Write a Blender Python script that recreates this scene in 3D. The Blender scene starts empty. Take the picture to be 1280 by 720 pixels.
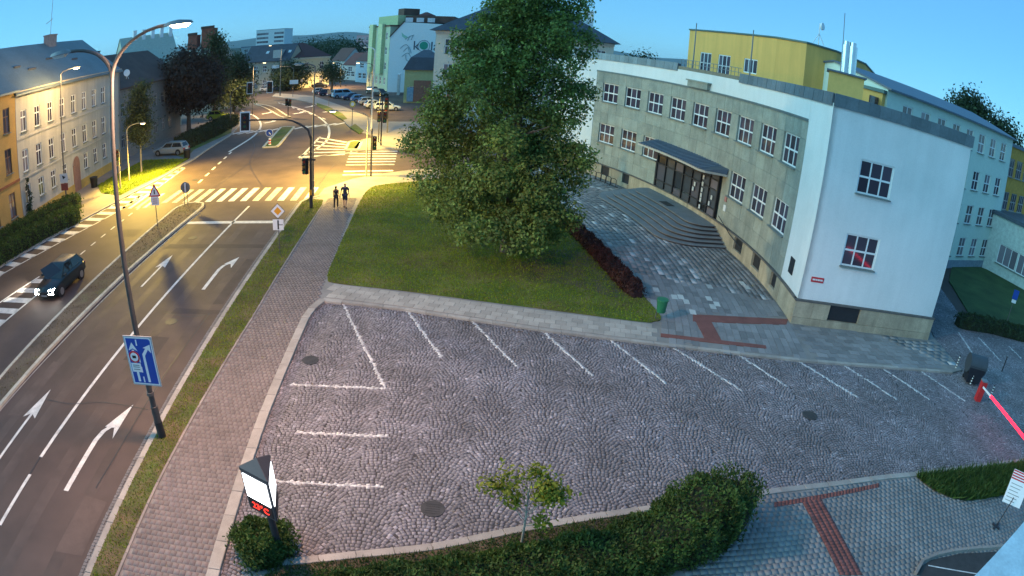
import bpy, math, random
import numpy as np
from mathutils import Matrix, Vector

random.seed(7)
rng = np.random.default_rng(11)
sc = bpy.context.scene
col = sc.collection
R_ = math.radians

# ------------------------------------------------------------------ camera (wide surveillance lens with barrel distortion)
H = 11.5
FPX, K3, PITCH, ROLL = 764.616, 0.1005, 0.39727, 0.080235
cd = bpy.data.cameras.new('camera')
cd.type = 'PANO'
cd.sensor_fit = 'HORIZONTAL'
cd.sensor_width = 36.0
cd.sensor_height = 20.25
fm = FPX / 1280 * 36.0
cc = cd.cycles if hasattr(cd, 'cycles') and hasattr(cd.cycles, 'panorama_type') else cd
cc.panorama_type = 'FISHEYE_LENS_POLYNOMIAL'
cc.fisheye_fov = R_(175)
cc.fisheye_polynomial_k0 = 0.0
cc.fisheye_polynomial_k1 = -1.0 / fm
cc.fisheye_polynomial_k2 = 0.0
cc.fisheye_polynomial_k3 = -K3 / fm ** 3
cc.fisheye_polynomial_k4 = 0.0
cd.clip_end = 30000
cam = bpy.data.objects.new('camera', cd)
col.objects.link(cam)
cam.matrix_world = Matrix.Translation((0, 0, H)) @ Matrix.Rotation(math.pi / 2 - PITCH, 4, 'X') @ Matrix.Rotation(ROLL, 4, 'Z')
sc.camera = cam

# ------------------------------------------------------------------ dusk sky, last soft daylight
SUN_AZ, SUN_EL = R_(262), R_(14)     # azimuth clockwise from +Y: low in the west, behind and left of the camera
w = bpy.data.worlds.new('World'); sc.world = w; w.use_nodes = True
nt = w.node_tree; nt.nodes.clear()
wo = nt.nodes.new('ShaderNodeOutputWorld'); bg = nt.nodes.new('ShaderNodeBackground')
sky = nt.nodes.new('ShaderNodeTexSky'); sky.sky_type = 'NISHITA'; sky.sun_disc = False
sky.sun_elevation = SUN_EL; sky.sun_rotation = SUN_AZ; sky.altitude = 200
sky.air_density = 0.8; sky.dust_density = 0; sky.ozone_density = 2
tint = nt.nodes.new('ShaderNodeMix'); tint.data_type = 'RGBA'; tint.blend_type = 'MULTIPLY'
tint.inputs[0].default_value = 1.0; tint.inputs[7].default_value = (0.5, 0.95, 1.05, 1)
nt.links.new(sky.outputs[0], tint.inputs[6]); 
even = nt.nodes.new('ShaderNodeMix'); even.data_type = 'RGBA'; even.inputs[0].default_value = 0.7   # thin even veil of dusk blue
even.inputs[7].default_value = (0.52, 1.85, 3.75, 1); nt.links.new(tint.outputs[2], even.inputs[6]); nt.links.new(even.outputs[2], bg.inputs[0])
bg.inputs[1].default_value = 0.15
nt.links.new(bg.outputs[0], wo.inputs[0])
sd = bpy.data.lights.new('sun', 'SUN'); sd.energy = 1.7; sd.angle = R_(70); sd.color = (0.50, 0.98, 1.0)
sun = bpy.data.objects.new('sun', sd); col.objects.link(sun)
sdir = Vector((math.sin(SUN_AZ) * math.cos(SUN_EL), math.cos(SUN_AZ) * math.cos(SUN_EL), math.sin(SUN_EL)))
sun.rotation_euler = sdir.to_track_quat('Z', 'Y').to_euler(); sun.location = (0, 0, 60)
sc.view_settings.view_transform = 'Standard'; sc.view_settings.look = 'None'
sc.view_settings.exposure = 0.72; sc.view_settings.gamma = 1.0; sc.view_settings.use_curve_mapping = False
sc.cycles.use_denoising = True
sc.cycles.max_bounces = 6; sc.cycles.transparent_max_bounces = 8
sc.cycles.sample_clamp_indirect = 6.0

# ------------------------------------------------------------------ geometry of the place: pixel -> ground point, road frame, facade arc
def ray(px, py):
    x = (px - 640) / FPX; y = -(py - 360) / FPX
    r = math.hypot(x, y); th = r + K3 * r ** 3
    s = math.sin(th) / r if r > 1e-9 else 1
    dx, dy, dz = x * s, y * s, -math.cos(th)
    c, q = math.cos(ROLL), math.sin(ROLL)
    dx, dy = dx * c - dy * q, dx * q + dy * c
    c, q = math.cos(PITCH), math.sin(PITCH)
    return dx, -dz * c + dy * q, dz * q + dy * c
def G(px, py, z=0.0):
    d = ray(px, py); t = (z - H) / d[2]
    return (d[0] * t, d[1] * t)
_a = math.atan(0.165)
def RF(s, t):                       # road frame: s along the street, t to its right
    return (-math.sin(_a) * s + math.cos(_a) * t, math.cos(_a) * s + math.sin(_a) * t)
ROAD_ANG = math.pi / 2 + _a         # heading of +s
AC = (-31.489, 30.481); AR = 45.955
def PO(phi, r=AR):                  # school facade arc: angle in degrees, radius
    return (AC[0] + r * math.cos(R_(phi)), AC[1] + r * math.sin(R_(phi)))

# ------------------------------------------------------------------ mesh helpers
class MB:
    def __init__(s): s.v = []; s.f = []; s.mi = []
    def add(s, vs, fs, m=0):
        o = len(s.v); s.v.extend([tuple(p) for p in vs]); s.f.extend([tuple(i + o for i in f) for f in fs]); s.mi.extend([m] * len(fs)); return s
    def quad(s, a, b, c, d, m=0): return s.add([a, b, c, d], [(0, 1, 2, 3)], m)
    def box(s, x0, x1, y0, y1, z0, z1, m=0):
        return s.add([(x0, y0, z0), (x1, y0, z0), (x1, y1, z0), (x0, y1, z0), (x0, y0, z1), (x1, y0, z1), (x1, y1, z1), (x0, y1, z1)],
                     [(0, 3, 2, 1), (4, 5, 6, 7), (0, 1, 5, 4), (1, 2, 6, 5), (2, 3, 7, 6), (3, 0, 4, 7)], m)
    def obox(s, P, ang, lx, ly, z0, z1, m=0):   # centred, turned about z
        c, q = math.cos(ang), math.sin(ang); vs = []
        for z in (z0, z1):
            for x, y in ((-lx / 2, -ly / 2), (lx / 2, -ly / 2), (lx / 2, ly / 2), (-lx / 2, ly / 2)):
                vs.append((P[0] + x * c - y * q, P[1] + x * q + y * c, z))
        return s.add(vs, [(0, 3, 2, 1), (4, 5, 6, 7), (0, 1, 5, 4), (1, 2, 6, 5), (2, 3, 7, 6), (3, 0, 4, 7)], m)
    def beam(s, A, B, wd, ht, m=0):             # box from A to B
        A = Vector(A); B = Vector(B); d = (B - A).normalized()
        up = Vector((0, 0, 1)) if abs(d.z) < .95 else Vector((1, 0, 0))
        x = d.cross(up).normalized() * wd / 2; y = x.cross(d).normalized() * ht / 2
        vs = [P + i * x + j * y for P in (A, B) for i, j in ((-1, -1), (1, -1), (1, 1), (-1, 1))]
        return s.add(vs, [(0, 3, 2, 1), (4, 5, 6, 7), (0, 1, 5, 4), (1, 2, 6, 5), (2, 3, 7, 6), (3, 0, 4, 7)], m)
    def prism(s, poly, z0, z1, m=0, bottom=False):
        a = sum(poly[i][0] * poly[(i + 1) % len(poly)][1] - poly[(i + 1) % len(poly)][0] * poly[i][1] for i in range(len(poly)))
        if a < 0: poly = poly[::-1]
        n = len(poly); vs = [(x, y, z0) for x, y in poly] + [(x, y, z1) for x, y in poly]
        fs = [tuple(range(n, 2 * n))] + [(i, (i + 1) % n, n + (i + 1) % n, n + i) for i in range(n)]
        if bottom: fs.append(tuple(range(n - 1, -1, -1)))
        return s.add(vs, fs, m)
    def tube(s, pts, rad, n=8, m=0, caps=True):
        pts = [Vector(p) for p in pts]
        if not hasattr(rad, '__len__'): rad = [rad] * len(pts)
        vs = []; ref = None
        for i, p in enumerate(pts):
            d = (pts[min(i + 1, len(pts) - 1)] - pts[max(i - 1, 0)]).normalized()
            if ref is None: ref = Vector((1, 0, 0)) if abs(d.x) < .9 else Vector((0, 1, 0))
            x = (ref - d * ref.dot(d)).normalized(); ref = x; y = d.cross(x)
            for k in range(n):
                a = 2 * math.pi * k / n; vs.append(p + (x * math.cos(a) + y * math.sin(a)) * rad[i])
        fs = [(i * n + k, i * n + (k + 1) % n, (i + 1) * n + (k + 1) % n, (i + 1) * n + k) for i in range(len(pts) - 1) for k in range(n)]
        if caps: fs += [tuple(range(n - 1, -1, -1)), tuple(range((len(pts) - 1) * n, len(pts) * n))]
        return s.add(vs, fs, m)
    def disc(s, c, r, nrm, n=20, m=0, th=0.0):
        nrm = Vector(nrm).normalized(); c = Vector(c)
        if th: return s.tube([c - nrm * th / 2, c + nrm * th / 2], r, n, m)
        x = nrm.orthogonal().normalized(); y = nrm.cross(x)
        return s.add([c + (x * math.cos(2 * math.pi * k / n) + y * math.sin(2 * math.pi * k / n)) * r for k in range(n)], [tuple(range(n))], m)
    def mesh(s, name, mats, smooth=False, off=(0, 0, 0)):
        me = bpy.data.meshes.new(name)
        v = [(x - off[0], y - off[1], z - off[2]) for x, y, z in s.v] if any(off) else s.v
        me.from_pydata(v, [], s.f); 
        for mt in (mats if isinstance(mats, (list, tuple)) else [mats]): me.materials.append(mt)
        if isinstance(mats, (list, tuple)) and len(mats) > 1: me.polygons.foreach_set('material_index', s.mi)
        if smooth:
            me.polygons.foreach_set('use_smooth', [True] * len(s.f)); me.set_sharp_from_angle(angle=R_(38))
        return me

ROOT = {}
def link(name, data, parent=None):
    o = bpy.data.objects.new(name, data); col.objects.link(o)
    if parent is not None: o.parent = parent; ROOT[o.name] = ROOT.get(parent.name, (0, 0, 0))
    return o
def tag(o, label=None, cat=None, group=None, kind=None):
    if label: o['label'] = label
    if cat: o['category'] = cat
    if group: o['group'] = group
    if kind: o['kind'] = kind
    return o
def thing(name, label, cat, loc=(0, 0, 0), rz=0.0, group=None, kind=None):
    o = bpy.data.objects.new(name, None); col.objects.link(o); o.empty_display_size = .3
    loc = tuple(loc) if len(loc) == 3 else (loc[0], loc[1], 0.0)
    o.location = loc; o.rotation_euler = (0, 0, rz); ROOT[o.name] = loc
    return tag(o, label, cat, group, kind)
def part(name, mb, mat, parent, smooth=False, local=False, label=None, kind=None):
    """a mesh part; mb in world coordinates unless local"""
    off = (0, 0, 0) if local else ROOT.get(parent.name, (0, 0, 0))
    o = link(name, mb.mesh(name, mat, smooth, off), parent)
    if label: o['label'] = label
    if kind: o['kind'] = kind
    return o
def struct(name, mb, mat, smooth=False):
    o = link(name, mb.mesh(name, mat, smooth)); o['kind'] = 'structure'; ROOT[o.name] = (0, 0, 0); return o
def piece(name, me, parent, loc, rz=0.0, scale=(1, 1, 1), rx=0.0, ry=0.0, local=False):
    off = (0, 0, 0) if local else ROOT.get(parent.name, (0, 0, 0))
    o = link(name, me, parent); o.location = (loc[0] - off[0], loc[1] - off[1], loc[2] - off[2])
    o.rotation_euler = (rx, ry, rz); o.scale = scale; return o
def copy_tree(o, parent=None):
    c = o.copy(); col.objects.link(c); c.parent = parent; ROOT[c.name] = ROOT.get(o.name, (0, 0, 0))
    for ch in o.children: copy_tree(ch, c)
    return c
def np_mesh(name, V, F, mat, colors=None, smooth=False):
    """V (n,3), F (m,k) equal-sided faces, colors (m,) per-face grey tone"""
    me = bpy.data.meshes.new(name); V = np.asarray(V, np.float32); F = np.asarray(F, np.int32); m, k = F.shape
    me.vertices.add(len(V)); me.vertices.foreach_set('co', V.ravel())
    me.loops.add(m * k); me.loops.foreach_set('vertex_index', F.ravel())
    me.polygons.add(m); me.polygons.foreach_set('loop_start', np.arange(0, m * k, k, dtype=np.int32))
    try: me.polygons.foreach_set('loop_total', np.full(m, k, np.int32))
    except Exception: pass
    if colors is not None:
        at = me.color_attributes.new('tone', 'FLOAT_COLOR', 'CORNER')
        c = np.repeat(np.asarray(colors, np.float32), k)
        at.data.foreach_set('color', np.stack([c, c, c, np.ones_like(c)], 1).ravel())
    me.materials.append(mat); me.update(calc_edges=True)
    if smooth: me.polygons.foreach_set('use_smooth', [True] * m)
    return me

# ------------------------------------------------------------------ materials
MATS = {}
def M(name, c, rough=.8, var=.16, sc1=3.0, sc2=40.0, bump=.0, bscale=None, metal=0.0, spec=.4, rnd=0.0, tone=False, emit=0.0, ecol=None,
      c2=None, c2s=.35, c2t=.55, coat=0.0, alpha=None, streak=0.0):
    if name in MATS: return MATS[name]
    m = bpy.data.materials.new(name); m.use_nodes = True; n = m.node_tree; N = n.nodes; L = n.links
    b = N['Principled BSDF']; b.inputs['Roughness'].default_value = rough; b.inputs['Metallic'].default_value = metal
    b.inputs['Specular IOR Level'].default_value = spec; b.inputs['Coat Weight'].default_value = coat
    geo = N.new('ShaderNodeNewGeometry')
    def noise(s, det=3.0, r=.6):
        t = N.new('ShaderNodeTexNoise'); t.inputs['Scale'].default_value = s; t.inputs['Detail'].default_value = det; t.inputs['Roughness'].default_value = r
        L.new(geo.outputs['Position'], t.inputs['Vector']); return t
    def mul(a, k):
        x = N.new('ShaderNodeMath'); x.operation = 'MULTIPLY'; L.new(a, x.inputs[0])
        if isinstance(k, float): x.inputs[1].default_value = k
        else: L.new(k, x.inputs[1])
        return x.outputs[0]
    def remap(a, lo, hi, f0=.3, f1=.7):
        x = N.new('ShaderNodeMapRange'); L.new(a, x.inputs[0]); x.inputs[1].default_value = f0; x.inputs[2].default_value = f1
        x.inputs[3].default_value = lo; x.inputs[4].default_value = hi; return x.outputs[0]
    val = None
    if var:
        val = mul(remap(noise(sc1).outputs[0], 1 - var, 1 + var), remap(noise(sc2, 2.0).outputs[0], 1 - var * .7, 1 + var * .7))
    if streak:
        mp = N.new('ShaderNodeVectorMath'); mp.operation = 'MULTIPLY'; mp.inputs[1].default_value = (1.6, 1.6, .1); L.new(geo.outputs['Position'], mp.inputs[0])
        tn_ = N.new('ShaderNodeTexNoise'); tn_.inputs['Scale'].default_value = 1.3; tn_.inputs['Detail'].default_value = 5; L.new(mp.outputs[0], tn_.inputs['Vector'])
        r_ = remap(tn_.outputs[0], 1 - streak, 1 + streak * .4, .35, .65); val = mul(val, r_) if val else r_
    if rnd:
        oi = N.new('ShaderNodeObjectInfo'); r = remap(oi.outputs['Random'], 1 - rnd, 1 + rnd, 0, 1); val = mul(val, r) if val else r
    if tone:
        vc = N.new('ShaderNodeVertexColor'); vc.layer_name = 'tone'
        sp = N.new('ShaderNodeSeparateColor'); L.new(vc.outputs[0], sp.inputs[0]); val = mul(val, sp.outputs[0]) if val else sp.outputs[0]
    src = None
    if c2 is not None:
        mx = N.new('ShaderNodeMix'); mx.data_type = 'RGBA'; mx.inputs[6].default_value = (*c, 1); mx.inputs[7].default_value = (*c2, 1)
        L.new(remap(noise(c2s, 4.0, .65).outputs[0], 0, 1, c2t - .12, c2t + .12), mx.inputs[0]); src = mx.outputs[2]
    if val is not None:
        hs = N.new('ShaderNodeVectorMath'); hs.operation = 'SCALE'
        if src: L.new(src, hs.inputs[0])
        else: hs.inputs[0].default_value = c
        L.new(val, hs.inputs['Scale']); src = hs.outputs[0]
    if src: L.new(src, b.inputs['Base Color'])
    else: b.inputs['Base Color'].default_value = (*c, 1)
    if bump:
        bp = N.new('ShaderNodeBump'); bp.inputs['Strength'].default_value = bump; bp.inputs['Distance'].default_value = .03
        L.new(noise(bscale or sc2, 4.0).outputs[0], bp.inputs['Height']); L.new(bp.outputs[0], b.inputs['Normal'])
    if emit:
        b.inputs['Emission Color'].default_value = (*(ecol or c), 1); b.inputs['Emission Strength'].default_value = emit
    MATS[name] = m; return m
def leafmat(name, c, tr=.35, var=.25):
    if name in MATS: return MATS[name]
    m = bpy.data.materials.new(name); m.use_nodes = True; n = m.node_tree; N = n.nodes; L = n.links
    N.clear(); out = N.new('ShaderNodeOutputMaterial'); pb = N.new('ShaderNodeBsdfPrincipled'); tl = N.new('ShaderNodeBsdfTranslucent'); mx = N.new('ShaderNodeMixShader')
    pb.inputs['Roughness'].default_value = .6; pb.inputs['Specular IOR Level'].default_value = .25
    vc = N.new('ShaderNodeVertexColor'); vc.layer_name = 'tone'; geo = N.new('ShaderNodeNewGeometry')
    no = N.new('ShaderNodeTexNoise'); no.inputs['Scale'].default_value = .5; L.new(geo.outputs['Position'], no.inputs['Vector'])
    ra = N.new('ShaderNodeMix'); ra.data_type = 'RGBA'
    ra.inputs[6].default_value = (c[0] * (1 - var), c[1] * (1 - var * .8), c[2], 1); ra.inputs[7].default_value = (c[0] * (1 + var * 1.6), c[1] * (1 + var), c[2], 1)
    L.new(no.outputs[0], ra.inputs[0])
    mu = N.new('ShaderNodeMix'); mu.data_type = 'RGBA'; mu.blend_type = 'MULTIPLY'; mu.inputs[0].default_value = 1
    L.new(ra.outputs[2], mu.inputs[6]); L.new(vc.outputs[0], mu.inputs[7])
    L.new(mu.outputs[2], pb.inputs['Base Color']); L.new(mu.outputs[2], tl.inputs['Color'])
    mx.inputs[0].default_value = tr; L.new(pb.outputs[0], mx.inputs[1]); L.new(tl.outputs[0], mx.inputs[2]); L.new(mx.outputs[0], out.inputs[0])
    MATS[name] = m; return m

ASPH = M('asphalt', (.094, .064, .052), .75, .22, .35, 60, .25, 90, c2=(.074, .051, .043), c2s=.16, c2t=.5)
PAINT = M('road_paint', (.66, .63, .57), .7, .2, 2.5, 30, .1, c2=(.30, .27, .24), c2s=4.0, c2t=.68)
WORN = M('worn_road_paint', (.46, .43, .36), .8, .35, 2.2, 14)
KERB = M('granite_kerb', (.34, .31, .27), .8, .15, 2, 50, .2, 60, rnd=.14)
CONC = M('concrete', (.235, .22, .20), .85, .15, 1, 30, .2)
PAVER = M('grey_paver', (.185, .152, .142), .85, .14, .6, 25, .15, tone=True)
SLAB = M('stone_slab', (.225, .22, .215), .7, .14, .5, 20, .2, rnd=.22)
SLABS = M('stone_slab_stuff', (.225, .22, .215), .7, .14, .5, 20, .2, tone=True)
CREAMP = M('cream_paver', (.36, .33, .285), .85, .14, 1, 30, .15, rnd=.14)
REDP = M('red_paver', (.20, .075, .06), .85, .16, 1.5, 25, .15)
SETT = M('granite_sett', (.22, .203, .217), .6, .22, .5, 30, .2, 50, tone=True, c2=(.165, .15, .155), c2s=.3, c2t=.5)
SETTW = M('painted_sett', (.62, .60, .58), .7, .2, 3, 30, .2, tone=True)
JOINT = M('sett_joint', (.06, .054, .053), .95, .3, 2, 30)
SOIL = M('soil', (.10, .075, .05), .95, .3, 1.5, 20, .4)
TURF = M('turf', (.075, .115, .014), .95, .3, .5, 14, .6, 25, c2=(.15, .125, .04), c2s=.33, c2t=.56)
GROUND = M('far_ground', (.085, .09, .075), .95, .25, .02, .4)
STUCCO = M('white_stucco', (.80, .80, .77), .85, .045, .3, 14, .08, 80, c2=(.71, .73, .70), c2s=.22, c2t=.6, streak=.035)
CLAD = M('stone_cladding', (.34, .345, .285), .8, .13, 1.1, 9, .15, 30, rnd=.10, c2=(.255, .28, .24), c2s=.45, c2t=.6, streak=.09)
PLIN = M('sandstone_plinth', (.43, .36, .25), .85, .15, 1.2, 14, .3, 25, rnd=.10, streak=.2)
PLINCAP = M('plinth_moulding', (.12, .11, .10), .8, .15)
WHITE = M('white_frame', (.82, .83, .82), .45, .04)
GLASS = M('dark_glass', (.06, .048, .068), .07, 0, spec=.6, rnd=.5)
GLASSW = M('curtain_glass', (.17, .15, .17), .12, 0, spec=.5, rnd=.5)
ZINC = M('zinc_sheet', (.20, .235, .25), .45, .14, .8, 8, .05, metal=.55, rnd=.12)
ZINCD = M('dark_zinc', (.115, .14, .175), .5, .1, 1, 10, metal=.4, rnd=.1)
YELLOW = M('ochre_stucco', (.82, .45, .12), .85, .05, .4, 12, streak=.08)
STEEL = M('steel', (.62, .63, .64), .22, .05, metal=.95)
GALV = M('galvanised_pole', (.17, .16, .155), .5, .12, 2, 20, metal=.6)
DARKM = M('dark_metal', (.025, .026, .03), .5, .1)
GREYM = M('grey_metal', (.22, .23, .24), .5, .1, metal=.3)
BLACK = M('black_plastic', (.012, .012, .014), .5, 0)
RUBBER = M('tyre_rubber', (.018, .018, .02), .85, .1)
REDM = M('red_paint', (.55, .03, .03), .45, .05)
SIGNW = M('sign_white', (.78, .78, .77), .5, 0)
SIGNB = M('sign_blue', (.015, .07, .36), .45, .03)
SIGNR = M('sign_red', (.55, .03, .04), .45, 0)
SIGNO = M('sign_orange', (.75, .33, .02), .45, 0)
BARK = M('bark', (.12, .095, .075), .95, .3, 4, 25, .6)
BARKL = M('pale_bark', (.36, .31, .25), .9, .2, 4, 25, .3)
ROOFB = M('brown_tile_roof', (.10, .055, .042), .85, .2, .6, 12, .3, 8)
ROOFG = M('grey_sheet_roof', (.15, .19, .20), .55, .15, .3, 6, .15, 5, metal=.2)
ROOFD = M('dark_slate_roof', (.05, .055, .07), .6, .18, .8, 10, .2)
BRICK = M('chimney_brick', (.27, .085, .055), .9, .2, 2, 18, .2)

# ------------------------------------------------------------------ ground, road
big = MB(); big.add([(-9000, -300, -.05), (9000, -300, -.05), (9000, 9000, -.05), (-9000, 9000, -.05)], [(0, 1, 2, 3)])
struct('ground', big, GROUND)
rd = MB(); rd.add([(-110, -12, 0), (75, -12, 0), (75, 215, 0), (-110, 215, 0)], [(0, 1, 2, 3)])
road = struct('road', rd, ASPH)

def strip(name, pts, width, mat, z=.006, parent=road):
    mb = MB(); n = len(pts); L = []; Rr = []
    for i, p in enumerate(pts):
        a = pts[max(i - 1, 0)]; b = pts[min(i + 1, n - 1)]; d = math.hypot(b[0] - a[0], b[1] - a[1]); nx, ny = -(b[1] - a[1]) / d, (b[0] - a[0]) / d
        L.append((p[0] + nx * width / 2, p[1] + ny * width / 2, z)); Rr.append((p[0] - nx * width / 2, p[1] - ny * width / 2, z))
    for i in range(n - 1): mb.quad(Rr[i], Rr[i + 1], L[i + 1], L[i])
    return part(name, mb, mat, parent)
def poly(name, pts, mat, z=.006, parent=road):
    a = sum(pts[i][0] * pts[(i + 1) % len(pts)][1] - pts[(i + 1) % len(pts)][0] * pts[i][1] for i in range(len(pts)))
    if a < 0: pts = pts[::-1]
    mb = MB(); mb.add([(x, y, z) for x, y in pts], [tuple(range(len(pts)))]); return part(name, mb, mat, parent)
def spline(pts, n=8):
    out = []; P = [pts[0]] + list(pts) + [pts[-1]]
    for i in range(1, len(P) - 2):
        for k in range(n):
            t = k / n; q = []
            for c in (0, 1):
                p0, p1, p2, p3 = P[i - 1][c], P[i][c], P[i + 1][c], P[i + 2][c]
                q.append(.5 * (2 * p1 + (p2 - p0) * t + (2 * p0 - 5 * p1 + 4 * p2 - p3) * t * t + (3 * p1 - p0 - 3 * p2 + p3) * t ** 3))
            out.append(tuple(q))
    return out + [tuple(pts[-1])]
def inside(p, poly_):
    x, y = p; c = False; n = len(poly_)
    for i in range(n):
        x1, y1 = poly_[i]; x2, y2 = poly_[(i + 1) % n]
        if (y1 > y) != (y2 > y) and x < (x2 - x1) * (y - y1) / (y2 - y1) + x1: c = not c
    return c
def np_inside(X, Y, poly_):
    c = np.zeros(X.shape, bool); n = len(poly_)
    for i in range(n):
        x1, y1 = poly_[i]; x2, y2 = poly_[(i + 1) % n]
        if y1 == y2: continue
        c ^= ((y1 > Y) != (y2 > Y)) & (X < (x2 - x1) * (Y - y1) / (y2 - y1) + x1)
    return c

# lane lines
strip('lane_line', [RF(12.3, -13.05), RF(27, -12.93), RF(41.3, -12.8)], .15, PAINT)
for s in (9.0, 4.6): strip('lane_dash', [RF(s - 0.2, -13.03), RF(s + 2.35, -13.03)], .14, PAINT)
strip('edge_line', [RF(6, -17.05), RF(20, -16.62), RF(40, -16.38)], .06, WORN)
poly('stop_line', [RF(37.1, -16.4), RF(37.65, -16.4), RF(37.65, -9.3), RF(37.1, -9.3)], PAINT)
def arrow_straight(s0, s1, t, mat=PAINT):
    w_ = .13; hb = s1 - 1.75
    pts = [(s0, t - w_ / 2), (hb, t - w_ / 2), (hb - .25, t - .34), (s1, t), (hb - .25, t + .34), (hb, t + w_ / 2), (s0, t + w_ / 2)]
    mb = MB(); P = [RF(*p) + (.006,) for p in pts]
    mb.add(P, [(0, 6, 5, 1), (1, 5, 3), (2, 1, 3), (5, 4, 3)]); return part('arrow_marking', mb, mat, road)
def arrow_bend(s0, s1, t):
    mb = MB(); w_ = .2
    cl = [(s0, t), (s0 + 2.7, t), (s0 + 3.25, t + .1), (s0 + 3.7, t + .38)]
    L = [RF(a, b - w_ / 2) + (.006,) for a, b in cl]; Rr = [RF(a, b + w_ / 2) + (.006,) for a, b in cl]
    for i in range(3): mb.quad(L[i], Rr[i], Rr[i + 1], L[i + 1])
    hd = [(s0 + 3.5, t + .05), (s1, t + .66), (s0 + 2.9, t + .66), (s0 + 3.5, t + .46)]
    mb.add([RF(*p) + (.0065,) for p in hd], [(0, 3, 1), (3, 2, 1)]); return part('arrow_marking', mb, PAINT, road)
arrow_straight(26.4, 31.1, -14.9); arrow_bend(26.2, 30.8, -11.0)
arrow_straight(11.5, 16.3, -14.95); arrow_bend(11.0, 16.0, -11.15)
# zebra crossings
for k in range(16):
    t = -24.2 + k * 1.02; wn = (k * 7) % 5 == 2 or k in (12, 14) or k < 6
    if k < 3: continue
    mt = WORN if wn else PAINT
    poly('crossing_stripe', [RF(42.75, t), RF(46.8, t), RF(46.8, t + .52), RF(42.75, t + .52)], mt)
for k in range(4):
    t = -24.6 + k * .75; poly('crossing_stripe', [RF(41.6, t), RF(45.9, t - .15), RF(45.9, t + .2), RF(41.6, t + .35)], PAINT if k % 2 else WORN)
for k in range(9):          # side street crossing
    a = k / 8; A = (-17.9 + 2.6 * a, 60.6 - 11.2 * a); B = (-13.0 + 1.9 * a, 61.6 - 11.0 * a)
    if k in (6,): continue
    strip('crossing_stripe', [A, B], .5, PAINT if k < 5 or k == 7 else WORN)
for k in range(12):         # far crossing
    a = (k + .5) / 12; c = (-38.7 + 13.6 * a, 72.6 + 9.3 * a - 1.2 * math.sin(a * 3.1))
    if 4 < k < 7: continue
    strip('crossing_stripe', [(c[0] - .45, c[1] - 1.4), (c[0] + .45, c[1] + 1.6)], .55, PAINT)
# dashes in the junction and the curved guide line
for i in range(6):
    a = i / 5; c = (-27.9 - 3.6 * a, 45.3 + 12.9 * a); strip('lane_dash', [(c[0], c[1]), (c[0] - .34, c[1] + 1.25)], .22, PAINT)
strip('guide_line', spline([(-32.2, 59.5), (-33.9, 69.1), (-36.2, 76.5), (-39.5, 83.5), (-44.2, 91.1), (-51.6, 100.1)]), .3, PAINT)
strip('guide_line', spline([(-22.3, 56.6), (-22.3, 64), (-24.0, 71.5), (-27.6, 81), (-33, 91), (-40, 101), (-47, 109.5)]), .3, PAINT)
for i in range(9):
    a = i / 8; c = (-29.5 - 18 * a, 86 + 24 * a); strip('lane_dash', [c, (c[0] - 1.1, c[1] + 1.6)], .25, PAINT)
for i in range(7):
    a = i / 6; c = (-43 - 11 * a, 86 + 13 * a); strip('lane_dash', [c, (c[0] - 1.4, c[1] + 1.5)], .22, WORN)
for px, py in ((390, 133), (413, 139), (376, 141), (337, 141), (341, 152)):
    c = G(px, py); strip('arrow_marking', [(c[0] - .8, c[1] - 1.5), c, (c[0] - .3, c[1] + 1.6)], .7, PAINT)
# hatch before the small island
for i in range(6):
    a = i / 5; A = G(398 - 20 * a, 172 + 24 * a); B = G(433 - 2 * a, 178 + 15 * a)
    strip('hatch_bar', [A, B], .5, PAINT)
strip('hatch_edge', [G(375, 198), G(400, 171)], .25, PAINT); strip('hatch_edge', [G(375, 198), G(447, 190)], .25, PAINT)
# hatch band along the left hedge
def h1(s): return (np.interp(s, [28, 34, 41.6, 50.8, 60], [-29.0, -27.75, -26.3, -25.2, -25.0]), np.interp(s, [28, 31.6, 38.7, 43, 48, 58], [-27.6, -26.5, -24.75, -24.2, -23.9, -24.6]))
ss = np.arange(24, 58, 1.0)
strip('hatch_edge', [RF(s, h1(s)[0]) for s in np.arange(26, 58, 2.)], .15, PAINT); strip('hatch_edge', [RF(s, h1(s)[1]) for s in np.arange(26, 58, 2.)], .15, PAINT)
for s in np.arange(26, 56, 1.55):
    o, i_ = h1(s + .3); poly('hatch_bar', [RF(s + .35, o), RF(s + 1.05, o), RF(s + .7, i_), RF(s, i_)], PAINT if s < 48 else WORN)
strip('hatch_edge', [RF(18, -25.6), RF(27.6, -23.6)], .15, PAINT); strip('hatch_edge', [RF(18, -22.35), RF(27.6, -21.75)], .15, PAINT)
for k in range(7):
    s = 18.5 + k * 1.35; poly('hatch_bar', [RF(s, -25.4 + (s - 18) * .2), RF(s + .62, -25.3 + (s - 18) * .2), RF(s + .62, -22.3 + (s - 18) * .06), RF(s, -22.35 + (s - 18) * .06)], PAINT)
for k in range(8): strip('lane_dash', [RF(29.6 + k * 1.65, -22.3 - k * .06), RF(30.35 + k * 1.65, -22.33 - k * .06)], .14, PAINT)

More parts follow.
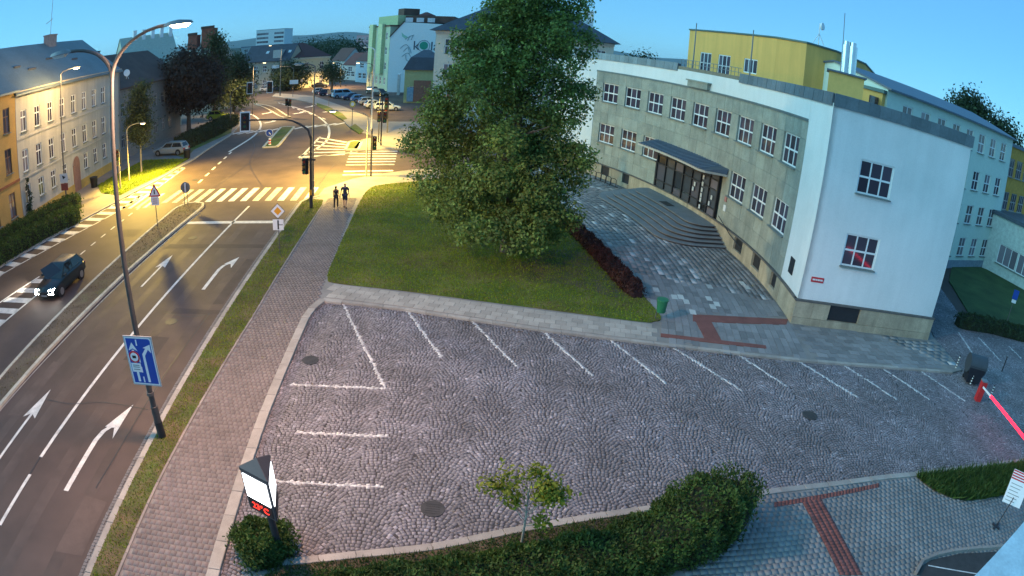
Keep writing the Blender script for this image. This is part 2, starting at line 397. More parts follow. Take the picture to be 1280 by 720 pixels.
# repairs and covers in the asphalt
PATCH = M('asphalt_patch', (.066, .048, .041), .8, .2, 1, 40, .2); PATCHL = M('asphalt_patch_pale', (.105, .074, .061), .8, .2, 1, 40, .2)
for (s0, s1, t0, t1, mt) in ((19.0, 21.2, -12.4, -10.9, PATCH), (32.2, 33.0, -16.0, -9.3, PATCH), (14.2, 18.4, -16.2, -15.5, PATCHL), (23.4, 24.0, -11.8, -9.2, PATCH), (8.5, 11.0, -10.4, -9.4, PATCHL), (34.5, 36.2, -21.4, -19.6, PATCH), (48.5, 51, -18, -15.6, PATCHL), (24.5, 30.5, -9.9, -9.35, PATCH)):
    poly('asphalt_patch', [RF(s0, t0), RF(s1, t0 + .1), RF(s1 - .1, t1), RF(s0 + .1, t1)], mt, z=.0035)
for s, t in ((22.6, -11.4), (34.2, -14.7), (50.5, -21.0)):
    p = RF(s, t); part('manhole_cover', MB().tube([(*p, .0), (*p, .007)], .32, 20), M('cast_iron', (.05, .048, .045), .6, .2, 4, 40), road)
TRACK = M('wheel_track', (.078, .054, .045), .7, .22, .5, 50, .2, c2=(.088, .061, .050), c2s=.5, c2t=.5)
for t in (-15.75, -14.15, -11.85, -10.2): strip('wheel_track', [RF(6, t), RF(20, t + .08), RF(36.8, t)], .48, TRACK, z=.0018)
# crack lines in the asphalt
for pts in ([(352, 170), (330, 190), (295, 216), (260, 240)], [(418, 205), (405, 222), (392, 240)], [(50.6, 571), (38, 592)], [(120, 610), (150, 560), (205, 470), (262, 392)], [(60, 500), (90, 505), (130, 503), (185, 512)], [(205, 390), (236, 396), (262, 392)], [(300, 160), (318, 180), (312, 205), (330, 236)], [(30, 430), (60, 404), (110, 360)]):
    strip('asphalt_seam', spline([G(*p) for p in pts], 4), .045, M('seam_tar', (.03, .03, .032), .5, .1), z=.008)

# ------------------------------------------------------------------ kerbs: one stone after another
def chamfer_mesh(name, mat, c=.06):
    mb = MB(); h = .5
    v = [(-h, -h, 0), (h, -h, 0), (h, h, 0), (-h, h, 0), (-h, -h, 1 - c), (h, -h, 1 - c), (h, h, 1 - c), (-h, h, 1 - c),
         (-h + .012, -h + c, 1), (h - .012, -h + c, 1), (h - .012, h - c, 1), (-h + .012, h - c, 1)]
    mb.add(v, [(0, 1, 5, 4), (1, 2, 6, 5), (2, 3, 7, 6), (3, 0, 4, 7), (4, 5, 9, 8), (5, 6, 10, 9), (6, 7, 11, 10), (7, 4, 8, 11), (8, 9, 10, 11)])
    return mb.mesh(name, mat)
KSTONE = chamfer_mesh('kerb_stone', KERB); KCONC = chamfer_mesh('kerb_edging', M('edging_concrete', (.27, .23, .20), .9, .15, 2, 30, .2, rnd=.15))
KZ = M('lamp_lit_kerb', (.50, .46, .36), .8, .15, 2, 40, .15, rnd=.12)  # paler, yellower kerb copy: lamp light put into its colour
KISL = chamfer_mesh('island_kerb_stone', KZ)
def resample(path, step):
    d = [0]
    for i in range(1, len(path)): d.append(d[-1] + math.hypot(path[i][0] - path[i - 1][0], path[i][1] - path[i - 1][1]))
    n = max(1, round(d[-1] / step)); q = np.linspace(0, d[-1], n + 1)
    return list(zip(np.interp(q, d, [p[0] for p in path]), np.interp(q, d, [p[1] for p in path])))
def kerb(path, me=KSTONE, width=.22, h=.13, step=1.0, z=0.0, name='kerb', pname='kerb_stone'):
    k = thing(name, None, None, (0, 0, 0), kind='structure')
    P = resample(path, step)
    for i in range(len(P) - 1):
        a, b = P[i], P[i + 1]; L = math.hypot(b[0] - a[0], b[1] - a[1])
        piece(pname, me, k, ((a[0] + b[0]) / 2, (a[1] + b[1]) / 2, z - .02), math.atan2(b[1] - a[1], b[0] - a[0]) + random.uniform(-.006, .006),
              (L - .012, width, h + .02 + random.uniform(-.004, .006)))
    return k
main_kerb = [RF(s, -8.88) for s in (2, 42.2)] + [RF(43.1, -8.5), RF(43.6, -7.8)]
kerb(main_kerb)
kerb([RF(2, -8.05), RF(12, -7.88), RF(23, -7.4), RF(41.0, -7.1)], KCONC, .09, .15, 1.0, pname='edging_stone', name='path_edging')
lot_left = [RF(8.0, -5.28), RF(16, -5.22), RF(22.6, -5.0)]
far_edge = [G(428, 377, .1), G(507, 386, .1), G(674, 411, .1), G(836, 431, .1), G(993, 449, .1), G(1144, 461, .1), G(1190, 465, .1)]
corner = spline([lot_left[-1], RF(23.9, -4.9), G(405, 374, .1), far_edge[0]], 5)
kerb(lot_left[:2] + corner, width=.34, step=1.0); kerb(far_edge, width=.2, step=1.0)
near_edge = [G(352, 703, .1), G(450, 693, .1), G(540, 684, .1), G(650, 661, .1), G(740, 646, .1), G(840, 631, .1), G(980, 612, .1), G(1100, 597, .1), G(1200, 586, .1), G(1276, 576, .1), (27, 12.7)]
kerb(near_edge, width=.24, step=.95)
med_L = [RF(8, -17.9), RF(16.7, -18.35), RF(30.7, -18.65), RF(40.8, -18.92)]
med_R = [RF(8, -17.05), RF(15.3, -16.95), RF(28.8, -16.85), RF(40.9, -16.6)]
tip = spline([med_L[-1], RF(42.1, -18.5), RF(42.4, -17.6), RF(41.9, -16.8), med_R[-1]], 5)
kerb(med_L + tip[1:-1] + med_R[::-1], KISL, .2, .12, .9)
gut = MB()
for s in np.arange(6, 42, .13):
    for t in (-9.06, -9.18):
        p = RF(s, t + random.uniform(-.008, .008)); gut.obox(p, ROAD_ANG + random.uniform(-.06, .06), .115, .105, 0, .018 + random.uniform(0, .008))
g_ = part('gutter_setts', gut, M('gutter_sett', (.16, .15, .145), .8, .2, 3, 30), road, kind='stuff')

# ------------------------------------------------------------------ raised pavements, verge, lawn, median
PZ = .12
pave_poly = [RF(2, -8.8), RF(42.2, -8.8), RF(43.3, -7.9), (-15.2, 44.2), (-13.9, 47.6), (-12.3, 49.7), (-9.4, 52.7), (-4, 57), (2, 62), (12, 68), (40, 68), (40, 52), (29.2, 36.4), (24.35, 24.9), (23.85, 21.0)] + far_edge[::-1] + corner[::-1] + lot_left[:2][::-1] + [RF(2, -5.3)]
struct('pavement', MB().prism(pave_poly, -.02, PZ - .012), CONC)
pav = [o for o in col.objects if o.name == 'pavement'][0]
verge_poly = [RF(2, -8.77), RF(41.8, -8.77), RF(42.7, -8.3), RF(42.4, -7.3), RF(41.0, -7.14), RF(23, -7.44), RF(12, -7.92), RF(2, -8.09)]
struct('grass_verge', MB().prism(verge_poly, 0, PZ + .02), M('verge_turf', (.075, .10, .025), .95, .35, .8, 14, .6, 25, c2=(.14, .105, .055), c2s=.9, c2t=.5))
lawn_poly = spline([G(411, 338, .12), G(409.5, 349, .12), G(420, 354, .12), G(500, 363, .12), G(600, 376, .12), G(700, 389, .12), G(800, 402, .12), G(817, 402, .12), G(826, 396, .12), G(800, 366, .12), G(760, 326, .12), G(728, 292, .12), G(705, 272, .12), (2.2, 43.5), (-1.5, 47.5), (-6, 49.2), G(520, 227, .12), G(480, 231, .12), G(462, 236, .12), G(450, 252, .12), G(437, 280, .12)], 3)[:-1]
struct('lawn', MB().prism(lawn_poly, .02, PZ + .03), TURF)
med_poly = med_L + tip[1:-1] + med_R[::-1]
mc = (sum(p[0] for p in med_poly) / len(med_poly), sum(p[1] for p in med_poly) / len(med_poly))
struct('median_strip', MB().prism(med_poly, 0, .10), M('median_fill', (.115, .085, .06), .95, .3, 1.0, 12, .4, c2=(.08, .085, .04), c2s=.5, c2t=.6))

soil = spline([G(640, 335, .15), G(690, 312, .15), G(748, 322, .15), G(786, 352, .15), G(770, 372, .15), G(715, 356, .15), G(660, 352, .15), G(640, 335, .15)], 3)[:-1]
struct('bare_soil', MB().prism(soil, .1, PZ + .034), M('lawn_soil', (.085, .065, .04), .95, .3, 1.5, 20, .4, c2=(.06, .08, .02), c2s=1.2, c2t=.5))
# junction islands
def island(poly_, grass, name='traffic_island'):
    struct(name, MB().prism(poly_, 0, .12), TURF if grass else CONC)
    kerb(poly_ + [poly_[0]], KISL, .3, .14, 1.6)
island([G(329, 185), G(347, 184), G(368, 159), G(352, 159)], True)
island([G(432, 188), G(448, 188), G(453, 177), G(437, 177)], True)
isl2 = spline([G(318, 130), G(340, 134), G(358, 145), G(364, 147), G(352, 147), G(335, 137), G(318, 130)], 3)[:-1]
struct('traffic_island', MB().prism(isl2, 0, .12), M('island_fill', (.12, .09, .06), .95, .3))
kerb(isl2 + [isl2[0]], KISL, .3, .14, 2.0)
# far pavement right of the curved road, with its green patches
far_p = spline([G(440, 190), G(452, 176), G(470, 172), G(447, 165), G(434, 157), G(428, 150), G(410, 139), G(395, 131), G(370, 125), G(340, 121)], 4)
far_pave = far_p + [G(345, 117), G(392, 120.5), G(430, 134), G(460, 147), G(474, 153), (-11, 86), (25, 80), (25, 76), (-6, 66), (-13, 62.3)]
struct('pavement', MB().prism(far_pave, -.02, .12), M('far_paving', (.24, .22, .20), .85, .12, .5, 10))
struct('grass_patch', MB().prism([G(437, 160), G(449, 168), G(455, 165), G(444, 156)], .0, .15), TURF)
struct('grass_patch', MB().prism([G(396, 132.4), G(412, 141), G(428, 151), G(434, 149.5), G(428, 143), G(410, 134), G(396, 129.5)], .0, .15), TURF)
# left pavement along the buildings
left_k = [RF(8, -31.5), RF(28, -29.1), RF(34, -27.85), RF(41.6, -26.45), RF(50.8, -25.3), RF(60, -25.1), RF(66, -25.6), G(289, 169), G(300, 157), G(297, 146), G(288, 139)]
left_poly = left_k + [(-62, 104), (-85, 104), (-85, 10), RF(8, -40)]
struct('pavement', MB().prism(left_poly, -.02, .11), M('left_paving', (.21, .185, .17), .85, .14, .6, 12))
kerb(left_k, KSTONE, .2, .13, 1.3)
gp = [G(122, 234), G(150, 217), G(180, 202), G(236, 200), G(205, 219), G(150, 246), G(127, 243)]
struct('grass_patch', MB().prism(gp, .0, .15), TURF)
hp = [G(207, 192), G(240, 174), G(284, 150), G(291, 152), G(289, 167), G(243, 188), G(232, 199)]
struct('grass_patch', MB().prism(hp, .0, .14), TURF)

# walkway pavers (small: one part of the pavement)
def box_field(C_, A_, LX, LY, Z0, Z1, tone, name, mat, chamf=.12):
    """many small chamfered blocks: centres (n,2), angles, sizes, top heights"""
    n = len(C_); ca, sa = np.cos(A_), np.sin(A_)
    def ring(k, z):
        out = []
        for x, y in ((-.5, -.5), (.5, -.5), (.5, .5), (-.5, .5)):
            X = x * LX * k; Y = y * LY * k
            out.append(np.stack([C_[:, 0] + X * ca - Y * sa, C_[:, 1] + X * sa + Y * ca, z], 1))
        return out
    V = np.stack(ring(1.0, Z0) + ring(1 - chamf, Z1), 1).reshape(-1, 3)
    base = np.array([(4, 5, 6, 7), (0, 1, 5, 4), (1, 2, 6, 5), (2, 3, 7, 6), (3, 0, 4, 7)])
    F = (base[None] + (np.arange(n) * 8)[:, None, None]).reshape(-1, 4)
    return np_mesh(name, V, F, mat, np.repeat(tone, 5))
Cw = []; 
for i, s in enumerate(np.arange(4.0, 43, .205)):
    tl = np.interp(s, [2, 12, 23, 41], [-8.0, -7.83, -7.35, -7.05]); trr = np.interp(s, [2, 16, 22.5, 24.5, 26.7, 34, 44], [-5.3, -5.26, -5.05, -4.6, -4.75, -4.75, -4.9])
    for t in np.arange(tl + .1 + (i % 2) * .09, trr, .178): Cw.append(RF(s, t))
Cw = np.array(Cw); n = len(Cw)
wm = box_field(Cw, np.full(n, ROAD_ANG), np.full(n, .198), np.full(n, .171), np.full(n, PZ - .03), PZ + rng.uniform(-.002, .004, n), rng.uniform(.86, 1.14, n), 'walkway_pavers', PAVER, .08)
tag(link('walkway_pavers', wm, pav), kind='stuff')

# cream paver band between lawn and parking kerb
def band(path_a, path_b, nrow, step, me, parent, name, z=PZ):
    A = resample(path_a, step); m = len(A) - 1
    d = [i / m for i in range(m + 1)]; B = resample(path_b, step); db = np.linspace(0, 1, len(B))
    Bx = np.interp(d, db, [p[0] for p in B]); By = np.interp(d, db, [p[1] for p in B])
    for i in range(m):
        for r in range(nrow):
            f = (r + .5) / nrow; o = .5 if r % 2 else 0; j = i + o
            if j + 1 > m + .01: continue
            def at(q, f):
                k = min(int(q), m - 1); w_ = q - k
                ax = A[k][0] * (1 - w_) + A[k + 1][0] * w_; ay = A[k][1] * (1 - w_) + A[k + 1][1] * w_
                bx = Bx[k] * (1 - w_) + Bx[k + 1] * w_; by = By[k] * (1 - w_) + By[k + 1] * w_
                return ax * (1 - f) + bx * f, ay * (1 - f) + by * f
            c = at(j + .5, f); a0 = at(j, f); a1 = at(j + 1, f); q0 = at(j + .5, f - .5 / nrow); q1 = at(j + .5, f + .5 / nrow)
            piece(name, me, parent, (c[0], c[1], z - .045), math.atan2(a1[1] - a0[1], a1[0] - a0[0]),
                  (math.hypot(a1[0] - a0[0], a1[1] - a0[1]) - .016, math.hypot(q1[0] - q0[0], q1[1] - q0[1]) - .012, .05 + random.uniform(-.003, .004)))
CPAV = chamfer_mesh('paver', CREAMP, .03)
ka = [(p[0], p[1] + .14) for p in [G(408, 373.5, .1), G(430, 376, .1), G(507, 385.5, .1), G(674, 410.5, .1), G(822, 429, .1)]]
kb = [G(411, 353, .12), G(425, 356, .12), G(500, 365, .12), G(600, 378, .12), G(700, 391, .12), G(822, 406, .12)]
band(ka, kb, 4, .46, CPAV, pav, 'paver')

# forecourt slabs laid in courses along the facade
fore = [G(826, 400, .12), G(803, 364, .12), G(765, 325, .12), G(732, 290, .12), G(708, 271, .12), (3.5, 44), (-1, 48.5), (2, 60), PO(39, AR - .12)] + [PO(a_, AR - .12) for a_ in range(36, -7, -3)] + [PO(-6.2, AR - .1), (24.1, 24.2), (23.7, 21.4), G(1144, 459, .12), G(993, 447, .12), G(836, 429, .12), G(824, 428, .12)]
redz = [[G(866, 393, .12), G(985, 399, .12), G(983, 406, .12), G(866, 402, .12)], [G(866, 394, .12), G(889, 402, .12), G(903, 428, .12), G(881, 424, .12)], [G(826, 417, .12), G(957, 432, .12), G(958, 436, .12), G(826, 421, .12)]]
for i, rz_ in enumerate(redz):
    struct('red_paving_band', MB().prism(rz_, .05, PZ + .012 + .004 * i), REDP)
SL = chamfer_mesh('paving_slab', SLAB, .012)
slabs = []
row = 0; r = AR - .35
while r > 34.0:
    phi = 41 + (row % 3) * .21
    while phi > -13:
        L = random.choice([.55, .7, .85]); dphi = math.degrees(L / r); c = PO(phi - dphi / 2, r)
        if inside(c, fore) and not any(inside(c, z_) for z_ in redz): slabs.append((c[0], c[1], R_(phi - dphi / 2) + math.pi / 2, L, .335))
        phi -= dphi
    r -= .35; row += 1
for x in np.arange(14.2, 24.2, .62):     # strip in front of the end wall
    for j, y in enumerate(np.arange(20.9, 25.6, .40)):
        c = (x + (j % 2) * .31, y)
        if inside(c, fore) and c[1] < 25.4 - (c[0] - 14.3) * .13 and math.hypot(c[0] - AC[0], c[1] - AC[1]) > AR - .1: slabs.append((c[0], c[1], -.12, .6, .385))
slabs.sort(key=lambda q: q[0] ** 2 + q[1] ** 2)
for (x, y, a_, L, Wd) in slabs[:300]:
    o = piece('paving_slab', SL, pav, (x, y, PZ - .045), a_, (L - .014, Wd - .012, .05 + random.uniform(-.004, .005)))
ps = np.array(slabs[300:]); n = len(ps)
tn = rng.uniform(.72, 1.2, n); tn[rng.random(n) < .07] *= 2.0
tag(link('paving_slabs', box_field(ps[:, :2], ps[:, 2], ps[:, 3] - .014, ps[:, 4] - .012, np.full(n, PZ - .03), PZ + rng.uniform(-.003, .005, n), tn, 'paving_slabs', SLABS, .012), pav), kind='stuff')
# a few pale replacement slabs
PALE = chamfer_mesh('paving_slab', M('pale_slab', (.50, .50, .46), .7, .1, rnd=.15), .03)
for px, py in ((886, 373), (858, 377), (843, 371), (851, 371), (866, 390), (891, 383), (896, 380), (928, 354), (934, 359), (887, 358), (820, 362)):
    c = G(px, py, .13); a_ = math.atan2(c[1] - AC[1], c[0] - AC[0]) + math.pi / 2
    piece('paving_slab', PALE, pav, (c[0], c[1], PZ - .036), a_, (.56, .31, .05))

# ------------------------------------------------------------------ cobbled parking lot in segmental arcs
lot_poly = lot_left[:1] + [lot_left[1]] + corner + far_edge[1:] + [(24.0, 21.0), (24.5, 24.9), (29.4, 36.5), (33.4, 36.8), (30.3, 28.8), (36, 25.9), (46, 24.8), (46, 12.0)] + near_edge[::-1]
lot = struct('parking_lot', MB().prism(lot_poly, -.02, .014), JOINT)
cw, span = 1.56, R_(42); rho = cw / 2 / math.sin(span)
cs, an = [], []
for ci, xc in enumerate(np.arange(-9.5, 44, cw)):
    for y in np.arange(7.0 + (ci % 2) * .07, 38.5 if xc > 22 else 25.5, .128):
        m = 13; th = -span + ((np.arange(m) + .5 + rng.uniform(-.1, .1, m) + rng.random()) % m) * (2 * span / m)
        cs.append(np.stack([xc + rho * np.sin(th), y + rho * (np.cos(th) - math.cos(span))], 1)); an.append(-th)
cs = np.concatenate(cs); an = np.concatenate(an)
# shallow wandering so the courses are not ruler-made
cs[:, 0] += .05 * np.sin(cs[:, 1] * 1.3 + .6) + rng.normal(0, .006, len(cs)); cs[:, 1] += .06 * np.sin(cs[:, 0] * .9) + rng.normal(0, .006, len(cs))
def in_lot(C_): 
    k = np_inside(C_[:, 0], C_[:, 1], lot_poly); return k
keep = in_lot(cs); cs, an = cs[keep], an[keep]
n = len(cs); lx = np.full(n, .118) + rng.uniform(-.014, .006, n); ly = np.full(n, .108) + rng.uniform(-.012, .006, n)
zt = .027 + rng.uniform(-.002, .003, n); tn = rng.uniform(.76, 1.24, n); tn[rng.random(n) < .05] *= 1.5
an = an + rng.normal(0, .03, n)
def seg_dist(C_, a, b):
    a = np.array(a); b = np.array(b); d = b - a; t = np.clip(((C_ - a) @ d) / (d @ d), 0, 1); return np.hypot(*(C_ - (a + t[:, None] * d)).T)
plines = [((427, 376), (482, 486)), ((507, 385), (551, 446)), ((591, 403), (644, 457)), ((674, 411), (740, 469)), ((757, 421), (833, 480)), ((836, 431), (927, 489)), ((919, 441), (984, 484)), ((993, 449), (1071, 497)), ((1042, 449), (1121, 500)), ((1092, 454), (1162, 500)), ((1144, 460), (1206, 502)),
          ((366, 481), (482, 486)), ((372, 541), (482, 546)), ((347, 602), (477, 609)), ((1198, 416), (1222, 452)), ((1224, 423), (1250, 451)), ((1261, 433), (1276, 448))]
painted = np.zeros(n, bool)
for a, b in plines:
    hit = (seg_dist(cs, G(*a), G(*b)) < .062) & ~painted & (rng.random(n) < .95); painted |= hit
    ix = np.where(hit)[0]
    if len(ix) < 3: continue
    ga, gb = np.array(G(*a)), np.array(G(*b)); nd = gb - ga; ns = max(2, int(np.hypot(*nd) / .3)); mids = ga + nd * ((np.arange(ns) + .5) / ns)[:, None]   # paint run into the joints
    CC = np.concatenate([cs[ix], mids]); AA = np.concatenate([an[ix], np.full(ns, math.atan2(nd[1], nd[0]))])
    LXX = np.concatenate([lx[ix], np.full(ns, np.hypot(*nd) / ns)]); LYY = np.concatenate([ly[ix], np.full(ns, .075)]); ZZ = np.concatenate([zt[ix] + .002, rng.uniform(.024, .028, ns)])
    link('parking_line', box_field(CC, AA, LXX, LYY, np.full(len(CC), .01), ZZ, rng.uniform(.72, 1.05, len(CC)), 'parking_line', SETTW, .1), lot)
ix = np.where(~painted)[0]
tag(link('cobblestones', box_field(cs[ix], an[ix], lx[ix], ly[ix], np.full(len(ix), .01), zt[ix], tn[ix], 'cobblestones', SETT, .13), lot), kind='stuff')
IRON = M('cast_iron', (.05, .048, .045), .6, .2, 4, 40)
for px, py in ((1012, 520), (541, 637), (388, 451)):
    c = G(px, py); mb = MB(); mb.tube([(c[0], c[1], .02), (c[0], c[1], .046)], .33, 20)
    mc_ = part('manhole_cover', mb, IRON, lot)
    mb = MB()
    for k in range(5): mb.box(c[0] - .2, c[0] + .2, c[1] - .2 + k * .09, c[1] - .16 + k * .09, .046, .052)
    part('rib', mb, IRON, mc_)


# ================================================================== buildings
UB = MB().box(-.5, .5, -.5, .5, 0, 1)
_box = {}
def unit_box(mat, name='panel'):
    k = (mat.name, name)
    if k not in _box: _box[k] = UB.mesh(name, mat)
    return _box[k]
_win = {}
def win_mesh(wd, ht, cols, rows, fr, fmat, pmat, fw=.085, dp=.07):
    k = (round(wd, 2), round(ht, 2), tuple(cols), tuple(rows), fmat.name, pmat.name, fw)
    if k in _win: return _win[k]
    mb = MB(); cx = [c * wd for c in cols]; rz = [r * ht for r in rows]
    for i, x in enumerate(cx):
        ww = fw if i in (0, len(cx) - 1) else fw * .9; xx = min(max(x, ww / 2), wd - ww / 2); mb.box(xx - ww / 2, xx + ww / 2, 0, dp, 0, ht)
    for i, z in enumerate(rz):
        ww = fw if i in (0, len(rz) - 1) else fw * 1.15; zz = min(max(z, ww / 2), ht - ww / 2)
        for a, b in zip(cx[:-1], cx[1:]): mb.box(a + fw * .45, b - fw * .45, .002, dp - .002, zz - ww / 2, zz + ww / 2)
    fm_ = mb.mesh('window', fmat); panes = []
    for a, b in zip(cx[:-1], cx[1:]):
        for c, d in zip(rz[:-1], rz[1:]):
            pm = MB().box(a + .02, b - .02, dp * .45, dp * .75, c + .02, d - .02).mesh('pane', pmat); panes.append(pm)
    sm = MB().box(-.06, wd + .06, -.20, .02, -.06, 0).mesh('sill', M('stone_sill', (.20, .22, .20), .8, .1))
    _win[k] = (fm_, panes, sm); return _win[k]
def window(parent, P, z, ang, wd, ht, cols, rows, depth=.12, fmat=None, pmat=None, sill=True, fw=.085, panes=True, name='window'):
    f, ps_, sm = win_mesh(wd, ht, cols, rows, 0, fmat or WHITE, pmat or GLASS, fw)
    inx, iny = -math.sin(ang), math.cos(ang)
    o = piece(name, f, parent, (P[0] + inx * depth, P[1] + iny * depth, z), ang)
    if panes:
        for pm in ps_: q = link('pane', pm, o)
    if sill: q = link('sill', sm, o); q.location = (0, -depth + .04, 0)
    return o
def facade(mb, A, B, z0, z1, ops, depth=.2, m=0):
    """wall skin from A to B (left to right seen from outside) with openings and reveals"""
    L = math.hypot(B[0] - A[0], B[1] - A[1]); dx, dy = (B[0] - A[0]) / L, (B[1] - A[1]) / L; ix, iy = -dy, dx
    def P(s, z, d=0): return (A[0] + dx * s + ix * d, A[1] + dy * s + iy * d, z)
    xs = sorted({0, L, *[o[0] for o in ops], *[o[1] for o in ops]}); zs = sorted({z0, z1, *[o[2] for o in ops], *[o[3] for o in ops]})
    for a, b in zip(xs[:-1], xs[1:]):
        if b - a < 1e-4: continue
        run = None
        for c, d in zip(zs[:-1], zs[1:]):
            if d - c < 1e-4: continue
            hole = any(o[0] <= a + 1e-4 and b <= o[1] + 1e-4 and o[2] <= c + 1e-4 and d <= o[3] + 1e-4 for o in ops)
            if not hole: mb.quad(P(a, c), P(b, c), P(b, d), P(a, d), m)
    for o in ops:
        a, b, c, d = o[:4]
        mb.quad(P(a, c), P(a, d), P(a, d, depth), P(a, c, depth), m); mb.quad(P(b, d), P(b, c), P(b, c, depth), P(b, d, depth), m)
        mb.quad(P(a, d), P(b, d), P(b, d, depth), P(a, d, depth), m); mb.quad(P(b, c), P(a, c), P(a, c, depth), P(b, c, depth), m)
        mb.quad(P(a, c, depth), P(b, c, depth), P(b, d, depth), P(a, d, depth), m)
    return P, math.atan2(dy, dx)

# ------------------------------------------------------------------ the school on the concave arc
school = thing('school_building', 'long pale school with concave stone-clad front, flat roof and glazed entrance', 'building', (14.27, 25.57, 0))
PH0, PH1 = -6.1, 42.0; OUT = AR + 9.2
def ring(mb, ph_a, ph_b, r0, r1, z0, z1, step=1.0, m=0):
    n = max(2, int(abs(ph_b - ph_a) / step)); ph = np.linspace(ph_a, ph_b, n + 1)
    inn = [PO(p, r0) for p in ph]; ou = [PO(p, r1) for p in ph]
    for i in range(n):
        a, b, c, d = inn[i], inn[i + 1], ou[i + 1], ou[i]
        mb.quad((*b, z0), (*a, z0), (*a, z1), (*b, z1), m); mb.quad((*d, z0), (*c, z0), (*c, z1), (*d, z1), m)
        mb.quad((*a, z1), (*d, z1), (*c, z1), (*b, z1), m); mb.quad((*a, z0), (*b, z0), (*c, z0), (*d, z0), m)
    for (p, q), fl in (((inn[0], ou[0]), 0), ((inn[-1], ou[-1]), 1)):
        f = [(*p, z0), (*q, z0), (*q, z1), (*p, z1)]; mb.quad(*(f if not fl else f[::-1]), m)
    return mb
WC = [32.2 - 4.02 * k for k in range(9)]         # window axes
HW = math.degrees(1.09 / AR)
core = MB(); ring(core, PH0 + .6, PH1, AR + .24, OUT - .05, 0.4, 11.2)
part('core_wall', core, M('reveal_stone', (.25, .255, .215), .85, .1, 1, 20), school)
wl = MB(); ring(wl, -2.4, PH1, AR, AR + .3, 10.06, 11.35); ring(wl, PH0, -2.42, AR, AR + .3, 1.45, 11.35); ring(wl, 34.8, PH1, AR, AR + .3, 1.45, 10.055)
eA, eB = PO(PH0, AR), PO(PH0, OUT)
ew_ops = [(2.0, 4.1, 7.28, 8.99), (2.0, 4.1, 3.5, 5.19)]
Pf, eang = facade(wl, eA, eB, 1.45, 11.35, ew_ops, .16)
part('wall', wl, STUCCO, school)
for s0, s1, a_, b_ in ew_ops: window(school, Pf(s0, 0)[:2], a_, eang, s1 - s0, b_ - a_, (0, 1 / 3, 2 / 3, 1), (0, .5, 1), .06, pmat=GLASS)
# stone cladding panels, one slab at a time
CP = unit_box(CLAD, 'cladding_panel')
def clad(pa, pb, z0, z1, rr=AR, me=CP, dep=.24, nm='cladding_panel', gap=.012):
    pm = (pa + pb) / 2; c = PO(pm, rr + dep / 2 - random.uniform(0, .012)); ww = abs(pa - pb) * math.pi / 180 * rr
    piece(nm, me, school, (c[0], c[1], z0 + gap / 2), R_(pm) - math.pi / 2, (ww - gap, dep, z1 - z0 - gap))
piers = [34.75] + [c for k in WC for c in (k + HW, k - HW)] + [-2.42]
zc = [1.45, 3.45, 5.2, 6.25, 7.28, 9.03, 10.05]
for i in range(0, len(piers), 2):                # piers between the windows
    a_, b_ = piers[i], piers[i + 1]
    if (a_ - b_) * .8 > 1.6:
        h_ = (a_ + b_) / 2; cols_ = [(a_, h_), (h_, b_)]
    else: cols_ = [(a_, b_)]
    for (p, q) in cols_:
        for z0, z1 in ((1.45, 2.45), (2.45, 3.45), (3.45, 5.2), (5.2, 6.25), (6.25, 7.28), (7.28, 9.03), (9.03, 10.05)):
            if 10.9 < (p + q) / 2 < 22.8 and z1 <= 5.21: continue
            clad(p, q, z0, z1)
for k, c in enumerate(WC):
    for (p, q) in ((c + HW, c), (c, c - HW)):
        for z0, z1 in ((1.45, 2.45), (2.45, 3.45), (5.2, 6.25), (6.25, 7.28), (9.03, 10.05)):
            if k in (3, 4, 5) and z1 <= 5.21: continue
            if k == 2 and z1 < 3.46 and q < 22.6: pass
            clad(p, q, z0, z1)
    P = PO(c + HW, AR); a_ = R_(c) - math.pi / 2
    window(school, P, 7.28, a_, 2.18, 1.75, (0, 1 / 3, 2 / 3, 1), (0, .5, 1), .13)
    if k not in (3, 4, 5): window(school, P, 3.45, a_, 2.18, 1.75, (0, 1 / 3, 2 / 3, 1), (0, .5, 1), .13)
mb = MB(); ring(mb, -2.35, 34.8, AR - .07, AR + .05, 10.02, 10.16); part('cornice', mb, M('cornice_metal', (.16, .20, .20), .5, .1, metal=.4), school)
mb = MB(); ring(mb, 14.9, 18.4, AR - .28, AR, 10.17, 10.62); ring(mb, 14.7, 18.6, AR - .36, AR, 10.62, 10.72); part('emblem_block', mb, CLAD, school)
# plinth of sandstone blocks, with cellar windows
PB = unit_box(PLIN, 'plinth_block')
vents = [31.6, 27.9, 5.9, 2.2, -1.2]
ph = PH1; k = 0
while ph > PH0 + .2:
    nx = max(ph - 1.95, PH0)
    if nx - PH0 < .6: nx = PH0
    if not (24.0 > ph and nx > 9.5 and False):
        v = [c for c in vents if nx < c < ph]
        if v:
            clad(ph, v[0] + .82, .12, 1.36, AR - .1, PB, .34, 'plinth_block'); clad(v[0] - .82, nx, .12, 1.36, AR - .1, PB, .34, 'plinth_block') if v[0] - .82 > nx else None
            clad(v[0] + .8, max(v[0] - .8, nx), .12, .5, AR - .1, PB, .34, 'plinth_block')
            c = PO(v[0], AR + .1); piece('cellar_window', unit_box(DARKM, 'cellar_window'), school, (c[0], c[1], .5), R_(v[0]) - math.pi / 2, (1.28, .1, .86))
        else: clad(ph, nx, .12, 1.36, AR - .1, PB, .34, 'plinth_block')
    ph = nx
ed = (math.cos(R_(PH0)), math.sin(R_(PH0))); en = (ed[1], -ed[0])
def eblock(s0, s1, z0, z1, mat, nm, dep=.12):
    c = (eA[0] + ed[0] * (s0 + s1) / 2 + en[0] * (dep / 2 - .08), eA[1] + ed[1] * (s0 + s1) / 2 + en[1] * (dep / 2 - .08))
    return piece(nm, unit_box(mat, nm), school, (c[0], c[1], z0), eang, (s1 - s0 - .012, dep + .16, z1 - z0 - .012))
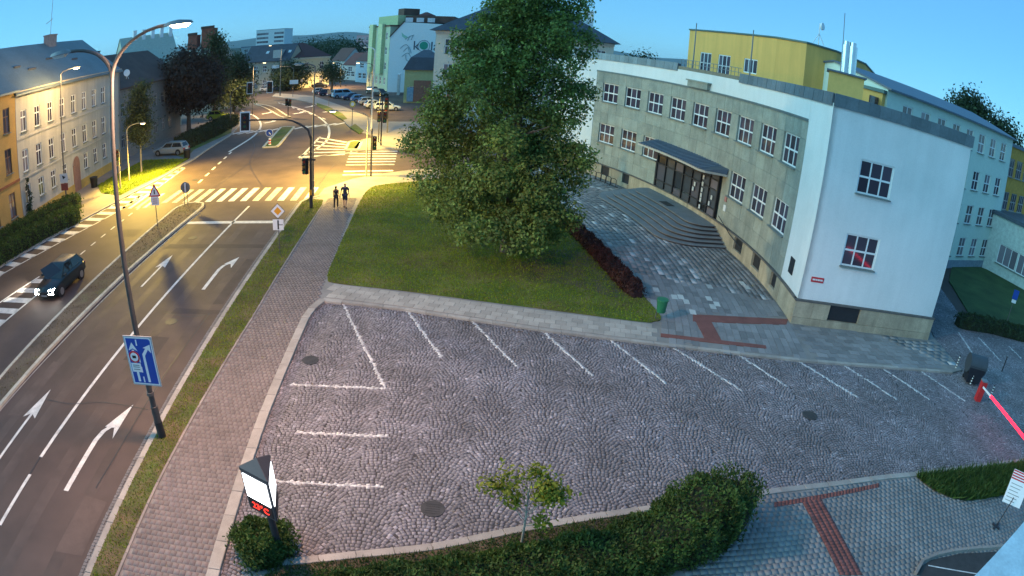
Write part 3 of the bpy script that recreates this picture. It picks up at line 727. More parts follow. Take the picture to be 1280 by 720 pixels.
for a_, b_ in ((-.1, 1.0), (1.0, 2.0), (3.95, 5.2), (5.2, 7.2), (7.2, 9.35)): eblock(a_, b_, .5, 1.36, PLIN, 'plinth_block')
for a_, b_ in ((-.1, 1.6), (1.6, 3.4), (3.4, 5.4), (5.4, 7.4), (7.4, 9.35)): eblock(a_, b_, .1, .5, PLIN, 'plinth_block', .16)
eblock(2.0, 3.95, .52, 1.34, DARKM, 'cellar_window', .02)
mb = MB(); ring(mb, PH0, 24.3, AR - .16, AR, 1.365, 1.45); ring(mb, 24.3, PH1, AR - .16, AR, 1.365, 1.45); part('plinth_moulding', mb, PLINCAP, school)
eblock(-.16, 9.4, 1.366, 1.462, PLINCAP, 'plinth_moulding', .17)
# parapet of zinc sheets; low terrace wall with railing in front of the top storey
ZP = unit_box(ZINC, 'parapet_sheet')
def sheets(a0, a1, z0, z1, st=.52):
    n_ = int((a0 - a1) * math.pi / 180 * AR / st)
    for i in range(n_):
        p = a0 - (a0 - a1) * (i + .5) / n_; c = PO(p, AR - .05)
        piece('parapet_sheet', ZP, school, (c[0], c[1], z0), R_(p) - math.pi / 2, (st * .985, .06 + (.014 if i % 2 else 0), z1 - z0), rx=R_(-3))
sheets(PH1, 20.8, 11.2, 11.84, .62); sheets(10.0, PH0 + .1, 11.2, 11.84, .62)
part('roof_edge', ring(MB(), PH1, PH0, AR, AR + .35, 11.352, 11.93), ZINCD, school) if False else None
mb = MB(); ring(mb, PH1, 20.9, AR, AR + .35, 11.352, 11.81); ring(mb, 9.9, PH0 + .1, AR, AR + .35, 11.352, 11.81); ring(mb, PH1, PH0 + .3, AR + .35, OUT - .4, 11.21, 11.4)
part('roof_deck', mb, ZINCD, school)
mb = MB(); ring(mb, 20.8, 10.0, AR + .02, AR + .3, 11.352, 11.62); part('terrace_wall', mb, M('terrace_wall', (.22, .20, .15), .85, .15), school)
rl = MB()
for p in np.arange(20.6, 10.1, -.62):
    c = PO(p, AR + .15); rl.tube([(*c, 11.62), (*c, 12.2)], .02, 5)
for z in (11.9, 12.2): rl.tube([(*PO(p, AR + .15), z) for p in np.arange(20.6, 9.9, -.8)], .022, 5)
part('railing', rl, GREYM, school)
for i in range(14):                               # end wall parapet
    s0 = i * 9.3 / 14
    c = (eA[0] + ed[0] * (s0 + .33) + en[0] * .05, eA[1] + ed[1] * (s0 + .33) + en[1] * .05)
    piece('parapet_sheet', ZP, school, (*c, 11.2), eang, (.655, .07, .64), rx=R_(3))
mb = MB(); mb.obox((eA[0] + ed[0] * 4.7 - en[0] * .2, eA[1] + ed[1] * 4.7 - en[1] * .2), eang, 9.0, .34, 11.353, 11.805); part('roof_edge', mb, ZINCD, school)
for p, z1 in ((19.2, 15.3), (9.5, 15.0)):       # two flag poles
    c = PO(p, AR + .5); part('flag_pole', MB().tube([(*c, 11.3), (*c, z1)], [.06, .04], 8), GREYM, school, True)
# entrance: glazed screen, canopy, steps
ent = MB(); N_ = 7; e0, e1 = 22.5, 11.2; zb, zt_ = 1.06, 4.62
for i in range(N_ + 1):
    p = e0 + (e1 - e0) * i / N_; c = PO(p, AR - .02); ent.obox(c, R_(p) - math.pi / 2, .13 if i in (0, 3, N_) else .09, .16, zb, zt_)
for z in (zb + .04, 2.0, 3.35, 4.05, zt_ - .06):
    for i in range(N_):
        if z == 2.0 and i in (2, 3): continue
        p = e0 + (e1 - e0) * (i + .5) / N_; c = PO(p, AR - .02); ent.obox(c, R_(p) - math.pi / 2, 1.2, .11, z - .04, z + .04)
en_o = part('entrance_screen', ent, M('entrance_frame', (.035, .033, .035), .5, .1), school)
EG = M('entrance_glass', (.06, .06, .065), .05, 0, spec=.7, rnd=.7)
for i in range(N_):
    p = e0 + (e1 - e0) * (i + .5) / N_; c = PO(p, AR + .02)
    for z0, z1 in ((zb + .08, 1.96), (2.04, 3.31), (3.39, 4.01), (4.09, zt_ - .1)):
        piece('pane', unit_box(EG if (i * 3 + int(z0 * 2)) % 4 else GLASSW, 'pane'), en_o, (c[0], c[1], z0), R_(p) - math.pi / 2, (1.17, .02, z1 - z0))
NOTE = unit_box(M('paper_notice', (.6, .6, .58), .8, .05), 'notice')
for p, z in ((13.9, 2.0), (13.9, 2.35), (13.9, 2.75), (13.9, 3.2), (13.9, 1.5), (13.9, 3.7), (15.3, 2.9), (15.5, 2.5), (12.3, 2.1), (12.0, 2.6)):
    c = PO(p, AR - .1); piece('notice', NOTE, en_o, (c[0], c[1], z), R_(p) - math.pi / 2, (.22, .015, .3))
can = MB(); n_ = 16
outl = []
for i in range(n_ + 1):
    p = 23.3 + (9.9 - 23.3) * i / n_; f = i / n_; dd = 1.75 if f < .88 else 1.75 * math.sqrt(max(0, 1 - ((f - .88) / .12) ** 2)) * .9 + .12
    outl.append(PO(p, AR - dd))
inn_ = [PO(23.3 + (9.9 - 23.3) * i / n_, AR) for i in range(n_, -1, -1)]
can.prism(outl + inn_, 4.66, 4.82, 0, True); cano = part('canopy', can, M('canopy_edge', (.52, .47, .40), .7, .08), school)
topm = MB()
for i in range(n_):
    a, b = outl[i], outl[i + 1]; c, d = inn_[n_ - i - 1], inn_[n_ - i]
    topm.quad((*a, 4.84), (*b, 4.84), (*c, 5.2), (*d, 5.2))
    topm.quad((*b, 4.8), (*a, 4.8), (*a, 4.84), (*b, 4.84))
topm.quad((*outl[0], 4.82), (*inn_[n_], 4.82), (*inn_[n_], 5.2), (*outl[0], 4.84))
part('canopy_roof', topm, ZINCD, cano)
seam = MB().box(-.035, .035, -.9, .9, 0, .07).mesh('seam', M('seam_zinc', (.26, .31, .38), .5, .1, metal=.3))
for i in range(1, 26):
    p = 23.3 + (10.9 - 23.3) * i / 26; c = PO(p, AR - .87); piece('seam', seam, cano, (c[0], c[1], 5.02), R_(p) - math.pi / 2, rx=R_(11.6))
STEP = M('granite_step', (.21, .215, .215), .75, .14, 1, 25, .15)
stairs = link('entrance_stairs', None, school); 
for i in range(6):
    hw, dp, cr = 7.3 - .42 * i, 4.7 - .54 * i, 2.6 - .25 * i; pts = []
    pc = 16.9
    loc = [(-hw, 0), (-hw, dp - cr)] + [(-hw + cr - cr * math.cos(t), dp - cr + cr * math.sin(t)) for t in np.linspace(.2, 1.4, 6)] + [(-hw + cr, dp)] + [(x, dp) for x in np.linspace(-hw + cr, hw - cr, 8)[1:-1]] + [(hw - cr, dp)] + [(hw - cr + cr * math.sin(t), dp - cr + cr * math.cos(t)) for t in np.linspace(.2, 1.4, 6)] + [(hw, dp - cr), (hw, 0)]
    outl2 = [PO(pc - math.degrees(x / AR), AR - .06 - y) for x, y in loc] + [PO(pc - math.degrees(x / AR), AR - .06) for x in np.linspace(hw, -hw, 10)[1:-1]]
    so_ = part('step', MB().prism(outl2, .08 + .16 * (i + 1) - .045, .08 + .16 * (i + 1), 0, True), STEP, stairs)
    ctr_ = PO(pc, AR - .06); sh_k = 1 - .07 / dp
    part('riser', MB().prism([(ctr_[0] + (x - ctr_[0]) * sh_k, ctr_[1] + (y - ctr_[1]) * sh_k) for x, y in outl2], .06 + .16 * i, .08 + .16 * (i + 1) - .046), M('dark_riser', (.06, .062, .066), .8, .15, 1, 25), so_)  # shade and dirt under the nosing put into the dark riser colour
mat_c = PO(17.2, AR - 1.4); piece('door_mat', unit_box(M('door_mat', (.05, .045, .04), .95, .2), 'door_mat'), school, (*mat_c, 1.04), R_(17.2) - math.pi / 2, (1.3, .7, .02))
hr = MB()
for pp in (9.0,):
    a = PO(9.9, AR - .25); b = PO(5.0, AR - .22); hr.tube([(*a, 1.9), (*PO(7.5, AR - .22), 1.25), (*b, .95)], .03, 6)
part('handrail', hr, DARKM, school)
for (p, z, sx, sz, mt) in ((9.55, 2.35, .34, .42, SIGNW), (9.6, 3.0, .3, .4, M('crest_red', (.42, .18, .16), .7, .1)), (-3.9, 2.1, .62, .85, DARKM)):
    c = PO(p, AR - .03); piece('plaque' if mt is not DARKM else 'meter_box', unit_box(mt, 'plaque'), school, (*c, z), R_(p) - math.pi / 2, (sx, .05, sz))
pl_ = eblock(.5, 1.25, 2.42, 2.7, SIGNR, 'name_plate', .03)
mbp = MB()
for i, (x0, x1) in enumerate(((.58, .74), (.77, .85), (.88, 1.0), (1.03, 1.17))):
    A_ = (eA[0] + ed[0] * x0 + en[0] * 0, eA[1] + ed[1] * x0); c = (eA[0] + ed[0] * (x0 + x1) / 2 - en[0] * .05 + en[0] * .005, eA[1] + ed[1] * (x0 + x1) / 2 + en[1] * -.045)
    mbp.obox((eA[0] + ed[0] * (x0 + x1) / 2 - en[0] * .0 + en[0] * -.0, eA[1] + ed[1] * (x0 + x1) / 2), eang, x1 - x0, .12, 2.52, 2.6)
part('lettering', mbp, SIGNW, school)
# set-back ochre top storey
yp = [G(862, 38, 15.4), G(900, 39, 15.4), G(960, 45, 15.4), G(1000, 52, 15.4)]
yfr = [(14.9, 57.3), (17.6, 49.6), (19.0, 45.0), (20.6, 42.6), (23.6, 42.9), (28.8, 46.6)]
ym = MB()
yw = [(0, 1), (1, 2), (2, 3), (3, 4), (4, 5)]
L0 = math.hypot(yfr[1][0] - yfr[0][0], yfr[1][1] - yfr[0][1])
yops = {0: [(2.1, 3.9, 11.55, 13.35), (5.0, 6.8, 11.55, 13.35)], 1: [(.6, 2.5, 12.1, 13.35)]}
for i, (a, b) in enumerate(yw):
    Pq, an_ = facade(ym, yfr[a], yfr[b], 11.2, 15.4, yops.get(i, []), .15)
    for o in yops.get(i, []): window(school, Pq(o[0], 0)[:2], o[2], an_, o[1] - o[0], o[3] - o[2], (0, 1 / 3, 2 / 3, 1), (0, .45, 1) if o[2] < 12 else (0, 1), .05, sill=False)
ym.prism(yfr + [(36, 56), (28, 70)], 15.38, 15.41)
for a, b in ((5, None),): ym.quad((28.8, 46.6, 11.2), (36, 56, 11.2), (36, 56, 15.4), (28.8, 46.6, 15.4))
ym.quad((28, 70, 11.2), (14.9, 57.3, 11.2), (14.9, 57.3, 15.4), (28, 70, 15.4))
part('top_storey', ym, YELLOW, school)
def offs(poly_, d):
    c = (25.5, 55); return [(x + (x - c[0]) / math.hypot(x - c[0], y - c[1]) * d, y + (y - c[1]) / math.hypot(x - c[0], y - c[1]) * d) for x, y in poly_]
part('top_roof', MB().prism(offs(yfr + [(36, 56), (28, 70)], .12), 15.415, 15.55), M('green_sheet', (.10, .16, .14), .5, .1, metal=.3), school)
# lift housing, steel flues, aerials
hc = G(1058, 105, 12.9); 
def at_dist(px, py, dist):
    d = ray(px, py); h = math.hypot(d[0], d[1]); return (d[0] / h * dist, d[1] / h * dist, H + d[2] / h * dist)
q = at_dist(1057, 100, 37.0); part('flue_housing', MB().obox(q[:2], R_(62), 3.0, 2.2, 11.2, 13.15), M('ochre_light', (.74, .44, .13), .85, .06), school)
part('housing_roof', MB().obox(q[:2], R_(62), 3.3, 2.5, 13.151, 13.25), ZINCD, school)
for px in (1055.5, 1064):
    q2 = at_dist(px, 90, 37.6); part('flue', MB().tube([(*q2[:2], 13.2), (*q2[:2], 15.1), (*q2[:2], 15.12), (*q2[:2], 15.35)], [.3, .3, .22, .22], 16), STEEL, school, True)
q = at_dist(1054, 50, 38); part('aerial', MB().tube([(*q[:2], 13.2), (*q[:2], 17.2)], .025, 5), GREYM, school)
q = at_dist(1023, 55, 46); am = MB().tube([(*q[:2], 15.4), (*q[:2], 17.1)], .04, 5)
for sx in (-.5, .5): am.tube([(q[0] + sx, q[1], 15.45), (q[0], q[1], 16.3)], .03, 5)
am.disc((q[0] + .2, q[1] - .1, 16.9), .3, (.6, -.8, .1), 16, th=.12); part('dish_aerial', am, WHITE, school)
mid = MB(); q = at_dist(1090, 118, 46); mid.obox(q[:2], R_(30), 4.2, 4, 11, 12.9); part('link_block', mid, YELLOW, school)
part('link_cornice', MB().obox(q[:2], R_(30), 4.5, 4.3, 12.901, 13.15), M('green_sheet', (.1, .16, .14)), school)
q = at_dist(1094, 127, 43.0); piece('window', unit_box(GLASS, 'window'), school, (q[0], q[1], 11.75), R_(30), (1.9, .1, .75))

# ------------------------------------------------------------------ generic house
def house(name, label, cat, A, B, depth, z1, ops=(), roof='gable', zr=None, wall=STUCCO, roofm=ROOFB, over=.35, wn=None, group=None, plinth=None, eave=None, side_ops=None, wfm=None, wpm=None, base=0.0, ridge_off=.5, sill=True):
    """A->B: the front seen from the camera, left to right; ops: (s0,s1,za,zb,cols,rows)"""
    L = math.hypot(B[0] - A[0], B[1] - A[1]); dx, dy = (B[0] - A[0]) / L, (B[1] - A[1]) / L; ix, iy = -dy, dx
    root = thing(name, label, cat, ((A[0] + B[0]) / 2, (A[1] + B[1]) / 2, base), group=group)
    Cc = (B[0] + ix * depth, B[1] + iy * depth); D = (A[0] + ix * depth, A[1] + iy * depth)
    mb = MB(); P, an_ = facade(mb, A, B, base, z1, [o[:4] for o in ops], .18)
    so = side_ops or []
    P2, an2 = facade(mb, B, Cc, base, z1, [o[:4] for o in so], .18); facade(mb, Cc, D, base, z1, []); facade(mb, D, A, base, z1, [])
    def pt(s, d, z): return (A[0] + dx * s + ix * d, A[1] + dy * s + iy * d, z)
    zr = zr or z1; rd_ = depth * ridge_off
    rm = MB(); e = over
    if roof == 'gable':
        mb.add([pt(0, 0, z1), pt(0, depth, z1), pt(0, rd_, zr)], [(0, 2, 1)]); mb.add([pt(L, 0, z1), pt(L, depth, z1), pt(L, rd_, zr)], [(0, 1, 2)])
        sl = (zr - z1) / rd_; sl2 = (zr - z1) / (depth - rd_)
        for th in (0.02, .16): pass
        a, b, c, d = pt(-e * .4, -e, z1 - e * sl + .12), pt(L + e * .4, -e, z1 - e * sl + .12), pt(L + e * .4, rd_, zr + .12), pt(-e * .4, rd_, zr + .12)
        f, g2 = pt(L + e * .4, depth + e, z1 - e * sl2 + .12), pt(-e * .4, depth + e, z1 - e * sl2 + .12)
        lo = lambda p: (p[0], p[1], p[2] - .14)
        rm.quad(a, b, c, d); rm.quad(d, c, f, g2); rm.quad(lo(d), lo(c), lo(b), lo(a)); rm.quad(lo(a), lo(b), b, a)
        rm.quad(lo(b), lo(c), c, b); rm.quad(lo(c), lo(f), f, c); rm.quad(lo(d), lo(a), a, d); rm.quad(lo(g2), lo(d), d, g2); rm.quad(lo(f), lo(c), lo(d), lo(g2)); rm.quad(f, lo(f), lo(g2), g2)
    elif roof == 'hip':
        hi = min(depth, L) * .45
        a, b, c, d = pt(-e, -e, z1 + .05), pt(L + e, -e, z1 + .05), pt(L + e, depth + e, z1 + .05), pt(-e, depth + e, z1 + .05); r1, r2 = pt(hi, depth / 2, zr), pt(L - hi, depth / 2, zr)
        rm.add([a, b, c, d, r1, r2], [(0, 1, 5, 4), (1, 2, 5), (2, 3, 4, 5), (3, 0, 4), (3, 2, 1, 0)])
    elif roof == 'mansard':
        i1 = .9; zm = z1 + (zr - z1) * .62; hi = min(depth, L) * .42
        q0 = [pt(-e, -e, z1), pt(L + e, -e, z1), pt(L + e, depth + e, z1), pt(-e, depth + e, z1)]; q1 = [pt(i1, i1, zm), pt(L - i1, i1, zm), pt(L - i1, depth - i1, zm), pt(i1, depth - i1, zm)]
        rm.add(q0 + q1 + [pt(hi, depth / 2, zr), pt(L - hi, depth / 2, zr)], [(0, 1, 5, 4), (1, 2, 6, 5), (2, 3, 7, 6), (3, 0, 4, 7), (4, 5, 9, 8), (5, 6, 9), (6, 7, 8, 9), (7, 4, 8), (3, 2, 1, 0)])
    else:
        rm.prism([pt(-e, -e, 0)[:2], pt(L + e, -e, 0)[:2], pt(L + e, depth + e, 0)[:2], pt(-e, depth + e, 0)[:2]], z1 + .005, z1 + .35)
    part('wall', mb, wall, root); ro = part('roof', rm, roofm, root)
    for o in ops: window(root, P(o[0], 0)[:2], o[2], an_, o[1] - o[0], o[3] - o[2], o[4], o[5], .07, wfm, wpm or random.choice((GLASS, GLASS, GLASSW)), sill=sill)
    for o in so: window(root, P2(o[0], 0)[:2], o[2], an2, o[1] - o[0], o[3] - o[2], o[4], o[5], .07, wfm, wpm, sill=sill)
    if plinth:
        pm = MB(); c = pt(L / 2, 0, 0); pm.obox((c[0] + ix * .0, c[1] + iy * .0), an_, L + .04, .12, base, base + plinth[0]); part('plinth', pm, plinth[1], root)
    if eave:
        pm = MB(); c = pt(L / 2, -.05, 0); pm.obox(c[:2], an_, L + .1, .36, z1 - .45, z1 - .12); c = pt(L / 2, -.12, 0); pm.obox(c[:2], an_, L + .2, .5, z1 - .118, z1 - .02); part('cornice', pm, eave, root)
    return root, pt, an_, ro
def chimney(ro, P, z0, z1, sx=.7, sy=.5, an_=0, mat=None, name='chimney'):
    mb = MB(); mb.obox(P[:2], an_, sx, sy, z0, z1); mb.obox(P[:2], an_, sx + .14, sy + .14, z1 + .001, z1 + .12); return part(name, mb, mat or BRICK, ro)
W2 = ((0, .5, 1), (0, .66, 1)); W6 = ((0, .5, 1), (0, .5, 1))

# left: pale three-storey house
LA, LB = G(29.5, 288), G(151, 206)
LL = math.hypot(LB[0] - LA[0], LB[1] - LA[1]); ops = []
PALE_ST = M('pale_stucco', (.50, .47, .41), .85, .08, .5, 10, .1, streak=.12)
for i in range(9):
    s = 1.15 + i * 2.46
    ops.append((s, s + 1.0, 7.6, 9.35, *W2)); ops.append((s, s + 1.0, 4.35, 6.15, *W2))
    if i not in (4,): ops.append((s, s + .95, 1.75, 3.3, *W2))
ops.append((10.75, 12.2, .45, 3.35, (0, .5, 1), (0, .72, 1)))
hs, pt, an_, ro = house('apartment_house', 'three-storey pale stucco apartment house with blue-grey sheet roof beside the hedge', 'house', LA, LB, 11.0, 10.95, ops[:-1], 'gable', 15.0, PALE_ST, ROOFG, .5, plinth=(.95, M('ochre_plinth', (.52, .34, .09), .85, .1)), eave=M('pale_cornice', (.48, .40, .30), .8, .08), ridge_off=.5)
dr = MB(); c = pt(11.5, -.03, 0); dr.obox(c[:2], an_, 1.5, .1, .12, 2.7)
for a in np.linspace(0, math.pi, 9)[:-1]: pass
arc_ = [pt(11.5 + .75 * math.cos(a), -.08, 2.7 + .75 * math.sin(a)) for a in np.linspace(0, math.pi, 13)]
dr.add(arc_, [tuple(range(12, -1, -1))]); part('door', dr, M('door_wood', (.30, .16, .12), .7, .15), hs)
bd = MB()
for z in (3.85, 7.05): c = pt(LL / 2, -.03, 0); bd.obox(c[:2], an_, LL, .1, z, z + .14)
part('string_course', bd, PALE_ST, hs)
for s in (.12, LL - .12): p = pt(s, -.12, 0); part('downpipe', MB().tube([(*p[:2], .2), (*p[:2], 10.6)], .06, 6), GREYM, hs)
c = pt(14.9, 5.2, 0); chimney(ro, c, 13.6, 15.8, 1.7, .8, an_, M('grey_chimney', (.2, .2, .22), .9, .15))
c2_ = pt(14.9, 5.2, 0); part('aerial', MB().tube([(*c2_[:2], 15.8), (*c2_[:2], 20.0)], .03, 5).beam((c2_[0] - .9, c2_[1], 17.2), (c2_[0] + .3, c2_[1], 17.6), .05, .05), GREYM, ro)
for s, d, wd in ((6.2, 2.0, .9), (4.3, 2.6, .7), (16.0, 2.4, .8), (11.2, 3.0, .8)):
    z = 10.95 + d * (15.0 - 10.95) / 5.5 + .13; p = pt(s, d, 0); piece('roof_ladder_rail', unit_box(M('snow_guard', (.09, .09, .10), .6, .1), 'snow_guard'), ro, (p[0], p[1], z), an_, (wd * 1.6, .12, .12), rx=R_(36))
# left: ochre house at the street's end
d_ = ((LA[0] - LB[0]) / LL, (LA[1] - LB[1]) / LL)
YA = (LA[0] + d_[0] * 16, LA[1] + d_[1] * 16); YB = (LA[0] + d_[0] * .06 + .25, LA[1] + d_[1] * .06 + .07)
ops = [(16 - 2.0 - i * 2.6, 16 - 1.0 - i * 2.6, z, z + 1.9, *W2) for i in range(6) for z in (1.5, 4.9, 8.0)]
hs2, pt2, an2_, ro2 = house('ochre_house', 'ochre street house adjoining the pale apartment house', 'house', YA, YB, 11, 11.2, ops, 'gable', 15.2, M('ochre_house', (.55, .31, .09), .85, .1, .6, 10), ROOFG, .4, plinth=(1.2, M('ochre_plinth2', (.5, .35, .12))), wfm=M('brown_frame', (.16, .07, .045), .6, .1))
part('string_course', MB().obox(pt2(8, -.03, 0)[:2], an2_, 15.9, .12, 4.0, 4.2), M('rust_band', (.33, .12, .05)), hs2)
c = pt2(13.5, 4.6, 0); chimney(ro2, c, 13.8, 16.2, 1.2, .8, an2_, M('violet_chimney', (.16, .12, .15)))
# left: dark brown-roofed house
BA = (LB[0] - .9, LB[1] + .5); BB = G(226, 166)
bl = math.hypot(BB[0] - BA[0], BB[1] - BA[1]); ops = [(1.4 + i * 2.5, 2.4 + i * 2.5, z, z + 1.6, *W2) for i in range(7) for z in (1.5, 5.2) if 2.4 + i * 2.5 < bl - .4]
GREYST = M('grey_stucco', (.22, .20, .18), .9, .1)
hs3, pt3, an3, ro3 = house('brown_roof_house', 'low grey house with dark brown tiled roof and satellite dish', 'house', BA, BB, 12, 8.7, ops, 'gable', 12.8, GREYST, ROOFB, .4, wfm=M('grey_frame', (.4, .36, .32)))
chimney(ro3, pt3(2.0, 4.2, 0), 11, 13.4, .8, .6, an3, M('dark_chimney', (.08, .06, .06)))
dsh = MB(); p = pt3(2.2, -.4, 8.9); dsh.disc((p[0], p[1], 10.3), .42, (.75, -.6, .2), 18, th=.06); dsh.tube([(p[0], p[1], 10.2), (p[0] - .3, p[1] + .3, 9.6)], .03, 5); dsh.tube([(p[0], p[1], 10.1), (p[0] + .55, p[1] - .3, 9.6)], .025, 5); part('satellite_dish', dsh, WHITE, ro3)
# left: cream gable behind, with a row of small chimneys; red brick building with two stacks
q0 = at_dist(160, 70, 96); q1 = at_dist(228, 62, 99)
hs4, pt4, an4, ro4 = house('cream_gable_house', 'cream gabled house with a row of white chimneys behind the brown roof', 'house', q0[:2], q1[:2], 12, 9.5, (), 'gable', 15.6, M('cream_gable', (.62, .58, .42)), M('pale_sheet_roof', (.42, .44, .35), .6, .1), .3)
for i in range(5): chimney(ro4, pt4(2.6 + i * 1.7, 5.6, 0), 14.5, 16.6, .6, .6, an4, WHITE)
q0 = at_dist(226, 60, 115); q1 = at_dist(266, 60, 112)
hs5, pt5, an5, ro5 = house('brick_stack_house', 'house with two broad red brick stacks on its roof', 'house', q0[:2], q1[:2], 10, 11.0, (), 'gable', 13.5, PALE_ST, M('pale_sheet_roof', (.4, .4, .4)), .3)
for s, wd, zt2 in ((1.4, 2.0, 15.0), (4.7, 2.7, 16.0)):
    p = pt5(s, 3.2, 0); st = chimney(ro5, p, 10.5, zt2, wd, 1.8, an5, BRICK, 'brick_stack')
    part('stack_cap', MB().prism([pt5(s - wd * .55, 2.2, 0)[:2], pt5(s + wd * .55, 2.2, 0)[:2], pt5(s, 3.2, 0)[:2]], zt2 + .13, zt2 + .6), ROOFB, st)

# far: row of houses across the junction
def far_pt(px, dist): 
    d = ray(px, 100); h = math.hypot(d[0], d[1]); return (d[0] / h * dist, d[1] / h * dist)
FR = ((0, .5, 1), (0, .5, 1))
a, b = far_pt(303, 160), far_pt(361, 154)
lr = math.hypot(b[0] - a[0], b[1] - a[1]); ops = [(1.0 + i * 2.55, 2.1 + i * 2.55, z, z + 1.7, *FR) for i in range(6) for z in (1.2, 5.0) if 2.1 + i * 2.55 < lr - .3]
hs6, pt6, an6, ro6 = house('grey_row_house', 'greyish two-storey row house with dark roof and dormer across the junction', 'house', a, b, 10, 8.0, ops, 'gable', 12.0, M('grey_beige', (.34, .31, .25), .85, .1), ROOFD, .4, sill=False)
part('dormer', MB().obox(pt6(lr * .72, 2.0, 0)[:2], an6, 2.4, 3.0, 8.3, 10.6), M('dormer_grey', (.42, .42, .40)), ro6)
for s in (lr * .45, lr * .92): p = pt6(s, 2.5, 0); piece('roof_window', unit_box(M('roof_light', (.55, .6, .6), .2, 0), 'roof_window'), ro6, (p[0], p[1], 10.05), an6, (.8, 1.0, .1), rx=R_(38))
a, b = far_pt(361.5, 156), G(411, 107)
lr = math.hypot(b[0] - a[0], b[1] - a[1]); ops = [(lr - 3.5, lr - 2.2, 4.9, 6.9, *FR), (lr - 3.5, lr - 2.2, 1.0, 3.0, *FR), (lr - 8.6, lr - 7.4, 4.9, 6.9, *FR), (2, 3.2, 4.9, 6.9, *FR), (lr - 8.6, lr - 7.4, 1.0, 3.0, *FR)]
hs7, pt7, an7, ro7 = house('cream_corner_house', 'cream corner house with maroon tiled roof beside the grey row house', 'house', a, b, 11, 8.2, ops, 'hip', 12.2, M('cream_stucco', (.60, .54, .34), .85, .06), M('maroon_roof', (.115, .045, .04), .85, .15), .4, sill=False, eave=M('cream_cornice', (.6, .6, .5)))
part('string_course', MB().obox(pt7(lr / 2, -.05, 0)[:2], an7, lr, .12, 4.2, 4.45), M('cream_cornice', (.6, .6, .5)), hs7)
# far: white tower block
a, b = far_pt(318, 430), far_pt(353, 420)
lr = math.hypot(b[0] - a[0], b[1] - a[1]); ops = [(c0, c1, 3 + k * 2.9, 4.6 + k * 2.9, (0, .25, .5, .75, 1), (0, 1)) for k in range(7) for c0, c1 in ((.6, lr * .44), (lr * .64, lr - .6))]
house('tower_block', 'white panel tower block rising behind the far rooftops', 'building', a, b, 14, 24.0, ops, 'flat', None, M('panel_white', (.62, .66, .66)), ZINC, .1, sill=False, wfm=M('panel_grey', (.35, .38, .4)))
a, b = far_pt(443, 300), far_pt(459, 296)
lr = math.hypot(b[0] - a[0], b[1] - a[1]); ops = [(1 + c * 2.2, 2.3 + c * 2.2, 2 + k * 2.8, 3.5 + k * 2.8, *FR) for k in range(5) for c in range(3) if 2.3 + c * 2.2 < lr]
house('pink_block', 'pinkish flat-roofed apartment block beyond the green building', 'building', a, b, 12, 15.8, ops, 'flat', None, M('pink_panel', (.50, .30, .32)), ZINC, .1, sill=False)
far_h = [(414, 430, 205, 6.0, 10.0, (.45, .43, .4), 'cream cottage'), (429, 445, 190, 5.0, 8.5, (.55, .5, .48), 'whitish gabled cottage'), (444, 459, 178, 6.5, 9.4, (.38, .5, .6), 'pale blue cottage')]
for x0, x1, ds, z1, zr_, c_, nm in far_h:
    a, b = far_pt(x0, ds), far_pt(x1, ds - 6); lr = math.hypot(b[0] - a[0], b[1] - a[1])
    house('cottage', nm + ' at the end of the far street', 'house', a, b, 8, z1, [(lr * .25, lr * .5, 1.2, 2.8, *FR), (lr * .6, lr * .85, 1.2, 2.8, *FR), (lr * .35, lr * .65, z1 - 2.2, z1 - .8, *FR)], 'gable', zr_, M('cottage_' + nm[:4], c_), M('cottage_roof' + nm[:3], (.13 + .05 * random.random(), .06, .05)), .3, sill=False)
for x0, x1, ds, z1, c_, nm in ((300, 316, 300, 12.2, (.4, .42, .4), 'grey low block left of the tower block'), (405, 428, 380, 10.0, (.42, .44, .42), 'long pale hall far behind the cream corner house'), (425, 440, 330, 11.4, (.55, .52, .48), 'beige block behind the far cottages')):
    a, b = far_pt(x0, ds), far_pt(x1, ds); house('far_block', nm, 'building', a, b, 12, z1, [(2 + 3.4 * c, 3.6 + 3.4 * c, z1 - 2.4, z1 - 1.0, *FR) for c in range(3)], 'flat', None, M('far_block_' + nm[:4], c_), ZINCD, .1, sill=False)

# far: green street front with the muralled fire wall
g0, g1 = G(458, 110), (-31.9, 136.0)
GRN = M('green_stucco', (.46, .53, .38), .85, .06, .5, 8)
lr = math.hypot(g1[0] - g0[0], g1[1] - g0[1])
ops = [(1.0 + c * 2.6, 2.1 + c * 2.6, z, z + 1.8, *FR) for c in range(5) for z in (1.6, 5.2, 8.8, 12.4) if 2.1 + c * 2.6 < lr - .2]
hg, ptg, ang, rog = house('green_tenement', 'tall green tenement with bay fronts and brown attic', 'building', g0, g1, 14, 15.6, ops, 'flat', None, GRN, ROOFB, .2, sill=False)
for s in (3.4, 9.6):
    part('bay', MB().obox(ptg(s, -.4, 0)[:2], ang, 2.6, .9, 4.2, 16.3), M('green_bay', (.50, .58, .33)), hg)
part('attic', MB().obox(ptg(lr * .5, 5, 0)[:2], ang, lr * .9, 6, 16.0, 18.4), M('attic_green', (.36, .46, .25)), rog)
part('attic_roof', MB().obox(ptg(lr * .72, 6, 0)[:2], ang, 3.6, 4, 18.41, 20.2), ROOFB, rog)
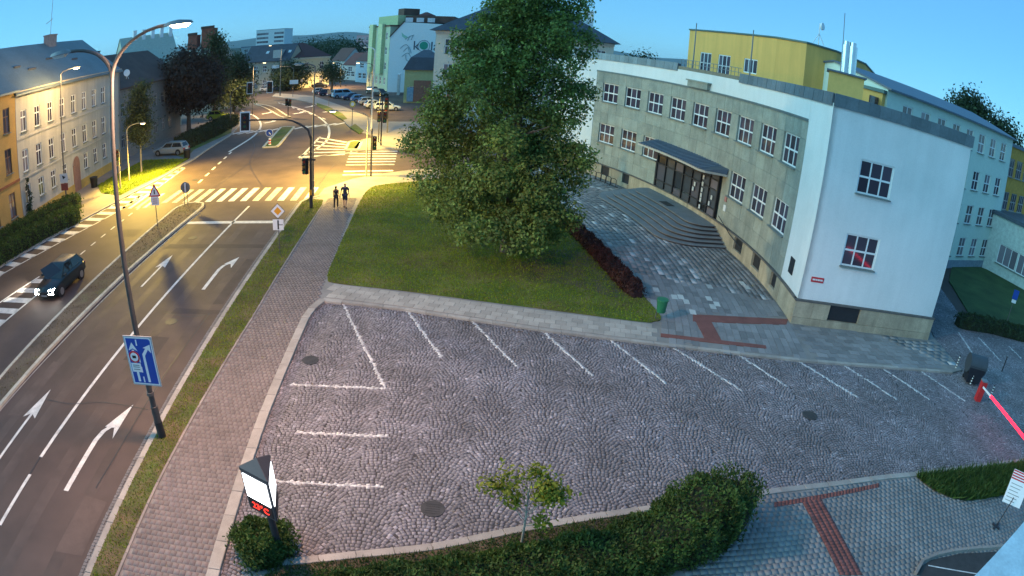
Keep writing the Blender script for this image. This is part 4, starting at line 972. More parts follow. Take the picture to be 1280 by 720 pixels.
# mural wall
m0, m1 = (-31.7, 135.6), (-17.5, 137.2)
mur = thing('mural_building', 'white fire-wall building with green lettering mural', 'building', ((m0[0] + m1[0]) / 2, 136.4, 0))
dm = (m1[0] - m0[0], m1[1] - m0[1]); Lm = math.hypot(*dm); dm = (dm[0] / Lm, dm[1] / Lm); im = (-dm[1], dm[0]); angm = math.atan2(dm[1], dm[0])
def mp(s, z, d=0): return (m0[0] + dm[0] * s + im[0] * d, m0[1] + dm[1] * s + im[1] * d, z)
out_ = [(0, 0), (Lm, 0), (Lm, 16.2), (2.9, 16.6), (0, 13.1)]
mb = MB(); nO = len(out_); mb.add([mp(s, z) for s, z in out_] + [mp(s, z, 12) for s, z in out_], [tuple(range(nO))] + [(i + 1 if i + 1 < nO else 0, i, nO + i, nO + (i + 1) % nO) for i in range(nO)])
part('wall', mb, M('mural_white', (.72, .80, .80), .85, .03), mur)
mb = MB(); mb.beam(mp(-.15, 13.05, 6), mp(2.95, 16.75, 6), 12.2, .25); mb.box(*sorted((mp(2.9, 0, 2)[0], mp(Lm, 0, 2)[0])), 138.5, 147, 16.62, 18.3); mur_r = part('roof', mb, ROOFB, mur)
for s in (4, 6.5, 9): piece('dormer', unit_box(M('dormer_white', (.6, .62, .65)), 'dormer'), mur_r, mp(s, 16.7, .8), angm, (1.6, 1.2, 1.0))
part('cupola', MB().tube([mp(7.5, 17.6, 6), mp(7.5, 18.6, 6), mp(7.5, 19.4, 6)], [2.8, 2.2, .3], 10), M('maroon_roof', (.115, .045, .04)), mur_r)
MG = M('mural_green', (.03, .30, .20), .8, .05); MK = M('mural_ink', (.05, .07, .09), .8, .05); MLG = M('mural_leaf', (.30, .58, .45), .8, .05)
def text_mesh(txt, size, mat, name='lettering'):
    cu = bpy.data.curves.new('txt', 'FONT'); cu.body = txt; cu.size = size; cu.extrude = .01; cu.align_x = 'CENTER'; cu.align_y = 'CENTER'; cu.resolution_u = 3
    to = bpy.data.objects.new('txt', cu); col.objects.link(to); dg = bpy.context.evaluated_depsgraph_get(); me = bpy.data.meshes.new_from_object(to.evaluated_get(dg)); 
    bpy.data.objects.remove(to); me.materials.clear(); me.materials.append(mat); me.name = name; return me
for tx, s, z, sz in (('k', 6.0, 11.0, 3.0), ('la', 10.2, 10.9, 3.0)):
    p = mp(s, z, -.03); piece('lettering', text_mesh(tx, sz, MK), mur, p, angm, rx=math.pi / 2)
mb = MB(); c = mp(7.75, 11.1, -.05); mb.disc(c, .95, (-im[0], -im[1], 0), 24, th=.04); part('mural_disc', mb, MG, mur)
mb = MB(); mb.tube([mp(7.75 + 1.35 * math.cos(a), 11.0 + 1.35 * math.sin(a), -.04) for a in np.linspace(0, 2 * math.pi, 25)], .05, 4); part('mural_ring', mb, MK, mur)
mb = MB()
for pts in ([(2.4, 10.3), (3.6, 11.3), (4.6, 10.4), (5.0, 9.2)], [(3.2, 9.6), (4.2, 10.6), (4.6, 9.0)], [(2.9, 8.4), (4.2, 9.3), (5.2, 8.0)], [(3.4, 12.5), (4.4, 13.2), (5.4, 13.6)], [(4.0, 12.2), (4.5, 13.4)], [(4.8, 12.4), (5.2, 13.5)], [(3.8, 8.9), (4.0, 7.6), (5.0, 7.4)], [(5.6, 7.6), (6.2, 8.2)]):
    mb.tube([mp(s, z, -.03) for s, z in spline(pts, 4)], .07, 4)
part('mural_drawing', mb, M('mural_grey', (.22, .32, .34)), mur)
mb = MB(); mb.add([mp(s, z, -.03) for s, z in ((3.1, 13.6), (2.5, 14.2), (2.7, 13.2), (3.4, 12.7), (4.2, 13.0))], [(0, 1, 2, 3, 4)]); part('mural_leaf', mb, MLG, mur)
mb = MB(); mb.obox(mp(9.0, 0, -.02)[:2], angm, 4.0, .03, 8.1, 8.35); mb.obox(mp(9.0, 0, -.02)[:2], angm, 4.4, .03, 6.2, 7.6); part('mural_band', mb, MLG, mur)
# small green corner house in front of it
a, b = G(488, 119), G(504, 128.5); lr = math.hypot(b[0] - a[0], b[1] - a[1]); rb = (b[0] + 7.5, b[1] + 1.2)
OL = M('olive_stucco', (.40, .44, .22), .85, .08)
hk, ptk, ank, rok = house('green_corner_house', 'small olive corner house with dark mansard roof in front of the mural wall', 'house', b, rb, 13, 6.4, [(1.0, 2.1, 1.2, 3.2, *FR), (3.6, 4.7, 1.2, 3.2, *FR)], 'mansard', 10.3, OL, ROOFD, .4, sill=False)
part('shop_blind', MB().obox(ptk(3.4, -.1, 0)[:2], ank, 3.2, .2, .3, 4.4), M('brick_front', (.26, .13, .09)), hk)
part('roller_stripes', MB().obox(ptk(1.2, -.12, 0)[:2], ank, 1.2, .25, .3, 3.0), M('blue_stripes', (.2, .36, .48)), hk)
part('gate_wall', MB().obox((a[0] + 1.2, a[1] + 2.5), ROAD_ANG, 4.0, .5, 0, 4.6), M('white_gate', (.62, .62, .6)), hk)
# villa behind the big tree
va, vb = (-13.8, 88), (11.8, 88)
ops = [(1.4 + c * 3.1, 2.8 + c * 3.1, z, z + 2.2, *FR) for c in range(8) for z in (2.0, 6.4, 10.2)]
hv, ptv, anv, rov = house('villa', 'large cream villa with grey hipped roof behind the big tree', 'house', va, vb, 15, 13.6, ops, 'hip', 18.0, M('villa_cream', (.60, .57, .48), .85, .05), ROOFD, .9, sill=True, eave=M('villa_cornice', (.52, .50, .46)))
for s in (5.4, 8.8, 20.5, 22.6):
    p = ptv(s, 2.6, 0); piece('roof_window', unit_box(M('roof_light', (.55, .6, .6), .2, 0), 'roof_window'), rov, (p[0], p[1], 15.2), anv, (.8, 1.2, .12), rx=R_(31))
chimney(rov, ptv(22.4, 7, 0), 16.2, 18.6, 1.2, .8, 0, WHITE)

# ------------------------------------------------------------------ right: long wing, annex, ochre block
WA = (38.9, 40.14); wd_ = (0.9602, 0.2793)
w0 = (WA[0] - wd_[0] * 15, WA[1] - wd_[1] * 15); w1 = (WA[0] + wd_[0] * 8.3, WA[1] + wd_[1] * 8.3)
ops = []
for k in range(9):
    s = 15 - 12.9 + k * 2.62
    for zt2 in (12.55, 9.1, 5.95, 2.9): ops.append((s, s + 1.35, zt2 - 1.75, zt2, (0, .5, 1), (0, .5, 1)))
ops = [o for o in ops if o[1] < 23]
house('school_wing', 'four-storey pale green wing behind the white end wall', 'building', w0, w1, 12, 13.35, ops, 'gable', 14.5, M('wing_stucco', (.66, .74, .62), .85, .04), ZINCD, .45, plinth=(.75, M('wing_plinth', (.25, .29, .33))))
oa = (w1[0] + .02, w1[1] + .5); ob = (oa[0] + 9, oa[1] + 2.6)
house('ochre_wing', 'ochre block adjoining the pale green wing', 'building', oa, ob, 10, 12.6, [(.5 + c * 2.4, 2.3 + c * 2.4, z, z + 1.9, (0, 1 / 3, 2 / 3, 1), (0, .5, 1)) for c in range(3) for z in (2.2, 6.0, 9.5)], 'flat', None, M('ochre_wing', (.58, .30, .05)), ZINCD, .2, wfm=M('grey_frame', (.4, .36, .32)))
aa = G(1226, 334); ab = G(1277, 362); ad_ = math.hypot(ab[0] - aa[0], ab[1] - aa[1]); ab = (aa[0] + (ab[0] - aa[0]) / ad_ * 16, aa[1] + (ab[1] - aa[1]) / ad_ * 16)
house('low_annex', 'low pale annex with a band of windows beside the dark lawn', 'building', aa, ab, 9, 5.6, [(1.6 + i * 2.6, 4.1 + i * 2.6, 1.2, 3.1, (0, .33, .66, 1), (0, 1)) for i in range(5)], 'flat', None, M('annex_stucco', (.56, .62, .56)), ZINCD, .25)

# ================================================================== vegetation
def leaves(name, lobes, n, size, mat, parent, seed=1, clump=14, sig=1.6, shell=.45, droop=.2, flat=.5, tone=(.7, 1.3), asp=.55, ctone=.18):
    """crown of many small leaf faces, gathered in clumps through the lobes; world coordinates"""
    rg = np.random.default_rng(seed); lob = np.array(lobes, float)
    wt = (lob[:, 3] * lob[:, 4] + lob[:, 3] * lob[:, 5] + lob[:, 4] * lob[:, 5]); wt /= wt.sum()
    nc = max(1, n // clump); li = rg.choice(len(lob), nc, p=wt)
    d = rg.normal(size=(nc, 3)); d /= np.linalg.norm(d, axis=1)[:, None]
    rad = 1 - shell * rg.random(nc) ** 1.5
    rad *= 1 + .10 * np.sin(d[:, 0] * 7 + seed) + .08 * np.sin(d[:, 1] * 9 + d[:, 2] * 8)
    cc_ = lob[li, :3] + d * rad[:, None] * lob[li, 3:6]
    ct = rg.uniform(1 - ctone, 1 + ctone, nc)
    ci = np.repeat(np.arange(nc), clump); m = len(ci)
    P = cc_[ci] + rg.normal(0, size * sig, (m, 3)) * np.array([1, 1, .75])
    nr = d[ci] * .7 + rg.normal(0, .55, (m, 3)) + np.array([0, 0, flat]); nr /= np.linalg.norm(nr, axis=1)[:, None]
    ax = np.cross(nr, rg.normal(size=(m, 3))); ax /= np.linalg.norm(ax, axis=1)[:, None] + 1e-9; ax[:, 2] -= droop; ax /= np.linalg.norm(ax, axis=1)[:, None]
    bx = np.cross(nr, ax); L = size * rg.uniform(.65, 1.35, m)[:, None]
    V = np.stack([P - ax * L * .5, P + bx * L * asp * .5 + nr * L * .08, P + ax * L * .5 - nr * L * .06, P - bx * L * asp * .5 + nr * L * .08], 1).reshape(-1, 3)
    off = np.array(ROOT.get(parent.name, (0, 0, 0))) if parent else np.zeros(3)
    me = np_mesh(name, V - off, np.arange(m * 4).reshape(-1, 4), mat, ct[ci] * rg.uniform(*tone, m))
    return me
def branchy(mb, base, z0, top, spread, r0, n=9, seed=3, levels=True):
    rg = random.Random(seed)
    for i in range(n):
        f = .25 + .7 * i / n; a = i * 2.4 + rg.uniform(-.4, .4); z = z0 + (top - z0) * f * .8
        L = spread * (1 - .45 * f) * rg.uniform(.75, 1.05); p0 = (base[0], base[1], z)
        p1 = (base[0] + math.cos(a) * L * .5, base[1] + math.sin(a) * L * .5, z + L * .35); p2 = (base[0] + math.cos(a) * L, base[1] + math.sin(a) * L, z + L * .5)
        r = r0 * (1 - f) * .55 + .02; mb.tube([p0, p1, p2], [r, r * .6, r * .2], 6)
        for k in (-.6, .6):
            q = (p1[0] + math.cos(a + k) * L * .45, p1[1] + math.sin(a + k) * L * .45, p1[2] + L * .2); mb.tube([p1, q], [r * .5, r * .15], 5)
def tree(name, label, base, top, spread, lobes, n, size, lm, trunk_r=.25, bark=BARK, seed=1, group=None, z_first=2.0, cat='tree', **kw):
    t = thing(name, label, cat, (base[0], base[1], .1), group=group)
    mb = MB(); lean = .15
    mb.tube([(base[0], base[1], .05), (base[0] + .05, base[1], z_first), (base[0] + lean, base[1] + .1, top * .6), (base[0], base[1], top * .92)], [trunk_r * 1.25, trunk_r, trunk_r * .6, .04], 9)
    tr_ = part('trunk', mb, bark, t, True)
    bm_ = MB(); branchy(bm_, base, z_first, top, spread, trunk_r, seed=seed); part('limbs', bm_, bark, tr_, True)
    me = leaves('crown', lobes, n, size, lm, t, seed, **kw); tag(link('crown', me, t), kind='stuff')
    return t
def lobeset(base, z0, z1, rx, n, seed, rs=.38, prof=None):
    rg = random.Random(seed); out = []
    for i in range(n):
        f = (i + .5) / n; pr = prof(f) if prof else math.sin(math.pi * min(1, .12 + .88 * f)) ** .6
        a = i * 2.399 + rg.uniform(-.4, .4); d = rx * pr * rg.uniform(.35, .68); r = rx * rs * rg.uniform(.8, 1.25) * (.55 + .45 * pr)
        out.append((base[0] + math.cos(a) * d, base[1] + math.sin(a) * d, z0 + (z1 - z0) * f, r, r, r * rg.uniform(.6, .85)))
    return out
LEAF = leafmat('hornbeam_leaf', (.14, .215, .05), .3, .3); LEAFD = leafmat('purple_leaf', (.05, .038, .03)); LEAFP = leafmat('poplar_leaf', (.06, .085, .035))
LEAFY = leafmat('sapling_leaf', (.20, .25, .03), .45); LEAFH = leafmat('hedge_leaf', (.06, .11, .025)); LEAFR = leafmat('barberry_leaf', (.06, .024, .022)); LEAFB = leafmat('dark_leaf', (.035, .06, .025))

TB = (-.5, 32.3)
prof = lambda f: np.interp(f, [0, .12, .35, .6, .85, 1], [.66, .92, 1.0, .86, .60, .36])
axis = lambda z: TB[0] + np.interp(z, [1, 4, 8, 12, 15], [.2, -.2, -.7, -.3, .2])
lob = [(l[0] - TB[0] + axis(l[2]), *l[1:]) for l in lobeset(TB, 1.9, 15.4, 5.1, 40, 5, .27, prof)] + [(axis(z), TB[1], z, 1.9 * prof((z - 1) / 14), 1.9 * prof((z - 1) / 14), 1.4) for z in (3.5, 6, 8.5, 11, 13.2)]
lob += [(-5.2, 31.8, 6.1, 1.4, 1.4, .9), (-4.7, 31.4, 4.2, 1.3, 1.4, .85), (-4.2, 31.5, 8.3, 1.2, 1.2, 1.0), (2.6, 32, 9.2, 1.2, 1.3, .9), (2.8, 31.6, 5.9, 1.3, 1.4, .85), (-2.0, 29.4, 2.3, 1.5, 1.3, .75), (.4, 29.5, 2.0, 1.4, 1.3, .7), (-3.6, 30.4, 2.9, 1.3, 1.3, .75), (2.2, 30.6, 3.0, 1.3, 1.3, .8), (-2.6, 33, 10.6, 1.2, 1.2, 1.1), (2.5, 33, 12.1, 1.2, 1.2, 1.0), (-3.5, 32, 9.7, 1.2, 1.2, 1.0), (-3.2, 32, 11.6, 1.0, 1.0, .9), (-4.6, 32, 7.2, 1.2, 1.2, .9), (-1.0, 33, 13.3, 1.2, 1.2, 1.1), (2.0, 32.4, 14.3, 1.0, 1.0, .9), (.6, 31.8, 6.6, 1.5, 1.3, 1.0), (-1.4, 29.6, 5.0, 1.3, 1.2, .8), (.9, 29.6, 4.4, 1.2, 1.1, .8)]
tree('broadleaf_tree', 'huge dense dark-green broadleaf tree standing on the lawn', TB, 14.5, 4.2, lob, 98000, .19, LEAF, .32, seed=5, z_first=1.6, clump=26, sig=1.15, shell=.42, tone=(.5, 1.45), ctone=.32)
c = G(236, 168); tree('purple_tree', 'purple-leaved round tree beside the parked silver estate car', c, 11.4, 4.5, lobeset(c, 4.4, 11.4, 5.2, 20, 8, .42), 16000, .5, LEAFD, .3, seed=8, z_first=3.0, shell=.45)
c = (-50.5, 88); tree('poplar_tree', 'slender pointed grey-green tree behind the purple tree', c, 14.5, 2.2, lobeset(c, 2.5, 14.2, 3.3, 16, 9, .45, lambda f: np.interp(f, [0, .3, .7, 1], [.9, 1, .7, .25])), 9000, .42, LEAFP, .22, seed=9)
c = (-52, 98); tree('dark_tree', 'dark bushy tree beyond the slender pointed one', c, 10.5, 3.2, lobeset(c, 2.0, 10.0, 4.4, 14, 12, .45), 7000, .5, LEAFB, .25, seed=12)
c = G(177, 217); tree('street_tree', 'young narrow street tree with pale trunk on the grass patch', c, 9.0, 1.1, lobeset(c, 3.2, 9.0, 1.5, 12, 10, .5, lambda f: np.interp(f, [0, .4, 1], [.7, 1, .5])), 6500, .26, LEAFP, .09, BARKL, seed=10, z_first=2.6)
c = (-59, 142); tree('dark_tree', 'broad dark tree in front of the cream corner house', c, 7.4, 3.6, lobeset(c, 1.6, 6.6, 5.6, 14, 14, .42), 6500, .55, LEAFB, .3, seed=14)
c = far_pt(1219, 84); tree('broadleaf_tree', 'big dark tree rising behind the long wing roof', c, 17, 5, lobeset(c, 9, 17.2, 5.6, 18, 15, .4), 13000, .5, LEAFB, .4, seed=15, z_first=5)
c = far_pt(1262, 84); tree('broadleaf_tree', 'lower dark tree beyond the ochre block', c, 13, 4, lobeset(c, 7, 15.5, 5, 12, 16, .42), 6000, .5, LEAFB, .35, seed=16, z_first=4)
c = (15.5, 85); tree('broadleaf_tree', 'treetop just showing over the school parapet', c, 12.6, 3.0, lobeset(c, 8, 12.4, 3.2, 9, 17, .42), 3500, .42, LEAFB, .3, seed=17, z_first=4)
for k, (px, ds, zt2, rx) in enumerate(((402, 260, 12.5, 12), (420, 300, 13.5, 14), (438, 240, 11.5, 8), (385, 330, 14, 14), (296, 180, 10.5, 6), (415, 150, 6.8, 3.0))):
    c = far_pt(px, ds); tree('dark_tree', ['wide dark copse tree far behind the cream corner house', 'rounded far tree under the hills', 'far tree beside the pink block', 'far tree left of the copse', 'tree behind the grey row house', 'small tree beside the cream corner house'][k], c, zt2, rx * .7, lobeset(c, zt2 * .4, zt2 * .92, rx, 9, 20 + k, .45), 2200, .9 if ds > 200 else .5, LEAFB, .3, seed=20 + k)
# sapling by the near kerb
sb = G(651, 683)
t = thing('sapling', 'thin young tree with yellow-green leaves beside the parking kerb', 'tree', (*sb, .05))
mb = MB(); mb.tube([(*sb, 0), (sb[0] + .03, sb[1] + .02, 1.0), (sb[0] + .01, sb[1], 1.9), (sb[0] + .05, sb[1] + .05, 2.3)], [.035, .028, .02, .008], 7)
tk = part('trunk', mb, BARKL, t, True); mb = MB()
tips = [(-.85, .1, 2.0), (-.5, -.15, 1.7), (.6, .1, 1.8), (.85, -.05, 2.0), (.2, .2, 2.35), (-.35, .25, 2.2), (.45, -.1, 2.2), (.35, .0, 1.05)]
for dx, dy, z in tips: mb.tube([(sb[0] + .02, sb[1], max(.8, z - .75)), (sb[0] + dx * .55, sb[1] + dy * .5, z - .22), (sb[0] + dx, sb[1] + dy, z)], [.014, .009, .004], 5)
part('limbs', mb, BARKL, tk)
me = leaves('crown', [(sb[0] + dx * .9, sb[1] + dy, z, .34, .3, .15) for dx, dy, z in tips[:-1]] + [(sb[0] + dx * .5, sb[1], z, .26, .22, .12) for dx, dy, z in tips[:4]] + [(sb[0] + .42, sb[1], 1.0, .22, .2, .2)], 1500, .125, LEAFY, t, 31, clump=10, sig=.8, shell=.9, flat=.9)
tag(link('crown', me, t), kind='stuff')

# hedges: a dark twiggy body with leaves all over it
def hedge(name, label, spine, halfw, h, n, size, lm, seed, cat='hedge', group=None, coremat=None, zb=.1, round_=.35, droop=-.3):
    t = thing(name, label, cat, (*spine[0], zb), group=group)
    P = resample(spine, .45); core = MB(); rg = np.random.default_rng(seed); secs = []
    hw = halfw if hasattr(halfw, '__len__') else [halfw] * 2; hh = h if hasattr(h, '__len__') else [h] * 2
    fr = np.linspace(0, 1, len(P)); HWs = np.interp(fr, np.linspace(0, 1, len(hw)), hw); HHs = np.interp(fr, np.linspace(0, 1, len(hh)), hh)
    for i, p in enumerate(P):
        a, b = P[max(i - 1, 0)], P[min(i + 1, len(P) - 1)]; d = math.hypot(b[0] - a[0], b[1] - a[1]); nx, ny = -(b[1] - a[1]) / d, (b[0] - a[0]) / d
        endf = min(1, .55 + .45 * min(i, len(P) - 1 - i) / 1.5)
        W_, H_ = HWs[i] * endf, HHs[i] * (.8 + .2 * endf); secs.append((p, nx, ny, W_, H_))
    prof_ = [(-1, 0), (-1.0, .55), (-.82, .9), (-.4, 1), (.4, 1), (.82, .9), (1.0, .55), (1, 0)]
    k = .86; vs = []
    for (p, nx, ny, W_, H_) in secs:
        for x, z in prof_: vs.append((p[0] + nx * x * W_ * k, p[1] + ny * x * W_ * k, zb - .05 + z * H_ * k))
    m = len(prof_); fs = [(i * m + j, i * m + j + 1, (i + 1) * m + j + 1, (i + 1) * m + j) for i in range(len(secs) - 1) for j in range(m - 1)] + [tuple(range(m)), tuple(range((len(secs) - 1) * m + m - 1, (len(secs) - 1) * m - 1, -1))]
    core.add(vs, fs); part('branches', core, coremat or M('hedge_inner', (.02, .025, .012), .95, .3, 3, 20), t)
    # leaves over the surface
    u_ = rg.random(n) * (len(secs) - 1.001); i0 = u_.astype(int); f = u_ - i0
    S = np.array([(s[0][0], s[0][1], s[1], s[2], s[3], s[4]) for s in secs]); Q = S[i0] * (1 - f[:, None]) + S[i0 + 1] * f[:, None]
    v_ = rg.random(n); pp = np.array(prof_); al = np.linspace(0, 1, m); X = np.interp(v_, al, pp[:, 0]); Z = np.interp(v_, al, pp[:, 1])
    lump = 1 + .07 * np.sin(u_ * 1.9 + v_ * 9) + .05 * np.sin(u_ * 4.3 - v_ * 15)
    rr = rg.uniform(.84, 1.06, n) * lump
    C3 = np.stack([Q[:, 0] + Q[:, 2] * X * Q[:, 4] * rr, Q[:, 1] + Q[:, 3] * X * Q[:, 4] * rr, zb + Z * Q[:, 5] * rr], 1)
    endm = (u_ < .6) | (u_ > len(secs) - 1.6); C3[endm, :2] += rg.normal(0, .12, (endm.sum(), 2))
    nr = np.stack([Q[:, 2] * X, Q[:, 3] * X, Z * .9], 1) + rg.normal(0, .5, (n, 3)); nr /= np.linalg.norm(nr, axis=1)[:, None]
    ax = nr * .6 + rg.normal(0, .6, (n, 3)); ax[:, 2] += .35; ax /= np.linalg.norm(ax, axis=1)[:, None]; bx = np.cross(nr, ax); bx /= np.linalg.norm(bx, axis=1)[:, None] + 1e-9
    L = size * rg.uniform(.6, 1.4, n)[:, None]
    V = np.stack([C3 - ax * L * .4, C3 + bx * L * .25, C3 + ax * L * .6, C3 - bx * L * .25], 1).reshape(-1, 3) - np.array(ROOT[t.name])
    tn_ = rg.uniform(.65, 1.3, n) * (1 + .22 * np.sin(u_ * 2.7 + X * 4))
    tag(link('foliage', np_mesh('foliage', V, np.arange(n * 4).reshape(-1, 4), lm, tn_), t), kind='stuff')
    return t
def back_off(px, py, z, d):
    p = G(px, py, z); h = math.hypot(*p); return (p[0] - p[0] / h * d, p[1] - p[1] / h * d)
hsp = spline([back_off(392, 709, .55, .55), back_off(455, 703, .55, .6), back_off(520, 696, .6, .65), back_off(585, 689, .6, .7), back_off(650, 679, .65, .75), back_off(750, 661, .7, .85), back_off(846, 640, .75, .85), back_off(884, 612, 1.15, .9), back_off(912, 581, 1.7, 1.0), back_off(940, 576, 1.75, 1.05), back_off(958, 594, 1.5, 1.0)], 4)
hedge('clipped_hedge', 'long dark green clipped hedge along the near parking kerb, swelling to a ball', hsp, [.5, .55, .62, .68, .75, .8, .85, .9, 1.05, 1.1, .9], [.5, .52, .55, .58, .6, .65, .7, .8, 1.35, 1.75, 1.6], 34000, .105, LEAFH, 41)
hb = G(318, 700); hedge('round_shrub', 'rounded green shrub at the foot of the lit advertising column', [(-6.1, 8.7), (-5.5, 9.2), (-5.0, 9.55)], [.7, .8, .6], [.65, .85, .6], 6500, .1, LEAFH, 42, 'shrub')
rsp = [G(712, 281, .1), G(735, 300, .1), G(762, 328, .1), G(786, 353, .1), G(803, 372, .1)]
hedge('barberry_hedge', 'dark red barberry hedge between the lawn and the forecourt', [(p[0] - .3, p[1] - .2) for p in rsp], .5, .62, 9000, .13, LEAFR, 43, coremat=M('barberry_inner', (.03, .012, .014), .95, .2))
hedge('clipped_hedge', 'clipped hedge in front of the ochre and pale houses, roadside row', [RF(17, -30.2), RF(27.5, -29.9), RF(33.5, -28.9), RF(38.9, -27.6)], [.9, .95, 1.0], 1.15, 16000, .17, LEAFH, 44)
hedge('clipped_hedge', 'clipped hedge row closer to the house walls, with the small conifers', [RF(24, -32.0), RF(33, -31.4), RF(42.5, -29.8)], [.7, .8], 1.3, 11000, .17, LEAFH, 45)
hedge('clipped_hedge', 'dark low hedge behind the parked silver estate car', [RF(66.2, -29.6), RF(77, -29.2), RF(88, -29.6)], [1.2, 1.5, 1.2], 1.5, 9000, .26, LEAFB, 46)
hedge('clipped_hedge', 'dark hedge in front of the low annex lawn', [G(1195, 408), G(1235, 414), G(1277, 425), (41, 26.5)], .6, .8, 5000, .16, LEAFB, 47)
# small topiary conifers by the pale house
for (px, py, h_, lab) in ((41, 282, 3.6, 'slim spiral conifer in front of the pale house wall'), (37, 252, 2.4, 'shorter conifer by the pale house downpipe')):
    c = G(px, py) if h_ > 3 else (G(41, 282)[0] - 1.2, G(41, 282)[1] - .9)
    t = thing('topiary_conifer', lab, 'tree', (*c, .1)); part('trunk', MB().tube([(*c, 0), (*c, h_ * .9)], [.05, .02], 6), BARK, t)
    lb = [(c[0] + .14 * math.cos(i * 1.1), c[1] + .14 * math.sin(i * 1.1), .5 + i * .3, .3 * (1 - i * .3 / h_ * .7), .3 * (1 - i * .3 / h_ * .7), .14) for i in range(int(h_ / .3))]
    tag(link('crown', leaves('crown', lb, 1300, .14, LEAFB, t, 51, clump=10, sig=.5), t), kind='stuff')

# right-hand dark lawns, near planting bed
rlawn = [G(1186, 352), G(1190, 334), G(1226, 335), (52, 36), (52, 30), G(1277, 408), G(1240, 400), G(1210, 392)]
struct('lawn', MB().prism(rlawn, 0, .1), M('shaded_turf', (.05, .085, .025), .95, .3, .5, 10, .5))  # darker turf copy: shade put into its colour
bed = spline([G(1146, 596, .1), G(1165, 612, .1), G(1200, 625, .1), G(1240, 622, .1), G(1277, 612, .1), (24, 11.5), (24, 12.5), G(1276, 581, .1), G(1200, 590, .1), G(1146, 596, .1)], 3)[:-1]
struct('planting_bed', MB().prism(bed, 0, .12), SOIL)
def blades(name, poly_, n, h, wd, mat, parent, seed, z):
    rg = np.random.default_rng(seed); P = np.array(poly_); lo, hi = P.min(0), P.max(0)
    X = rg.uniform(lo[0], hi[0], n * 3); Y = rg.uniform(lo[1], hi[1], n * 3); k = np_inside(X, Y, poly_); X, Y = X[k][:n], Y[k][:n]; m = len(X)
    a = rg.uniform(0, 2 * math.pi, m); hh = h * rg.uniform(.5, 1.4, m); ln = rg.normal(0, .5, (m, 2)) * hh[:, None]
    V = np.stack([np.stack([X - np.cos(a) * wd, Y - np.sin(a) * wd, np.full(m, z)], 1), np.stack([X + np.cos(a) * wd, Y + np.sin(a) * wd, np.full(m, z)], 1), np.stack([X + ln[:, 0], Y + ln[:, 1], z + hh], 1)], 1).reshape(-1, 3)
    tag(link(name, np_mesh(name, V, np.arange(m * 3).reshape(-1, 3), mat, rg.uniform(.6, 1.4, m)), parent), kind='stuff')
GR = leafmat('grass_blade', (.165, .24, .010), .3); GRD = leafmat('dry_grass_blade', (.15, .125, .055), .3)
def S_(n): return [o for o in col.objects if o.name == n][0]
blades('grass', lawn_poly, 60000, .07, .022, GR, S_('lawn'), 61, PZ + .028)
blades('dry_grass', lawn_poly, 9000, .06, .022, GRD, S_('lawn'), 62, PZ + .028)
blades('grass', verge_poly, 26000, .065, .016, GR, S_('grass_verge'), 63, PZ + .018)
blades('dry_grass', verge_poly, 14000, .05, .016, GRD, S_('grass_verge'), 64, PZ + .018)
blades('grass', gp, 9000, .12, .04, GR, S_('grass_patch.002'), 65, .148)
blades('ground_cover', bed, 9000, .28, .05, LEAFH, S_('planting_bed'), 66, .1)
blades('weeds', med_poly, 2500, .06, .025, GRD, S_('median_strip'), 67, .098)

def litter(name, poly_, n, size, mat, parent, seed, z):
    rg = np.random.default_rng(seed); P = np.array(poly_); lo, hi = P.min(0), P.max(0)
    X = rg.uniform(lo[0], hi[0], n * 4); Y = rg.uniform(lo[1], hi[1], n * 4); k = np_inside(X, Y, poly_); X, Y = X[k][:n], Y[k][:n]; m = len(X)
    a = rg.uniform(0, 6.28, m); s = size * rg.uniform(.5, 1.3, m); q = []
    for dx, dy in ((-.5, 0), (0, -.3), (.5, 0), (0, .3)): q.append(np.stack([X + s * (dx * np.cos(a) - dy * np.sin(a)), Y + s * (dx * np.sin(a) + dy * np.cos(a)), z + rg.uniform(.0, .025, m)], 1))
    tag(link(name, np_mesh(name, np.stack(q, 1).reshape(-1, 3), np.arange(m * 4).reshape(-1, 4), mat, rg.uniform(.6, 1.4, m)), parent), kind='stuff')
DRYL = leafmat('dry_leaf', (.16, .10, .05), .2)
litter('fallen_leaves', lawn_poly, 1500, .11, DRYL, S_('lawn'), 71, PZ + .06)
ce = [(p[0], p[1]) for p in corner + far_edge[1:5]]; litter('fallen_leaves', ce + [(p[0] + .05, p[1] - .55) for p in ce[::-1]], 900, .07, DRYL, lot, 72, .032)
litter('fallen_leaves', lot_poly, 900, .06, DRYL, lot, 73, .032)
# ================================================================== street furniture
def lamp_light(parent, P, power, colr, size=.55, spot=150, aim=(0, 0, -1), name='lamp_light'):
    ld = bpy.data.lights.new(name, 'SPOT' if spot < 175 else 'POINT'); ld.energy = power; ld.color = colr; ld.shadow_soft_size = size
    if spot < 175: ld.spot_size = R_(spot); ld.spot_blend = .3 if spot > 160 else .45
    o = bpy.data.objects.new(name, ld); col.objects.link(o); o.parent = parent; off = ROOT[parent.name]
    o.location = (P[0] - off[0], P[1] - off[1], P[2] - off[2]); o.rotation_euler = (-Vector(aim)).to_track_quat('Z', 'Y').to_euler(); return o
WARM = (1.0, .66, .26); PINK = (1.0, .58, .36); LEDY = (1.0, .66, .12)
GLOW = M('lamp_glow', (1, .9, .7), .5, 0, emit=30, ecol=(1, .78, .42)); GLOWS = M('lamp_glow_small', (1, .9, .7), .5, 0, emit=5, ecol=(1, .70, .32)); LENS = M('lamp_lens', (.6, .6, .58), .2, 0)
